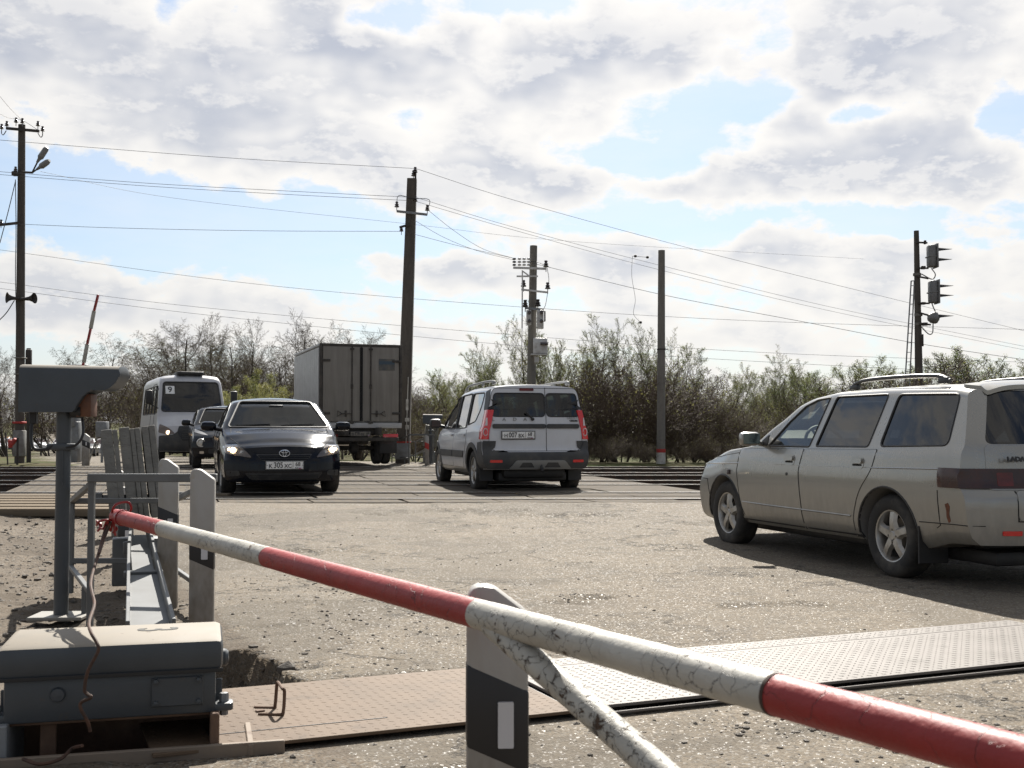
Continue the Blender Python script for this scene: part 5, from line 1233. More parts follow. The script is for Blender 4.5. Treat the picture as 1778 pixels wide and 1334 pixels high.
# ================= white compact estate seen from behind
M_white = carpaint('white_paint', (0.56, 0.57, 0.60), 0.0, 0.28, dust=(0.20, 0.18, 0.155), dust_amt=0.18, coat=0.7, lowdust=0.45)
M_clad = pm('grey_plastic_cladding', (0.035, 0.036, 0.038), 0.6, c2=(0.075, 0.07, 0.06), nscale=5, nlo=0.4, nhi=0.8)
M_darkglass = glassmat('privacy_glass', (0.05, 0.075, 0.07), film=0.0, dirt=0.03)
M_sideglass = glassmat('side_glass', (0.35, 0.40, 0.38), film=0.12, dirt=0.06)
M_lampclear = pm('lamp_clear', (0.55, 0.5, 0.5), 0.15, coat=0.6)
M_greysilver = pm('skid_plate_silver', (0.22, 0.22, 0.21), 0.45, 0.4)
B = Body(4.47, 1.75,
    zb=[(0, .36), (.5, .34), (1.0, .27), (3.8, .27), (4.47, .24)],
    belt=[(0, 1.02), (1.5, 1.0), (3.3, .96), (4.47, .78)],
    top=[(0, 1.66), (.4, 1.68), (1.6, 1.68), (2.3, 1.64), (2.6, 1.57), (3.45, 1.05), (3.6, 1.01), (4.1, .95), (4.40, .84), (4.47, .80)],
    rear=[(.3, .05), (.45, 0), (.60, .0), (.66, .06), (.9, .065), (1.1, .075), (1.2, .09), (1.62, .16), (1.7, .22)],
    front=[(.2, .06), (.4, 0), (.6, .0), (.75, .05), (.85, .15)],
    tumble=.22, rr=.09, crown=.035, cr=.10, cf=.40, fd=.8, rd=.7, wplan=[(0, .97), (1, 1.0), (3.6, 1.0), (4.47, .92)], pw=3)
wF = rpoly([(3.35, 1.0), (2.72, 1.46), (2.50, 1.52), (2.26, 1.54), (2.26, .985)], .04)
wM = rpoly([(2.17, .985), (2.15, 1.545), (1.42, 1.56), (1.40, 1.0)], .05)
wQ = rpoly([(1.30, 1.04), (1.32, 1.555), (.55, 1.55), (.60, 1.30), (.78, 1.10)], .08)
ws = rpoly([(-.70, 1.08), (-.56, 1.55), (.56, 1.55), (.70, 1.08)], .06)
wl1 = rpoly([(.70, 1.17), (.66, 1.53), (-.135, 1.53), (-.135, 1.17)], .06); wl2 = rpoly([(-.165, 1.17), (-.165, 1.53), (-.66, 1.53), (-.70, 1.17)], .06)
th = 14.5; hv = Vector((-math.sin(R(th)), math.cos(R(th)), 0)); rc = Vector((.40, 17.7, 0)); c0 = rc + hv * .80
car = Car('white_estate', 'white high roofed estate car driving away with black cladding and red tail lamps', 'car', B, M_white, (.28, 3.40),
          [(.80, .32, .375), (3.70, .32, .375)], [('S', wF), ('S', wM), ('S', wQ), ('F', ws), ('B', wl1), ('B', wl2)], (c0.x, c0.y, .115), R(th), ox=.80, inmat=M_dark)
for v in 'LR':
    sg = 1 if v == 'L' else -1
    for w, m_ in ((wF, M_clear), (wM, M_sideglass), (wQ, M_sideglass)):
        car.line('window_seal', w, v, M_trim, .012, -.002, closed=True); car.patch('window', w, v, m_, -.008, .002, step=.3)
    car.patch('pillar_trim', rpoly([(2.26, .985), (2.26, 1.54), (2.17, 1.545), (2.17, .985)], .004), v, M_trim, .001, .004)
    car.patch('pillar_trim', rpoly([(1.41, 1.0), (1.42, 1.555), (1.32, 1.555), (1.30, 1.0)], .004), v, M_trim, .001, .004)
    for dd in ([(3.30, .93), (3.36, .7), (3.25, .36), (2.26, .36), (2.22, .97)], [(2.19, .97), (2.23, .36), (1.45, .36), (1.30, .62), (1.22, .80), (1.25, .98)]):
        dd = rpoly(dd, .05); car.patch('door_gap', [(p[0] + (.008 if p[0] > 2.2 else -.008) * 1, p[1] - .006) for p in dd], v, M_black, .0012, .004)
        d = car.patch('door', dd, v, M_white, .004, .006)
        hx = min(p[0] for p in dd) + .16; car.patch('door_handle', rpoly([(hx - .09, .865), (hx + .09, .865), (hx + .09, .90), (hx - .09, .90)], .016), v, M_white, .03, .02, parent=d)
        xa, xb = min(p[0] for p in dd if p[1] < .6), max(p[0] for p in dd if p[1] < .6)
        car.patch('door_moulding', rpoly([(max(xa, 1.42) + .02, .52), (xb - .02, .52), (xb + .0, .63), (max(xa, 1.32) + .04, .63)], .015), v, M_clad, .016, .014, parent=d)
    for ax in (.80, 3.70):
        arc = [(ax + .46 * math.cos(a), .34 + .43 * math.sin(a)) for a in np.linspace(-.25, 3.40, 24)] + [(ax + .372 * math.cos(a), .32 + .372 * math.sin(a)) for a in np.linspace(3.30, -.16, 24)]
        car.patch('arch_cladding', arc, v, M_clad, .012, .014, step=.12)
    car.patch('sill', rpoly([(3.28, .285), (3.28, .355), (1.24, .355), (1.24, .285)], .01), v, M_silver, .006, .006)
    car.patch('bumper_side', rpoly([(.44, .38), (.42, .77), (.02, .80), (.02, .38)], .01), v, M_clad, .010, .012, step=.04)
    car.patch('rear_pillar_trim', rpoly([(.40, 1.27), (.50, 1.56), (.30, 1.60), (.06, 1.28)], .02), v, M_trim, .006, .01, step=.04)
    mr_ = MB(); mr_.box((3.18 - .80, sg * 1.00, 1.08), (.14, .20, .17), Matrix.Rotation(sg * R(-12), 3, 'Z'), bev=.05); mr_.tube([(3.20 - .8, sg * .82, 1.02), (3.18 - .8, sg * .92, 1.04)], .03, 8)
    mo = mr_.build('wing_mirror', M_trim, car.t)
    MB().box((3.106 - .80, sg * 1.005, 1.085), (.004, .15, .12), Matrix.Rotation(sg * R(-12), 3, 'Z'), bev=.0015).build('mirror_glass', M_smoke, mo)
    P = [(2.55, 1.60), (2.40, 1.675), (2.1, 1.715), (1.1, 1.735), (.42, 1.725), (.34, 1.68)]
    rl = MB().tube(bez([(x - .8, sg * .60, z) for x, z in P], 5), .018, 8); rl.box((.42 - .8, sg * .60, 1.70), (.14, .04, .055), bev=.012); rl.box((1.15 - .8, sg * .60, 1.70), (.10, .03, .06), bev=.01); rl.box((2.35 - .8, sg * .60, 1.655), (.12, .035, .05), bev=.01)
    rl.build('roof_rail', M_greysilver, car.t)
    mb = MB(); mb.box((-.38, sg * .72, .27), (.012, .22, .20), bev=.004); mb.build('mud_flap', M_trim, car.t)
# rear face
for w, m_ in ((wl1, M_darkglass), (wl2, M_darkglass)):
    car.patch('rear_window', w, 'B', m_, -.004, .003, step=.2); car.line('window_seal', w, 'B', M_trim, .010, -.002, closed=True)
dl = rpoly([(.735, .66, .12), (.735, 1.58, .12), (-.147, 1.60, .005), (-.147, .63, .005), (.62, .63, .1)], .1)
# door gaps round the two unequal barn doors
car.line('door_gap', rpoly([(.745, .64, .14), (.745, 1.50, .1), (.66, 1.61, .12), (-.66, 1.61, .12), (-.745, 1.50, .1), (-.745, .64, .14)], .1), 'B', M_black, .0045, .0, closed=True)
car.line('door_gap', [(-.15, .635), (-.15, 1.62)], 'B', M_black, .0045, .001)
car.patch('rubbing_strip', rpoly([(.69, .985), (.69, 1.055), (-.142, 1.055), (-.142, .985)], .03), 'B', M_clad, .018, .02)
car.patch('rubbing_strip', rpoly([(-.158, .985), (-.158, 1.055), (-.69, 1.055), (-.69, .985)], .03), 'B', M_clad, .018, .02)
car.patch('brake_light', rpoly([(.26, 1.565), (.26, 1.605), (.03, 1.605), (.03, 1.565)], .02), 'B', M_redlens, .010, .01)
car.patch('bumper', rpoly([(.84, .37), (.84, .78, .01), (.765, .78, .01), (.70, .615, .1), (-.70, .615, .1), (-.765, .78, .01), (-.84, .78, .01), (-.84, .37)], .03), 'B', M_clad, .016, .02, step=.05)
car.patch('skid_plate', rpoly([(.46, .375), (.34, .50), (-.42, .50), (-.54, .375)], .03), 'B', M_greysilver, .030, .016, step=.05)
for a, b in ((.30, .06), (-.10, -.36)):
    car.patch('skid_recess', rpoly([(a, .40), (a - .05, .465), (b + .05, .465), (b, .40)], .01), 'B', M_clad, .033, .006)
for sg in (1, -1):
    car.patch('reflector', rpoly([(sg * .74, .465), (sg * .56, .465), (sg * .56, .505), (sg * .74, .505)], .01), 'B', M_red, .022, .01)
    tl = car.wrap('tail_light', [(.20, 1), (.15, 1), (.1, 1), (.06, 1), (.03, 1), (0, 1), (0, .975), (0, .945), (0, .91), (0, .885)], .82, 1.27, M_red, .014, side=sg, nz=10)
    car.patch('lamp_segment', rpoly([(sg * .82, 1.03), (sg * .81, 1.15), (sg * .762, 1.15), (sg * .762, 1.03)], .008), 'B', M_lampclear, .018, .006, parent=tl)
    c_, _ = car.proj('B', sg * .79, .93, .02)
    mbr = MB(); 
    mbr.tube([(c_.x - .8, c_.y + .034 * math.cos(a), c_.z + .055 * math.sin(a)) for a in np.linspace(0, 6.2832, 20)], .007, 6, cap=False); mbr.build('lamp_ring', M_lampclear, tl)
c_, _ = car.proj('B', .10, 1.17, .02)
MB().tube([(c_.x - .81, .07, 1.13), (c_.x - .83, .18, 1.235)], .014, 6).lathe([(0, -.02), (.026, -.01), (.026, .03)], 12, 'X', (c_.x - .81, .07, 1.13)).build('rear_wiper', M_trim, car.t)
for k, ch in enumerate('LADA'):
    c_, _ = car.proj('B', .68 - .165 * k, 1.13, .004)
    text_obj('badge', ch, .070, M_chromegrey if 'M_chromegrey' in globals() else M_greysilver, car.t, (c_.x - .803, .68 - .165 * k, 1.125), rotM((0, -1, 0), (.1, 0, 1)), .004, xs=1.2, bold=.001)
c_, _ = car.proj('B', -.58, 1.10, .004)
text_obj('badge', 'LARGUS', .040, M_greysilver, car.t, (c_.x - .806, -.58, 1.145), rotM((0, -1, 0), (.1, 0, 1)), .004, xs=1.2)
text_obj('badge', 'CROSS', .036, M_trim, car.t, (c_.x - .806, -.60, 1.105), rotM((0, -1, 0), (.1, 0, 1)), .004, xs=1.2, bold=.002)
c_, _ = car.proj('B', .30, .90, .0)
number_plate(car, c_.x - .022, .885, -1, ('H', '007', 'BX'), '68', y=.30)
MB().tube([(-.85, -.05, .33), (-.80, -.05, .45), (-.70, -.05, .45)], .018, 8).lathe([(0, -.02), (.025, -.02), (.025, .03)], 12, 'Z', (-.85, -.05, .36)).build('tow_hitch', M_trim, car.t)
mb = MB(); mb.box((1.2, 0, .24), (3.4, 1.1, .14), bev=.03); mb.box((-.25, 0, .30), (.7, 1.0, .16), bev=.05); mb.tube([(0, -.7, .32), (0, .7, .32)], .045, 8); mb.build('underbody', M_trim, car.t)
wheels(car, .80, 3.70, .745, .325, .21, .195, M_alloy, 'five')
for y in (.38, -.38): seat(car, 2.35, y, M_seat, .42, .86)
for y in (.45, 0, -.45): seat(car, 1.45, y, M_seat, .45, .80)
mb = MB(); mb.box((3.2 - .8, 0, .90), (.40, 1.35, .26), bev=.08); mb.build('dashboard', M_dash, car.t); steering_wheel(car, 2.85, .38, 1.04, M_dash)

# ================= black saloon coming towards the camera
M_blackpaint = carpaint('blue_black_paint', (0.003, 0.0045, 0.009), 0.0, 0.09, dust=(0.03, 0.028, 0.026), dust_amt=0.02, coat=0.0, lowdust=0.12, spec=.26)
M_wsteal = glassmat('windscreen_glass', (0.10, 0.15, 0.155), ior=1.18, film=0.0, dirt=0.03, dcol=(0.08, 0.11, 0.115))
M_lampglass = glassmat('headlamp_glass', (0.9, 0.9, 0.9), dirt=0.02)
M_lampin = pm('headlamp_reflector', (0.55, 0.52, 0.48), 0.25, 0.7)
M_amberin = pm('headlamp_dark_inside', (0.16, 0.13, 0.11), 0.3, 0.5)
M_glow = emat('lit_headlamp', (1.0, 0.78, 0.48), 7.0)
M_glow2 = emat('lit_headlamp_soft', (1.0, 0.66, 0.36), 2.2)
B = Body(4.54, 1.76,
    zb=[(0, .30), (.6, .22), (3.6, .22), (4.2, .19), (4.54, .21)],
    belt=[(0, .98), (1.5, .95), (3.2, .92), (4.0, .80), (4.54, .66)],
    top=[(0, 1.02), (.45, 1.07), (.75, 1.10), (1.35, 1.40), (1.8, 1.445), (2.3, 1.455), (2.7, 1.42), (3.50, 1.00), (3.62, .965), (4.0, .915), (4.35, .81), (4.50, .70), (4.54, .66)],
    rear=[(.3, .05), (.5, 0), (.7, 0), (.9, .03)],
    front=[(.15, .10), (.22, .03), (.34, .0), (.50, .01), (.60, .05), (.70, .10), (.80, .18)],
    tumble=.40, rr=.07, crown=.045, cr=.2, cf=.34, fd=.95, rd=.6, wplan=[(0, .95), (1, 1.0), (3.6, 1.0), (4.54, .93)], pw=3.2)
wF = rpoly([(3.22, .95), (2.72, 1.26), (2.50, 1.345), (2.20, 1.37), (2.16, .955)], .04)
wR_ = rpoly([(2.06, .96), (2.08, 1.375), (1.55, 1.35), (1.25, 1.22), (1.12, 1.0)], .05)
ws = rpoly([(-.74, .985), (-.54, 1.385), (.54, 1.385), (.74, .985)], .05)
th = 16.0; hv = Vector((math.sin(R(th)), -math.cos(R(th)), 0)); fc_ = Vector((-3.20, 16.25, 0)); c0 = fc_ - hv * (4.54 - .99)
car = Car('black_saloon', 'blue black saloon with lit headlamps coming towards the camera over the crossing', 'car', B, M_blackpaint, (1.0, 3.45),
          [(.99, .31, .35), (3.59, .31, .35)], [('S', wF), ('S', wR_), ('F', ws)], (c0.x, c0.y, .135), R(180 + th), ox=.99, inmat=M_dark)
for v in 'LR':
    sg = 1 if v == 'L' else -1
    for w, m_ in ((wF, M_clear), (wR_, M_sideglass)):
        car.line('window_seal', w, v, M_trim, .010, -.002, closed=True); car.patch('window', w, v, m_, -.006, .002, step=.3)
    for dd in ([(3.22, .90), (3.27, .7), (3.18, .30), (2.14, .30), (2.12, .93)], [(2.09, .93), (2.11, .30), (1.45, .30), (1.30, .6), (1.12, .78), (1.08, .95)]):
        dd = rpoly(dd, .05); car.line('door_gap', dd, v, M_black, .004, .003, closed=True); d = car.patch('door', dd, v, M_blackpaint, .003, .005)
        hx = min(p[0] for p in dd) + .17; car.patch('door_handle', rpoly([(hx - .09, .82), (hx + .09, .82), (hx + .09, .85), (hx - .09, .85)], .014), v, M_blackpaint, .03, .02, parent=d)
    mr_ = MB(); mr_.box((3.06 - .99, sg * 1.01, 1.0), (.15, .23, .145), Matrix.Rotation(sg * R(8), 3, 'Z'), bev=.055); mr_.tube([(3.08 - .99, sg * .82, .945), (3.06 - .99, sg * .93, .965)], .028, 8)
    mr_.build('wing_mirror', M_blackpaint, car.t)
    # headlamp: dark surround, reflector bowl, lit bulb, clear cover
    out = rpoly([(sg * .80, .715, .04), (sg * .84, .62, .03), (sg * .70, .585, .05), (sg * .44, .545, .04), (sg * .52, .64, .05), (sg * .62, .715, .04)], .03)
    hl = car.patch('headlight', out, 'F', M_amberin, .004, .012, step=.03)
    car.patch('headlight_bowl', rpoly([(sg * .79, .705), (sg * .815, .63), (sg * .68, .60), (sg * .62, .66), (sg * .66, .705)], .03), 'F', M_lampin, .008, .004, parent=hl, step=.03)
    for (yy, zz, rr_, mm) in ((.69, .65, .040, M_glow), (.745, .658, .026, M_glow2), (.575, .615, .034, M_lampin)):
        c_, n_ = car.proj('F', sg * yy, zz, .010); MB().lathe([(0, .012), (rr_ * .6, .009), (rr_, 0)], 18, 'X', (c_.x - .99, c_.y, c_.z)).build('bulb' if mm in (M_glow, M_glow2) else 'indicator', mm, hl)
    car.patch('headlight_cover', out, 'F', M_lampglass, .026, .02, parent=hl, step=.05)
    car.patch('fog_lamp_recess', rpoly([(sg * .80, .37), (sg * .62, .37), (sg * .60, .30), (sg * .78, .28)], .03), 'F', M_trim, .002, .006)
car.line('windscreen_surround', ws, 'F', M_trim, .016, -.002, closed=True); car.patch('windscreen', ws, 'F', M_wsteal, -.004, .003, step=.12)
car.line('bonnet_gap', [(-.70, .965), (-.72, .82), (-.60, .72), (-.40, .62), (0, .60), (.40, .62), (.60, .72), (.72, .82), (.70, .965)], 'F', M_black, .004, .0)
car.patch('grille', rpoly([(-.40, .60), (-.30, .50), (.30, .50), (.40, .60)], .03), 'F', M_trim, .004, .012)
for z in (.525, .55, .575): car.line('grille_bar', [(-.30 - (z - .5) * .8, z), (.30 + (z - .5) * .8, z)], 'F', M_blackpaint, .006, .010)
car.patch('lower_grille', rpoly([(-.55, .34), (-.46, .24), (.46, .24), (.55, .34)], .04), 'F', M_trim, .003, .01)
for z in (.265, .29, .315): car.line('grille_bar', [(-.48, z), (.48, z)], 'F', M_trim, .006, .008)
# emblem of three ellipses
c_, n_ = car.proj('F', 0, .605, .018); ml = rotM((0, 1, 0), (-.35, 0, 1)); em = MB()
def ell(a, b, oy=0, r=.0055): return em.tube([Vector((c_.x - .99, 0, c_.z)) + ml @ Vector((a * math.cos(q), b * math.sin(q) + oy, 0)) for q in np.linspace(0, 6.2832, 30)], r, 6, cap=False)
ell(.072, .050); ell(.022, .047, 0, .0045); ell(.05, .018, .024, .0045)
em.build('emblem', M_chrome, car.t)
number_plate(car, 4.555, .445, 1, ('K', '305', 'XC'), '68', y=0)
for y in (.38, -.38): seat(car, 2.45, y, M_seat, .32, .80)
mb = MB(); mb.box((1.4 - .99, 0, .62), (.16, 1.2, .62), Matrix.Rotation(R(-14), 3, 'Y'), bev=.05); mb.build('rear_bench', M_seat, car.t)
mb = MB(); mb.box((3.35 - .99, 0, .82), (.5, 1.38, .26), bev=.08); mb.build('dashboard', M_dash, car.t); steering_wheel(car, 2.95, .38, .98, M_dash)
for s_, y0_ in ((1, -.35), (1, .30)):
    a_, _ = car.proj('F', y0_ - .28, 1.0, .012); b_, _ = car.proj('F', y0_ + .22, 1.02, .012)
    MB().tube([(a_.x - .99, a_.y, a_.z), (b_.x - .99, b_.y, b_.z)], .008, 5).build('wiper', M_trim, car.t)
MB().box((2.9 - .99, 0, 1.30), (.03, .22, .06), bev=.015).build('rear_view_mirror', M_trim, car.t)
mb = MB(); mb.box((1.3, 0, .20), (3.4, 1.1, .10), bev=.03); mb.build('underbody', M_trim, car.t)
wheels(car, .99, 3.59, .745, .318, .20, .20, M_alloy, 'six', steer=R(3))

# ================= dark crossover following it
M_greypaint = carpaint('dark_grey_paint', (0.008, 0.008, 0.010), 0.0, 0.09, dust=(0.04, 0.037, 0.034), dust_amt=0.03, coat=0.0, lowdust=0.2, spec=.3)
B = Body(4.13, 1.76,
    zb=[(0, .34), (.6, .26), (3.3, .26), (4.13, .26)], belt=[(0, 1.10), (1.5, 1.05), (2.8, 1.0), (3.6, .92), (4.13, .74)],
    top=[(0, 1.44), (.3, 1.49), (1.2, 1.55), (2.0, 1.565), (2.4, 1.53), (3.15, 1.10), (3.3, 1.06), (3.7, .99), (4.0, .86), (4.13, .72)],
    rear=[(.3, .05), (.5, 0), (.8, 0), (1.2, .12), (1.5, .35)], front=[(.2, .10), (.35, .02), (.5, .0), (.65, .02), (.78, .08), (.9, .2)],
    tumble=.36, rr=.08, crown=.05, cr=.2, cf=.36, fd=.9, rd=.7, pw=3)
wF = rpoly([(2.92, 1.06), (2.45, 1.37), (2.0, 1.45), (1.95, 1.08)], .04); wR_ = rpoly([(1.86, 1.09), (1.88, 1.46), (1.2, 1.42), (1.05, 1.18)], .04)
ws = rpoly([(-.70, 1.10), (-.53, 1.48), (.53, 1.48), (.70, 1.10)], .05)
th = 17.0; hv = Vector((math.sin(R(th)), -math.cos(R(th)), 0)); fc_ = Vector((-6.85, 28.0, 0)); c0 = fc_ - hv * (4.13 - .82)
car = Car('dark_crossover', 'dark crossover car with round front lamps waiting behind the black saloon', 'car', B, M_greypaint, (.5, 3.1),
          [(.80, .34, .38), (3.33, .34, .38)], [('S', wF), ('S', wR_), ('F', ws)], (c0.x, c0.y, .16), R(180 + th), ox=.82, inmat=M_dark)
for v in 'LR':
    sg = 1 if v == 'L' else -1
    for w in (wF, wR_): car.line('window_seal', w, v, M_trim, .010, -.002, closed=True); car.patch('window', w, v, M_sideglass, -.006, .002, step=.3)
    for dd in ([(2.95, 1.0), (2.98, .7), (2.9, .36), (1.95, .36), (1.92, 1.04)], [(1.89, 1.04), (1.92, .36), (1.32, .36), (1.15, .75), (1.12, 1.08)]):
        dd = rpoly(dd, .05); car.line('door_gap', dd, v, M_black, .004, .003, closed=True); car.patch('door', dd, v, M_greypaint, .003, .005)
    MB().box((2.85 - .82, sg * 1.0, 1.12), (.15, .22, .16), Matrix.Rotation(sg * R(8), 3, 'Z'), bev=.055).tube([(2.87 - .82, sg * .8, 1.05), (2.85 - .82, sg * .92, 1.08)], .028, 8).build('wing_mirror', M_greypaint, car.t)
    hl = car.patch('headlight', rpoly([(sg * .80, .96, .03), (sg * .58, .86, .03), (sg * .50, .80, .02), (sg * .62, .82, .02), (sg * .82, .88, .02)], .02), 'F', M_lampin, .006, .012, step=.03)
    c_, _ = car.proj('F', sg * .66, .62, .01)
    MB().lathe([(0, .01), (.07, .008), (.085, .03), (.10, .03), (.11, 0)], 24, 'X', (c_.x - .82, c_.y, c_.z)).build('round_lamp', M_lampin, car.t)
    car.patch('arch_cladding', [(3.33 + .45 * math.cos(a), .36 + .43 * math.sin(a)) for a in np.linspace(-.2, 3.34, 20)] + [(3.33 + .378 * math.cos(a), .34 + .378 * math.sin(a)) for a in np.linspace(3.2, -.06, 20)], v, M_clad, .012, .014, step=.12)
    car.patch('fog_light', rpoly([(sg * .7, .36), (sg * .6, .36), (sg * .6, .42), (sg * .7, .42)], .02), 'F', M_lampin, .004, .01)
car.line('windscreen_surround', ws, 'F', M_trim, .014, -.002, closed=True); car.patch('windscreen', ws, 'F', M_wsteal, -.004, .003, step=.12)
car.patch('grille', rpoly([(-.42, .74), (-.36, .56), (.36, .56), (.42, .74)], .04), 'F', M_trim, .004, .01); car.patch('lower_grille', rpoly([(-.5, .48), (-.5, .36), (.5, .36), (.5, .48)], .04), 'F', M_trim, .004, .01)
number_plate(car, 4.15, .54, 1, ('E', '471', 'OT'), '68', y=0) if False else None
for y in (.38, -.38): seat(car, 2.1, y, M_seat, .45, .82)
mb = MB(); mb.box((3.0 - .82, 0, .95), (.4, 1.38, .24), bev=.08); mb.build('dashboard', M_dash, car.t)
wheels(car, .82, 3.33, .75, .335, .215, .21, M_alloy, 'seven')
# ================= white minibus
M_busgrey = carpaint('bus_white_paint', (0.50, 0.50, 0.52), 0.0, 0.3, dust=(0.18, 0.16, 0.14), dust_amt=0.22, coat=0.5, lowdust=0.5)
B = Body(6.0, 2.05,
    zb=[(0, .40), (1.5, .36), (5.0, .36), (6.0, .34)], belt=[(0, 1.38), (4.8, 1.38), (5.3, 1.36), (6.0, 1.06)],
    top=[(0, 2.62), (.5, 2.68), (3.5, 2.68), (4.7, 2.66), (4.9, 2.58), (5.42, 1.46), (5.52, 1.39), (5.85, 1.22), (6.0, 1.06)],
    rear=[(.3, .03), (.6, 0), (1.2, .0), (2.6, .12)], front=[(.3, .06), (.5, 0), (.7, .0), (.95, .04), (1.1, .1), (1.25, .2)],
    tumble=.085, rr=.16, crown=.05, cr=.15, cf=.36, fd=.8, rd=.6, pw=3.5, sec=[(0, .93), (.06, .97), (.3, 1.0), (.7, 1.0), (1, .975)])
ws = rpoly([(-.88, 1.53), (-.80, 2.42), (.80, 2.42), (.88, 1.53)], .09)
sw = [rpoly([(5.10, 1.50), (4.86, 2.10), (4.78, 2.30), (4.45, 2.32), (4.45, 1.44)], .05)] + [rpoly([(a, 1.46), (a, 2.32), (a - .82, 2.32), (a - .82, 1.46)], .08) for a in (4.30, 3.40, 2.5, 1.6)]
th = 23.0; hv = Vector((math.sin(R(th)), -math.cos(R(th)), 0)); fc_ = Vector((-9.35, 34.0, 0)); c0 = fc_ - hv * (6.0 - 1.3)
car = Car('minibus', 'white minibus with route number 9 in its windscreen behind the dark cars', 'minibus', B, M_busgrey, (.4, 5.35),
          [(1.30, .36, .42), (5.02, .36, .42)], [('S', w) for w in sw] + [('F', ws)], (c0.x, c0.y, .13), R(180 + th), ox=1.3, inmat=M_dark, ins=.07)
for v in 'LR':
    sg = 1 if v == 'L' else -1
    for w in sw: car.line('window_seal', w, v, M_trim, .014, -.002, closed=True); car.patch('window', w, v, M_darkglass, -.006, .002, step=.5)
    dd = rpoly([(4.36, 2.38), (4.36, .42), (3.36, .42), (3.36, 2.38)] if v == 'R' else [(5.12, 1.44), (5.25, 1.3), (5.1, .9), (4.60, .80), (4.55, .42), (4.40, .42), (4.40, 2.38), (4.75, 2.38)], .06)
    car.line('door_gap', dd, v, M_black, .008, .001, closed=True)
    MB().box((5.30 - 1.3, sg * 1.24, 1.95), (.14, .20, .42), Matrix.Rotation(sg * R(5), 3, 'Z'), bev=.05).tube([(5.25 - 1.3, sg * .98, 1.62), (5.30 - 1.3, sg * 1.20, 1.75)], .02, 6).tube([(5.15 - 1.3, sg * .95, 2.2), (5.30 - 1.3, sg * 1.20, 2.12)], .015, 6).build('wing_mirror', M_trim, car.t)
    hl = car.patch('headlight', rpoly([(sg * .96, 1.16, .05), (sg * .70, 1.02, .06), (sg * .55, .86, .04), (sg * .78, .84, .05), (sg * 1.0, .90, .04)], .04), 'F', M_amberin, .006, .02, step=.05)
    c_, _ = car.proj('F', sg * .74, .90, .012); MB().lathe([(0, .015), (.05, .01), (.06, 0)], 16, 'X', (c_.x - 1.3, c_.y, c_.z)).build('bulb', M_glow2, hl)
    car.patch('arch_cladding', [(5.02 + .52 * math.cos(a), .36 + .5 * math.sin(a)) for a in np.linspace(-.1, 3.24, 20)] + [(5.02 + .42 * math.cos(a), .36 + .418 * math.sin(a)) for a in np.linspace(3.1, .04, 20)], v, M_clad, .012, .014, step=.14)
car.line('windscreen_surround', ws, 'F', M_trim, .022, -.002, closed=True); car.patch('windscreen', ws, 'F', M_darkglass, -.004, .003, step=.12)
car.patch('bumper', rpoly([(-.98, .36), (-.98, .80, .05), (-.60, .84, .05), (-.42, .98, .05), (.42, .98, .05), (.60, .84, .05), (.98, .80, .05), (.98, .36)], .05), 'F', M_clad, .02, .03)
car.patch('grille', rpoly([(-.44, 1.08), (-.50, .90), (-.36, .66), (.36, .66), (.50, .90), (.44, 1.08)], .04), 'F', M_trim, .03, .02)
for z in (.72, .78, .84, .9, .96): car.line('grille_bar', [(-.36, z), (.36, z)], 'F', M_clad, .010, .034)
c_, _ = car.proj('F', -.66, 2.18, .0); pc = MB().box((0, 0, 0), (.26, .26, .006)).build('route_card', M_plate, car.t); Mt = rotM((0, 1, 0), (-.45, 0, 1))
pc.matrix_local = Matrix.Translation((c_.x - 1.3 + .012, -.62, 2.18)) @ Mt.to_4x4()
text_obj('route_number', '9', .26, M_ink, pc, (0, 0, .005), depth=.003, bold=.004)
c_, _ = car.proj('F', .25, 1.62, .0); MB().box((c_.x - 1.35, .35, 1.62), (.01, .42, .10), Matrix.Rotation(R(-25), 3, 'Y')).build('route_board', M_plate, car.t)
for x in (4.0, 3.1, 2.2): 
    for y in (.6, -.6): seat(car, x, y, M_seat, .85, 1.0)
for y in (.55, -.55): seat(car, 4.75, y, M_seat, .80, .95)
mb = MB(); mb.box((5.1 - 1.3, 0, 1.32), (.35, 1.7, .24), bev=.08); mb.build('dashboard', M_dash, car.t); steering_wheel(car, 4.95, .55, 1.42, M_dash, .21)
MB().box((3.2, 0, 2.70), (.9, .8, .10), bev=.03).build('roof_hatch', M_trim, car.t)
mb = MB(); mb.box((1.9, 0, .40), (5.0, 1.3, .24), bev=.04); mb.build('underbody', M_trim, car.t)
wheels(car, 1.30, 5.02, .86, .36, .20, .19, M_greysilver, 'steel')

# ================= box truck seen from behind
M_boxwhite = carpaint('van_body_white', (0.36, 0.36, 0.355), 0.0, 0.4, dust=(0.18, 0.16, 0.14), dust_amt=0.3, coat=0.1, lowdust=0.4)
def grime():
    m, t, b = newmat('rear_door_grime'); tc = t.new('ShaderNodeTexCoord').outputs['Object']
    n = t.mr(t.noise(t.scalev(tc, (1, 5, .35)), 2.2, 6, .65, .2), .3, .75); n2 = t.mr(t.noise(tc, 1.1, 4), .35, .7)
    c = t.mix(n, (.165, .152, .134), (.24, .225, .20)); c = t.mix(t.math('MULTIPLY', n2, .5), c, (.13, .114, .095))
    t.set(b.inputs['Base Color'], c); b.inputs['Roughness'].default_value = .85; return m
M_grime = grime(); M_grimed = pm('grimy_dark_steel', (0.035, 0.031, 0.027), .8, c2=(.07, .06, .05), nscale=8)
th = 19.0; hv = Vector((-math.sin(R(th)), math.cos(R(th)), 0)); c0 = Vector((-3.86, 29.4, .20))
tr = thing('box_truck', 'box truck with grimy rear doors driving away past the concrete pole', 'truck', c0, R(90 + th))
L_, W_, z0, z1 = 4.3, 2.12, 1.04, 3.08
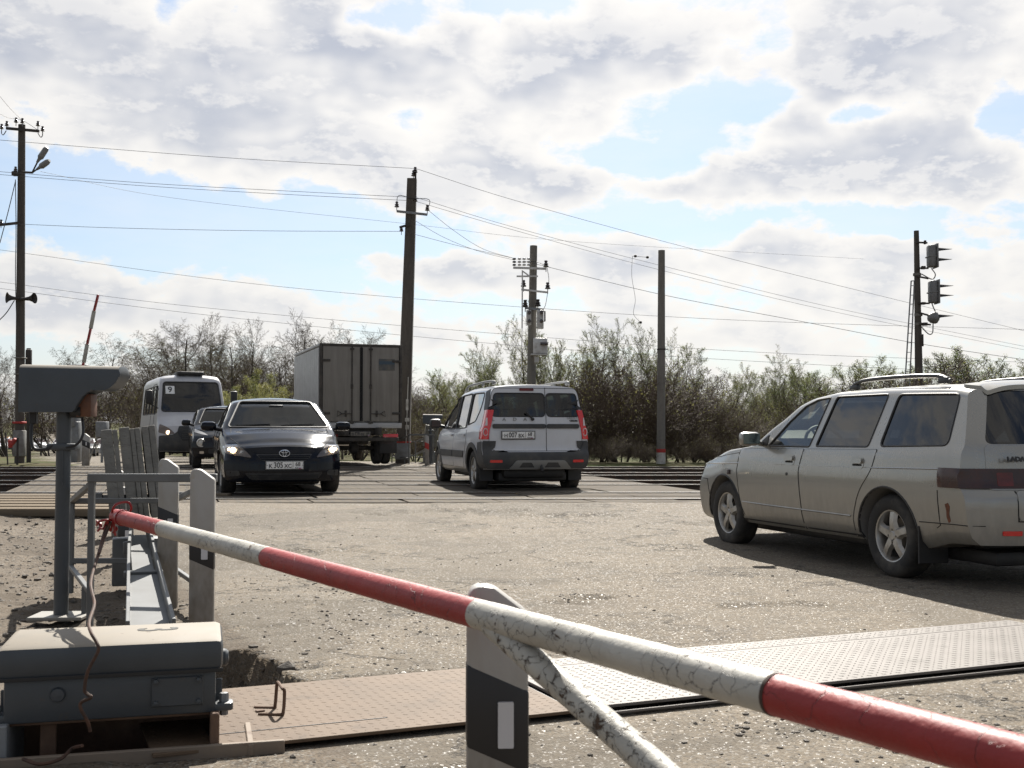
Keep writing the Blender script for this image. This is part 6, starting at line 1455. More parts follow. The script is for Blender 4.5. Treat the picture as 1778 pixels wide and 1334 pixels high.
mb = MB(); mb.box((L_ / 2 + .03, 0, (z0 + z1) / 2), (L_ - .06, W_ - .04, z1 - z0 - .04), mi=0)
body = mb.build('cargo_box', M_boxwhite, tr)
for sg in (1, -1):
    for k in range(13):
        MB().box((.18 + k * .325 + .155, sg * (W_ / 2 - .012), (z0 + z1) / 2), (.312, .016, z1 - z0 - .16), bev=.004).build('side_panel', M_boxwhite, tr)
    fr = MB(); 
    fr.box((L_ / 2, sg * (W_ / 2 - .01), z1 - .03), (L_, .05, .07), bev=.01); fr.box((L_ / 2, sg * (W_ / 2 - .01), z0 + .03), (L_, .05, .08), bev=.01); fr.build('side_rail', M_boxwhite, tr)
fr = MB()
for sg in (1, -1): fr.box((-.01, sg * (W_ / 2 - .03), (z0 + z1) / 2), (.09, .07, z1 - z0 + .02), bev=.008)
fr.box((-.01, 0, z1 - .03), (.09, W_ - .14, .08), bev=.008); fr.build('rear_frame', M_grimed, tr)
MB().box((-.015, 0, z0 - .03), (.10, W_, .13), bev=.01).build('rear_sill', M_boxwhite, tr)
for sg in (1, -1):
    d = MB().box((-.03, sg * .495, (z0 + z1) / 2 + .01), (.05, .97, z1 - z0 - .14), bev=.01).build('rear_door', M_grime, tr)
    MB().tube([(-.075, sg * .24, z0 + .01), (-.075, sg * .24, z1 - .06)], .017, 8).box((-.07, sg * .24, z0 + .05), (.05, .12, .06), bev=.01).box((-.07, sg * .24, z1 - .12), (.04, .10, .05), bev=.01).box((-.07, sg * .24, 2.0), (.05, .06, .12), bev=.01).build('locking_bar', M_grimed, d)
    MB().tube([(-.085, sg * .24, z0 + .27), (-.085, sg * .50, z0 + .27), (-.085, sg * .60, z0 + .34), (-.085, sg * .62, z0 + .20), (-.085, sg * .50, z0 + .27)], .012, 6).box((-.07, sg * .40, z0 + .27), (.03, .05, .16), bev=.006).build('door_handle', M_grimed, d)
    for z in (z0 + .28, z1 - .42): MB().box((-.065, sg * .92, z), (.025, .24, .06), bev=.008).tube([(-.06, sg * 1.02, z - .07), (-.06, sg * 1.02, z + .07)], .018, 8).build('hinge', M_grimed, d)
    MB().box((-.058, sg * .02, (z0 + z1) / 2), (.015, .03, z1 - z0 - .16)).build('door_seal', M_black, d)
MB().box((-.058, -.66, 2.57), (.004, .42, .30), bev=.001).build('faded_panel', pm('faded_sign', (.075, .078, .08), .8, c2=(.13, .12, .10), nscale=5), tr)
MB().box((-.0605, -.66, 2.62), (.002, .40, .08), bev=.0005).build('faded_stripe', pm('faded_blue', (.05, .075, .10), .8), tr)
ch = MB()
for sg in (1, -1): ch.box((1.9, sg * .42, .86), (4.6, .09, .20), bev=.01)
for x in (.1, .9, 2.0, 3.2): ch.box((x, 0, .86), (.08, .84, .14))
ch.tube([(.9, -.8, .43), (.9, .8, .43)], .06, 10); ch.lathe([(0, -.16), (.16, -.08), (.16, .08), (0, .16)], 16, 'Y', (.9, 0, .43)); ch.box((3.0, 0, .62), (1.4, 1.4, .24), bev=.05)
ch.box((-.02, 0, .66), (.10, 1.95, .10), bev=.01)
ch.build('chassis', M_grimed, tr)
for sg in (1, -1):
    MB().box((.02, sg * .78, .72), (.06, .40, .15), bev=.015).build('tail_light', M_red if sg < 0 else M_redlens, tr)
    MB().box((.35, sg * .80, .50), (.02, .45, .42), bev=.005).build('mud_flap', M_trim, tr)
    for q in (.62, .84):
        make_wheel(tr, .95, sg * q, .37, .20, .19, M_grimed, 'steel', sg)
    make_wheel(tr, 4.65, sg * .84, .37, .20, .19, M_grimed, 'steel', sg)
class _T: pass
tk = _T(); tk.t = tr; tk.ox = 0
number_plate(tk, -.09, .80, -1, ('O', '728', 'EX'), '68', y=.02, dirty=pm('muddy_plate', (.22, .20, .17), .8, c2=(.12, .11, .09), nscale=18))
cab = Body(2.2, 2.0, zb=[(0, .55), (2.2, .40)], belt=[(0, 1.45), (1.4, 1.42), (2.2, 1.1)], top=[(0, 2.25), (.9, 2.25), (1.1, 2.18), (1.7, 1.45), (2.0, 1.28), (2.2, 1.1)], rear=[(0, 0), (3, 0)], front=[(.4, 0), (1.2, .1)], cr=.02, tumble=.12, rr=.12)
bm = cab.shell(0, 2.2); o = bm2obj(bm, 'cab', [M_boxwhite]); o.parent = tr; o.location = (4.35, 0, 0); o.data.set_sharp_from_angle(angle=R(35))
# ---------------------------------------------------------------- foreground barrier equipment
def lumpy(name, a, b, r, mats, parent, seed, amp=.02, n=26, step=.012, capa=True, capb=True, rfun=None):
    a = Vector(a); b = Vector(b); L = (b - a).length; d = (b - a) / L; N = max(4, int(L / step)); u = d.cross(Vector((0, 0, 1))).normalized(); w = u.cross(d)
    t_ = np.linspace(0, L, N + 1)[:, None]; k = (np.arange(n) * 2 * math.pi / n)[None]
    cu, su = np.cos(k), np.sin(k); ns = fbm(t_ * 22 + seed * 7 + cu * 1.7, su * 1.7 + 5 + t_ * 2, 4) - .5; n2 = fbm(t_ * 70 + cu * 5 + seed, su * 5 + 9, 3) - .5
    rr = (rfun(t_) if rfun else r) * (1 + amp * 2 * ns + amp * .9 * n2)
    A = np.array(a)[None, None] + t_[..., None] * np.array(d) + rr[..., None] * (cu[..., None] * np.array(u) + su[..., None] * np.array(w))
    V = A.reshape(-1, 3); i = np.arange(N)[:, None] * n; j = np.arange(n)[None]; j2 = (j + 1) % n
    F = np.stack([i + j, i + j2, i + n + j2, i + n + j], -1).reshape(-1, 4)
    mb = MB(); mb.add([tuple(v) for v in V], [tuple(int(q) for q in f) for f in F], 0, True)
    mb.add([tuple(v) for v in V[:n]], [tuple(range(n - 1, -1, -1))]); mb.add([tuple(v) for v in V[-n:]], [tuple(range(n))])
    return mb.build(name, mats, parent)
def flaked(name, c, c2, rust, crack, rlo=.60, rhi=.66, cs=13, cw=.03):
    m, t, b = newmat(name); tc = t.new('ShaderNodeTexCoord').outputs['Object']
    nw = t.new('ShaderNodeTexNoise'); t.set(nw.inputs['Vector'], tc); nw.inputs['Scale'].default_value = 30; nw.inputs['Detail'].default_value = 5
    wv = t.vm('ADD', tc, t.vm('SCALE', t.vm('SUBTRACT', nw.outputs['Color'], (.5, .5, .5)), scale=.05))
    n1 = t.noise(tc, 9, 6, .65); n2 = t.noise(tc, 38, 7, .72, .6); n3 = t.noise(tc, 4, 4, .6)
    ck = t.math('MULTIPLY', t.mr(t.voro(wv, cs, 'DISTANCE_TO_EDGE'), 0, cw, 1, 0), t.mr(n3, .42, .56)); 
    c_ = t.mix(t.mr(n1, .35, .7), c, c2); rm = t.mr(t.math('ADD', n2, t.math('MULTIPLY', t.math('SUBTRACT', n3, .5), .5)), rlo, rhi)
    c_ = t.mix(ck, c_, crack); c_ = t.mix(rm, c_, t.mix(n1, rust, tuple(q * .4 for q in rust)))
    t.set(b.inputs['Base Color'], c_); t.set(b.inputs['Roughness'], t.mr(rm, 0, 1, .55, .9))
    h = t.math('SUBTRACT', t.math('MULTIPLY', n1, .004), t.math('ADD', t.math('MULTIPLY', ck, .003), t.math('MULTIPLY', rm, .0015)))
    h = t.math('ADD', h, t.math('MULTIPLY', t.noise(tc, 90, 3), .0008))
    nd = t.new('ShaderNodeBump'); nd.inputs['Strength'].default_value = 1; nd.inputs['Distance'].default_value = 1; t.set(nd.inputs['Height'], h); t.set(b.inputs['Normal'], nd.outputs[0]); return m
M_bwhite = flaked('flaking_white_paint', (.40, .385, .345), (.31, .295, .255), (.10, .06, .035), (.05, .04, .032), .63, .68, 24, .014)
M_bred = flaked('flaking_red_paint', (.27, .017, .015), (.21, .014, .013), (.12, .012, .010), (.10, .008, .008), .66, .74, 12, .010)
def BP(X): return Vector((X, 2.045 - 1.57 * X, .728 - .010 * (X + 1.51)))
M_rusty_ = pm('rust_dark', (.05, .03, .022), .9)
boom = thing('barrier_boom', 'red and white flaking tubular barrier boom lying across the foreground', 'barrier boom', (1.3, 0, 0)); bo = boom.location.copy()
cuts_ = [(-1.512, M_bred), (-1.174, M_bwhite), (-.643, M_bred), (-.0633, M_bwhite), (.342, M_bred), (.95, M_bwhite), (1.35, None)]
for i, ((x0, m_), (x1, _)) in enumerate(zip(cuts_[:-1], cuts_[1:])):
    lumpy('boom_section', BP(x0) - bo, BP(x1) - bo, .0272 if m_ is M_bred else .0275, m_, boom, i, .022 if m_ is M_bred else .035)
MB().tube([BP(.3405) - bo, BP(.3435) - bo], .0282, 24).build('collar_ring', M_rusty_, boom)
pst = BP(1.32) - bo; MB().box((pst.x, pst.y, -bo.z + .36), (.22, .22, .72), bev=.02).build('boom_stand', M_greymetal, boom)
A_ = BP(-.035) + Vector((0, 0, -.012)); D_ = Vector((.253, -.39, -.150)); lumpy('brace_tube', A_ - bo, A_ + D_ * 2.1 - bo, .0235, M_bwhite, boom, 31, .05)
# wire tied round the tip and the cord hanging from it
M_redwire = pm('red_wire', (.22, .012, .015), .4); M_cord = pm('dark_rusty_wire', (.045, .024, .016), .8, c2=(.10, .045, .025), nscale=30)
tie = thing('red_tie_wire', 'tangle of red wire tied round the tip of the barrier boom', 'wire', BP(-1.49)); o0 = BP(-1.49)
q = MB()
def zz(*pts, Y=4.4, r=.0045): q.tube(bez([atY(px, py, Y + dy) - o0 for px, py, dy in pts], 6), r, 6)
zz((215, 905, .03), (196, 895, .0), (200, 877, -.05), (222, 872, -.06), (228, 884, -.05), (218, 896, -.04)); zz((168, 912, .0), (172, 906, -.03), (186, 903, -.03), (200, 905, 0), (210, 912, .0)); zz((172, 906, .0), (176, 918, -.03), (190, 912, .0), (203, 918, 0), (196, 925, .0))
zz((180, 920, .0), (186, 905, -.03), (192, 922, .0), (197, 905, -.02), (200, 930, 0)); zz((225, 900, .0), (213, 890, -.05), (205, 898, -.05), (212, 912, .0)); zz((168, 905, 0), (176, 912, -.02), (170, 922, 0), r=.005)
q.tube([BP(-1.47) - o0 + Vector((.0, 0, 0)), BP(-1.455) - o0], .031, 16)
q.build('wire_loop', M_redwire, tie)
cord = thing('hanging_cord', 'dark rusty wire hanging from the boom tip down past the grey drive box', 'wire', atY(182, 915, 4.38)); o0 = cord.location.copy()
pts = [(190, 905, 4.40), (182, 922, 4.36), (170, 965, 4.2), (158, 1008, 4.02), (160, 1030, 3.92), (164, 1050, 3.84), (155, 1080, 3.70), (158, 1098, 3.62), (169, 1118, 3.58), (170, 1132, 3.57), (153, 1165, 3.56), (147, 1195, 3.56), (150, 1204, 3.56), (158, 1211, 3.55), (141, 1220, 3.56), (141, 1232, 3.56), (152, 1252, 3.57), (157, 1270, 3.58)]
MB().tube(bez([atY(*p) - o0 for p in pts], 6), .0055, 7).tube(bez([atY(*p) - o0 for p in [(192, 908, 4.38), (181, 935, 4.32), (172, 962, 4.2)]], 6), .006, 6).build('strand', M_cord, cord)
scr = thing('scrap_wire', 'loose end of rusty wire lying in the frame below the grey drive box', 'wire', atY(60, 1320, 3.6)); o0 = scr.location.copy()
MB().tube(bez([atY(*p) - o0 for p in [(40, 1318, 3.6), (70, 1327, 3.56), (105, 1318, 3.6), (125, 1300, 3.65), (143, 1295, 3.6)]], 6), .0055, 6).build('strand', M_cord, scr)

# guide posts
M_gpost = carpaint('guide_post_white', (.36, .35, .33), 0, .42, dust=(.17, .145, .115), dust_amt=.30, coat=.1, lowdust=.75)
M_gblack = pm('guide_post_black', (.016, .016, .018), .45); M_refl = pm('reflector_white', (.50, .50, .52), .3, coat=.3)
def guide_post(x, y, H, label, w=.12, rz=0.0, z0=0.0, bandz=None, cap=True, red=False, name='guide_post'):
    o = thing(name, label, 'guide post', (x, y, z0), rz, 'guide posts beside the road'); h = w / 2; sl = .45 * w
    out = [(-h, 0), (-h, H - .035), (-h * .85, H - .008), (-h * .5, H), (-h * .1, H - .004), (h, H - sl), (h, 0)]
    MB().prism(out, -.028, .028, 'xz', smooth=True, bev=.009).build('post_body', M_gpost, o)
    zb = bandz if bandz else H - .28; bh = .165
    band = [(-h - .001, zb), (h + .001, zb - sl), (h + .001, zb - sl - bh), (-h - .001, zb - bh)]
    MB().prism(band, -.030, .030, 'xz', smooth=True, bev=.007).build('black_band' if not red else 'red_band', M_gblack if not red else M_redband, o)
    if not red: MB().prism(rpoly([(.0, zb - .075), (.031, zb - .075), (.031, zb - .165), (.0, zb - .165)], .003), -.036, -.029, 'xz').build('reflector', M_refl, o)
    if cap: MB().prism([(-h - .002, H - .04), (-h * .95, H - .02), (-h - .002 + .012, H - .006), (-h * .55, H + .001), (-h * .55, H - .05), (-h - .002, H - .05)], -.0295, .0295, 'xz', smooth=True, bev=.006).build('cap', M_gpost, o)
    return o
guide_post(-.03, 2.33, .745, 'nearest guide post, standing directly behind the boom in the middle foreground', .122, R(4), 0, .592)
guide_post(-1.53, 5.72, .868, 'guide post at the right corner of the railed frame', .118, R(6), 0)
guide_post(-2.05, 6.9, .89, 'guide post just right of the counterweights', .115, R(8), 0)
guide_post(-3.17, 9.5, .62, 'short guide post partly hidden behind the counterweight arm', .115, R(8), -.02)
guide_post(-3.85, 11.3, .70, 'farthest guide post of the near row behind the counterweights', .115, R(8), 0)

# grey drive box
def lit_dust_top(name, c, dust):  # upward faces turn paler: sunlit look of the top painted in with the dust
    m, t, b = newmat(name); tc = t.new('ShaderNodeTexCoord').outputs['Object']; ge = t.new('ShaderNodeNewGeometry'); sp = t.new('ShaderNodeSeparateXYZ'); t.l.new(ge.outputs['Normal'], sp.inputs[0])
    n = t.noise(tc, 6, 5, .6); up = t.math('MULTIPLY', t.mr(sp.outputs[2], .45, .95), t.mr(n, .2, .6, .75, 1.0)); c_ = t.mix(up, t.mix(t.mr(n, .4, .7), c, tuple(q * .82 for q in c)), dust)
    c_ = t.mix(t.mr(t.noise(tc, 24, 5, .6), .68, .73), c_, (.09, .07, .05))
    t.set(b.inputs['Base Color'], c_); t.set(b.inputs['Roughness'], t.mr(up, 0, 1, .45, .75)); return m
M_boxp = pm('drive_box_grey_paint', (.048, .056, .064), .5, c2=(.039, .046, .052), nscale=3, c3=(.07, .058, .045), n3scale=9, n3lo=.66, n3hi=.74, coat=.1, bump=.12, bscale=30)
M_litdust = lit_dust_top('drive_box_lid_paint', (.048, .056, .064), (.185, .16, .125))  # pale tone carries settled dust and the sunlight on lid and hood tops
M_pale = pm('faded_lid_paint', (.22, .212, .19), .55, c2=(.19, .18, .16), nscale=4, c3=(.12, .10, .085), n3scale=26, n3lo=.68, n3hi=.72)
M_rusty = pm('rusty_steel', (.095, .055, .035), .85, c2=(.16, .10, .065), nscale=8, bump=.4, bscale=50)
M_tan = pm('dusty_steel', (.20, .155, .115), .75, c2=(.16, .13, .10), nscale=5, c3=(.10, .06, .04), n3scale=6, n3lo=.6, n3hi=.7)
db = thing('drive_box', 'grey steel drive box with a 3 chalked on its lid in the left foreground', 'control box', (-1.347, 3.955, 0), R(15))
MB().box((0, 0, .190), (.655, .345, .145), bev=.008).build('housing', M_boxp, db)
lid = MB().box((0, 0, .310), (.70, .39, .105), bev=.022).build('lid', M_litdust, db)
text_obj('chalk_three', '3', .19, pm('chalk_grey', (.085, .085, .08), .9), db, (.125, .055, .3635), rotM((0, -1, 0), (1, 0, 0)), .0012, xs=.75, bold=.002)
MB().box((0, -.1965, .262), (.70, .004, .012), bev=.001).build('lid_seam', M_cable, db)
cp = MB().box((.205, -.176, .195), (.165, .010, .095), bev=.003).build('cover_plate', M_boxp, db)
for x in (.137, .273):
    for z in (.160, .230): MB().lathe([(0, -.012), (.009, -.010), (.010, 0)], 6, 'Y', (x, -.180, z)).build('bolt', M_boxp, cp)
MB().lathe([(0, -.016), (.020, -.014), (.024, -.004), (.024, 0)], 24, 'Y', (-.165, -.172, .205)).build('round_plug', M_boxp, db)
MB().lathe([(0, .02), (.022, .018), (.03, .008), (.03, -.01)], 20, 'X', (.352, -.05, .275)).build('round_plug', M_boxp, db)
MB().lathe([(0, -.03), (.035, -.025), (.045, -.01), (.045, .01)], 20, 'X', (-.352, .02, .29)).build('round_plug', M_boxp, db)
for sx in (-1, 1):
    lg = MB(); lg.prism(rpoly([(sx * .31, -.17), (sx * .385, -.17), (sx * .385, -.10), (sx * .31, -.10)], .02), .120, .145, 'xy', bev=.003).box((sx * .335, -.08, .17), (.03, .012, .08), bev=.003)
    l_ = lg.build('mounting_lug', M_boxp, db); MB().lathe([(0, .175), (.014, .173), (.016, .165), (.016, .145)], 6, 'Z', (sx * .355, -.135, 0)).lathe([(0, .098), (.014, .10), (.014, .12)], 6, 'Z', (sx * .355, -.135, 0)).build('bolt', M_greymetal, l_)
    fr = MB(); fr.box((sx * .325, .0, .015), (.03, .42, .215), bev=.004); fr.build('support_wall', M_rusty if sx > 0 else M_greymetal, db)
fr = MB(); fr.box((-.20, -.10, .02), (.05, .02, .20), bev=.003); fr.box((0, .18, .02), (.68, .02, .24), bev=.003); fr.box((0, .0, .112), (.66, .30, .012), bev=.002); fr.build('base_frame', M_rusty, db)
MB().box((.06, -.235, .004), (.98, .022, .05), bev=.003).box((.44, -.10, .0), (.02, .3, .05), bev=.003).build('pit_edge_angle', M_tan, db)
MB().box((-.45, -.22, .0), (.16, .28, .03), R(-20), bev=.004).build('pit_corner_plate', M_pale, db)

# steel flap plates across the carriageway
dv = Vector((math.cos(R(23)), math.sin(R(23)), 0)); nv = Vector((-math.sin(R(23)), math.cos(R(23)), 0))
def tread(name, c, cd, metal=.0, rough=.5):
    return pm(name, c, rough, metal, c2=cd, nscale=3.5, c3=tuple(q * .7 for q in cd), n3scale=7, n3lo=.6, n3hi=.75, bump=.15, bscale=120, spec=.2)
M_wplate = tread('polished_tread_plate', (.145, .131, .119), (.118, .105, .094), .05, .55); M_tplate = tread('dusty_tread_plate', (.125, .086, .056), (.098, .068, .045), 0, .7)
fl = thing('road_flap_barrier', 'hinged steel tread plates set across the carriageway in front of the boom', 'road barrier', (0, 0, 0)); fl.rotation_euler = (0, 0, R(23))
def lugs(t0, t1, n0, n1, z, mat, parent, pitch=.038):
    V = []; F = []; nt = int((t1 - t0) / pitch); nn = int((n1 - n0) / pitch)
    T, N_ = np.meshgrid(t0 + (np.arange(nt) + .5) * pitch, n0 + (np.arange(nn) + .5) * pitch); T = T.ravel(); N_ = N_.ravel(); k = (np.round((T - t0) / pitch - .5) + np.round((N_ - n0) / pitch - .5)).astype(int) % 2
    a = np.where(k == 0, R(45), R(-45)); l, w, h = .0135, .0040, (.0019 if mat is M_wplate else .0011)
    base = np.array([(-l, 0, 0), (0, -w, 0), (l, 0, 0), (0, w, 0), (-l * .35, 0, h), (l * .35, 0, h)])
    c, s_ = np.cos(a)[:, None], np.sin(a)[:, None]; X = base[None, :, 0] * c - base[None, :, 1] * s_ + T[:, None]; Y = base[None, :, 0] * s_ + base[None, :, 1] * c + N_[:, None]; Z = np.broadcast_to(base[None, :, 2] + z, X.shape)
    V = np.stack([X, Y, Z], -1).reshape(-1, 3); Fb = np.array([(0, 1, 4), (1, 5, 4), (1, 2, 5), (2, 3, 5), (3, 4, 5), (3, 0, 4)]); F = (Fb[None] + (np.arange(len(T)) * 6)[:, None, None]).reshape(-1, 3)
    o = npmesh('tread_lugs', V, F, mat, parent, False); o['kind'] = 'stuff'
pz = .018
for nm, t0, t1, n0, n1, zz_, mt, lab in (('flap_plate', 1.925, 4.95, 3.875, 4.60, pz + .010, M_wplate, 'bright white worn tread plate'), ('hinge_plate', 1.925, 4.95, 4.606, 4.75, pz + .010, M_wplate, None), ('side_plate', .40, 1.905, 3.885, 4.76, pz, M_tplate, 'dusty tan tread plate')):
    o = MB().box(((t0 + t1) / 2, (n0 + n1) / 2, zz_ - .006), (t1 - t0, n1 - n0, .012), bev=.0015).build(nm, mt, fl); lugs(t0 + .01, t1 - .01, n0 + .01, n1 - .01, zz_ + .0002, mt, o)
    if lab: o['label'] = lab
MB().box((3.44, 3.850, .003), (3.06, .010, .010), bev=.002).build('frame_lip', M_wplate, fl); MB().box((3.44, 3.864, .0), (3.0, .010, .012)).build('frame_channel', M_cable, fl)
MB().box((1.915, 4.31, .004), (.016, .86, .016)).build('joint', M_cable, fl)
MB().box((.92, 4.05, pz + .0012), (.62, .004, .0016)).box((.60, 4.13, pz + .0012), (.004, .17, .0016)).build('hatch_seam', M_cable, fl)
hd = thing('folding_handle', 'rusty U shaped handle standing on the tan tread plate', 'handle', (-.885, 4.30, .02))
for pts in ([(-.08, .055, .0), (-.008, .05, .0), (.0, .05, .01), (.006, .05, .085), (.014, .04, .094), (.045, -.045, .092), (.055, -.055, .084), (.052, -.058, .012), (.040, -.06, .002), (-.04, -.052, .0)],): MB().tube(bez(pts, 4), .0062, 8).build('bar', M_rusty, hd)
MB().box((-.045, .0, .0), (.03, .02, .008), R(30)).build('catch', M_rusty, hd)

# counterweight arm, railed frame and hooded sensor
M_fr = pm('frame_grey_paint', (.115, .12, .122), .5, c2=(.09, .092, .09), nscale=5, c3=(.10, .06, .04), n3scale=14, n3lo=.70, n3hi=.75)
M_wt = pm('cast_weight_grey', (.17, .165, .148), .8, c2=(.105, .10, .09), nscale=4, c3=(.09, .085, .075), n3scale=30, n3lo=.56, n3hi=.66, stretch=(1, .5, 2.5), bump=.9, bscale=45)
cw = thing('counterweight_arm', 'counterweighted arm with three stacks of grey weights pointing at the drive box', 'counterweight arm', (-2.60, 8.05, 0), R(19))
x = -.185
for st in ([.072, .034], [.070, .031, .037], [.046, .044]):
    for k, w in enumerate(st):
        j = rnd.uniform(-.006, .006); zt = 1.085 + j - .004 * k; e = .0011
        prof = rpoly([(-.12 + j, zt), (.26, zt - .03), (.16, .46), (-.30 + j, .46), (-.27 + j, .62)], .012)
        o = MB().prism([(a, b_) for a, b_ in prof], x + e, x + w - e, 'yz', smooth=True, bev=.004, M=Matrix.Translation((0, 0, .46)) @ Matrix.Rotation(R(-6.5), 4, 'Y') @ Matrix.Translation((0, 0, -.46))).build('weight_plate', M_wt, cw); x += w
    x += .010
MB().tube([(-.26, -.06, .60), (.24, -.06, .60)], .018, 10).lathe([(0, -.29), (.034, -.29), (.034, -.24), (.02, -.235), (.02, -.2)], 6, 'X', (0, -.06, .60)).lathe([(.02, .22), (.02, .25), (.034, .255), (.034, .29), (0, .29)], 6, 'X', (0, -.06, .60)).build('axle', M_fr, cw)
def AP(t_, x_, dz=0): return Vector((x_, -t_, .34 - .060 * t_ + dz))
ar = MB()
for sg in (-1, 1):
    ar.bar(AP(.05, sg * .045, .10), AP(.9, sg * .070, .045), .018, .09, bev=.003); ar.bar(AP(.9, sg * .072, .04), AP(3.05, sg * .098, .02), .018, .075, bev=.003)
ar.build('arm_flange', M_fr, cw); 
for (t0, t1, w, dz) in ((.15, 1.6, .12, .01), (1.55, 3.08, .175, .0)): MB().bar(AP(t0, 0, dz), AP(t1, 0, dz), w, .012, bev=.002).build('arm_web', M_fr, cw)
MB().bar(AP(1.56, 0, .006), AP(1.62, 0, .006), .21, .03, bev=.003).build('splice_plate', M_fr, cw)
MB().box((0, -.25, .27), (.20, .08, .08), bev=.006).box((0, -.05, .16), (.34, .18, .32), bev=.01).build('bearing_stand', M_fr, cw)
fr = thing('guard_frame', 'grey tubular guard frame round the counterweight arm', 'guard rail', (-2.0, 6.5, 0)); fo = fr.location.copy()
def V3(x, y, z): return Vector((x, y, z)) - fo
NL, NR, FL_, FR_ = (-2.28, 6.27), (-1.632, 6.27), (-2.875, 7.55), (-2.215, 7.55)
for (x, y), h in ((NL, .79), (NR, .79), (FL_, .585), (FR_, .585)): MB().box(V3(x, y, h / 2), (.032, .032, h), bev=.003).build('upright', M_fr, fr)
MB().bar(V3(NL[0] - .02, 6.27, .80), V3(NR[0] + .03, 6.27, .80), .045, .045, bev=.004).build('top_rail', M_fr, fr)
for n_a, f_a in ((NL, FL_), (NR, FR_)):
    MB().bar(V3(n_a[0], n_a[1] + .02, .775), V3(f_a[0], f_a[1], .60), .032, .032, bev=.003).build('side_rail', M_fr, fr)
    MB().bar(V3(n_a[0], n_a[1] + .02, .17), V3(f_a[0], f_a[1], .17), .028, .028, bev=.003).build('lower_rail', M_fr, fr)
    m = ((n_a[0] * .75 + f_a[0] * .25), n_a[1] * .75 + f_a[1] * .25); MB().box(V3(m[0], m[1], .085), (.028, .028, .17), bev=.003).build('foot', M_fr, fr)
MB().bar(V3(*FL_, .21), V3(*FR_, .21), .028, .034, bev=.003).build('cross_rail', M_fr, fr); MB().bar(V3(*FL_, .60), V3(*FR_, .60), .028, .034, bev=.003).build('cross_rail', M_fr, fr)
def hooded(name, label, cat, loc, rz=0.0, sc=1.0, flip=1):
    o = thing(name, label, cat, loc, rz); s = sc
    MB().tube([(0, 0, 0), (0, 0, 1.17 * s)], .040 * s, 20).build('post', M_boxp, o)
    MB().box((0, 0, .01), (.30 * s, .24 * s, .02), bev=.004).build('base_plate', M_pale, o)
    MB().box((0, 0, .965 * s), (.16 * s, .10 * s, .036 * s), bev=.006).box((.01 * s, -.045 * s, .85 * s), (.006, .006, .2 * s)).build('clamp', M_boxp, o)
    prof = [(-.218, 1.16), (-.218, 1.43), (.33, 1.42), (.338, 1.40), (.335, 1.36), (.315, 1.325), (.285, 1.297), (.255, 1.284), (.225, 1.282), (.19, 1.283), (.16, 1.272), (.135, 1.25), (.105, 1.205), (.09, 1.172), (.075, 1.16)]
    bm = bmesh.new(); K = 9; rows = []
    for (y, dz) in [(-.105, -.045), (-.10, -.02), (-.085, -.006), (-.05, 0), (0, .003), (.05, 0), (.085, -.006), (.10, -.02), (.105, -.045)]:
        rows.append([bm.verts.new((a * flip * s, y * s, (b_ + (dz if b_ > 1.39 else 0)) * s)) for a, b_ in prof])
    for r0, r1 in zip(rows[:-1], rows[1:]):
        for i in range(len(prof)): bm.faces.new((r0[i], r0[(i + 1) % len(prof)], r1[(i + 1) % len(prof)], r1[i]))
    bm.faces.new(rows[0]); bm.faces.new(rows[-1]); bmesh.ops.recalc_face_normals(bm, faces=bm.faces[:])
    MB().frombm(bm, 0, True).build('hood', M_litdust, o)
    MB().box((.125 * flip * s, 0, 1.20 * s), (.085 * s, .12 * s, .13 * s), bev=.006).build('sensor_body', pm('orange_brown_box', (.12, .045, .018), .6, c2=(.07, .03, .02), nscale=9) if sc == 1 else M_rusty, o)
    MB().lathe([(0, 0), (.035 * s, 0), (.04 * s, .06 * s), (.0, .06 * s)], 18, 'X', (.05 * s, -.03 * s, 1.165 * s)).build('sensor_lens', M_trim, o)
    MB().tube(bez([(-.17 * s, 0, 1.16 * s), (-.175 * s, -.02, 1.05 * s), (-.15 * s, -.05, .96 * s), (-.09 * s, -.05, .95 * s), (-.04 * s, -.04, .975 * s)], 6), .010 * s, 8).tube(bez([(.10 * s, 0, 1.15 * s), (.12 * s, -.04, 1.04 * s), (.09 * s, -.05, .98 * s), (.03 * s, -.045, .96 * s)], 6), .008 * s, 8).box((-.17 * s, 0, 1.13 * s), (.04 * s, .04 * s, .07 * s), bev=.004).build('cable', M_cable, o)
    return o
hooded('hooded_sensor', 'grey hooded sensor on a round post at the left', 'sensor', (-2.55, 6.56, 0), R(3))

# the same equipment on the far side of the tracks, and the left background
def copy_tree(o, parent=None):
    c = o.copy(); col.objects.link(c); c.parent = parent
    if parent is None and 'group' in c: pass
    for ch in [q for q in o.children]: copy_tree(ch, c)
    return c
c = copy_tree(cw); c.location = (-2.35, 32.8, g1(-2.3, 32.8)); c.rotation_euler = (0, 0, R(190)); c['label'] = 'distant counterweight arm beyond the tracks beside the leaning pole'
c = copy_tree(fr); c.location = (-2.5, 31.4, g1(-2.5, 31.4)); c['label'] = 'distant guard frame beyond the tracks beside the leaning pole'
hooded('hooded_sensor', 'small distant hooded sensor between the leaning pole and the white estate car', 'sensor', (-2.20, 31.2, g1(-2.2, 31.2)), R(180), .95, -1)
guide_post(-2.28, 30.9, .80, 'distant white and red guide post left of the white estate car', .11, 0, g1(-2.3, 30.9), .62, True, True)
guide_post(-11.3, 30.6, .85, 'distant black banded guide post below the grey sensor hood', .2, 0, g1(-11, 30.6), .70)
rb = thing('raised_barrier', 'distant raised red and white barrier boom leaning against the sky', 'barrier', (atY(128, 800, 34).x, 34, g1(-12.6, 34))); o0 = rb.location.copy()
pp_ = [(131, 690), (141.5, 642), (145.5, 630), (151.5, 598), (157.5, 571), (163.5, 540), (170.5, 512)]
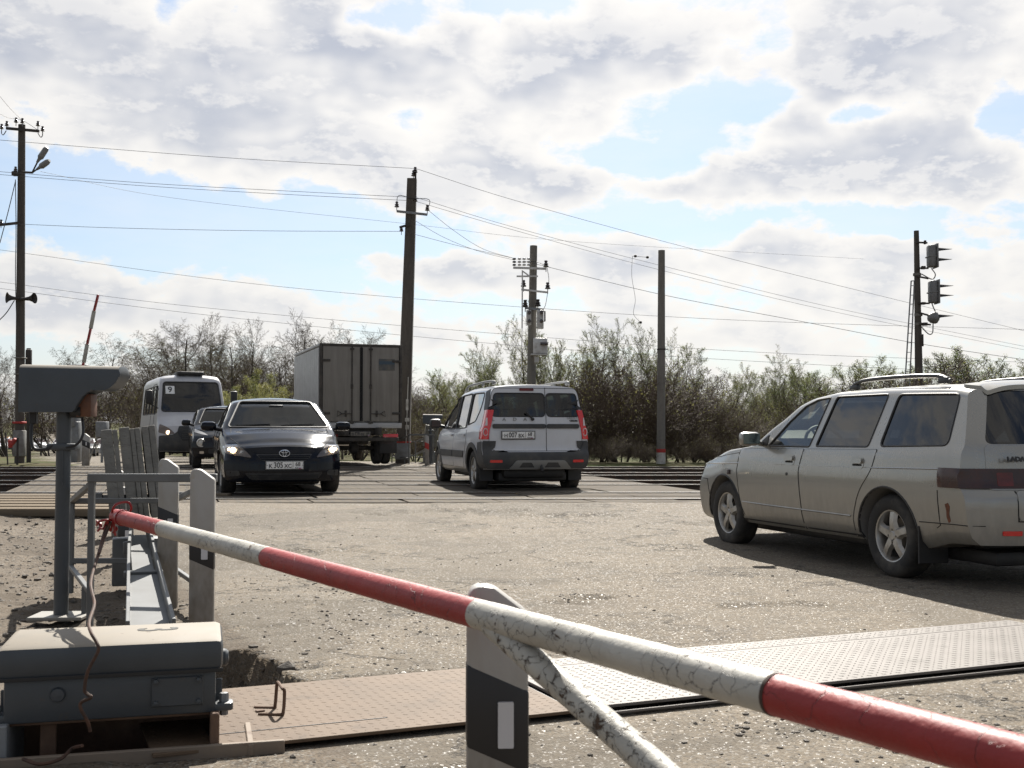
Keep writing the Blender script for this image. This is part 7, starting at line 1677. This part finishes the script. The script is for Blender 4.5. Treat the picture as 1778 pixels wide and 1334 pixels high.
for i in range(6):
    a = atY(*pp_[i], 34) - o0; b_ = atY(*pp_[i + 1], 34) - o0; MB().bar(a, b_, .11, .05, bev=.008).build('boom_section', (M_bwhite if i % 2 == 0 else M_bred) if i else M_bwhite, rb)
MB().box((.0, 0, .6), (.35, .35, 1.2), bev=.03).box((0.03, .0, 1.3), (.16, .5, .5), bev=.02).build('barrier_stand', M_greymetal, rb)
tl_ = thing('crossing_signal', 'back of a distant crossing signal behind the raised barrier', 'signal', (atY(137, 800, 36).x, 36, g1(-13.5, 36))); o0 = tl_.location.copy()
MB().box(atY(137, 641, 36) - o0, (.62, .25, .28), bev=.05).build('signal_board', M_greymetal, tl_); MB().tube([(0, .12, 0), atY(137, 641, 36) - o0 + Vector((0, .12, 0))], .05, 8).build('post', M_greymetal, tl_)
sb = thing('red_stop_lever', 'red lever on a thin dark post left of the lamp pole', 'lever', (atY(19, 800, 30.5).x, 30.9, g1(-13, 30.5))); o0 = sb.location.copy()
MB().tube([(0, 0, 0), (0, 0, .75)], .03, 8).tube([(-.25, 0, 0), (-.33, 0, .9)], .02, 6).build('post', M_iron, sb); MB().bar(atY(17, 775, 30.9) - o0, atY(28, 762, 30.9) - o0, .14, .10, bev=.03).box(atY(18, 771, 30.9) - o0, (.1, .12, .22), bev=.03).build('lever', M_redband, sb)
cab = thing('relay_cabinet', 'small grey cabinets and frames beyond the deck left of the minibus', 'cabinet', (atY(177, 800, 33).x, 33, g1(-11.7, 33)))
MB().box((0, 0, .95), (.30, .3, .45), bev=.02).tube([(0, 0, 0), (0, 0, .8)], .04, 8).build('cabinet', M_greymetal, cab)
for dx_ in (-.35, .3): MB().bar((dx_, -.1, 0), (dx_ + .25, -.1, .75), .04, .04).build('strut', M_pale, cab)
def far_car(label, px, Y, heading, paintc, cat='car', kind='hatch', kk=1.0):
    if kind == 'van': B = Body(5.2, 2.0, zb=[(0, .35), (5.2, .35)], belt=[(0, 1.3), (5.2, 1.05)], top=[(0, 2.4), (3.6, 2.4), (3.8, 2.35), (4.4, 1.4), (4.6, 1.3), (5.2, 1.0)], rear=[(0, 0), (3, .05)], front=[(.3, 0), (1.2, .1)], tumble=.1, rr=.15, crown=.04); gw = [[(3.9, 1.4), (3.6, 2.1), (2.9, 2.1), (2.9, 1.4)]]; wsx = [(-.8, 1.5), (-.72, 2.2), (.72, 2.2), (.8, 1.5)]; ar = [(.95, .34, .37), (4.25, .34, .37)]
    else: B = Body(4.3, 1.74, zb=[(0, .26), (4.3, .22)], belt=[(0, .95), (3.2, .9), (4.3, .68)], top=[(0, 1.1), (.3, 1.2), (.8, 1.4), (2.0, 1.46), (2.5, 1.4), (3.2, 1.0), (3.4, .95), (4.1, .8), (4.3, .68)], rear=[(0, 0), (1, .05)], front=[(.3, 0), (.8, .15)], tumble=.36, rr=.07, crown=.04, cr=.15, cf=.3); gw = [[(3.0, .95), (2.45, 1.33), (.9, 1.32), (.6, 1.0)]]; wsx = [(-.7, 1.0), (-.54, 1.38), (.54, 1.38), (.7, 1.0)]; ar = [(.8, .31, .34), (3.4, .31, .34)]
    x = (px - 889) / 2000 * Y; p_ = pm('far_paint', paintc, .35, coat=.5); hv = R(heading)
    c = Car('parked_car' if cat == 'car' else 'van', label, cat, B, p_, None, ar, [], (x, Y, g1(x, Y)), hv, 'vehicles queueing on the far side road', ox=B.L / 2)
    for v in 'LR':
        for w in gw: c.patch('window', rpoly(w, .06), v, M_smoke, .003, .003, step=.4)
        for xx in (ar[0][0], ar[1][0]): MB().lathe([(0, -.1), (ar[0][1], -.1), (ar[0][1], .1), (0, .1)], 16, 'Y', (xx - B.L / 2, (.76 if v == 'L' else -.76) * B.W / 1.74, ar[0][1])).build('wheel', M_tyre, c.t)
    c.patch('windscreen', rpoly(wsx, .05), 'F', M_smoke, .003, .003, step=.2)
    for sg in (-1, 1): c.patch('headlight', rpoly([(sg * .55, .62), (sg * .75, .62), (sg * .78, .72), (sg * .55, .70)], .02), 'F', M_lampin, .004, .006)
    return c
far_car('small distant white car facing the camera right of the lamp pole', 72, 131, 195, (.55, .55, .55)); far_car('distant white van driving on the far street above the white car', 63, 215, 195, (.5, .5, .5), 'van', 'van')
far_car('distant dark car at the left edge beyond the lamp pole', 14, 128, 195, (.03, .03, .035)); far_car('distant yellow taxi behind the dark car at the left edge', 8, 150, 195, (.45, .20, .02)); far_car('distant silver car at the very left edge', -6, 118, 195, (.3, .3, .31))
far_car('distant white car partly behind the sensor post', 108, 128, 195, (.5, .5, .5)); far_car('distant dark car right of the sensor post under the hood', 150, 90, 195, (.03, .03, .03)); far_car('distant silver car just left of the stacked weights', 180, 98, 195, (.35, .35, .35))
far_car('tiny dark car on the far street above the far white van', 95, 240, 195, (.05, .05, .05))
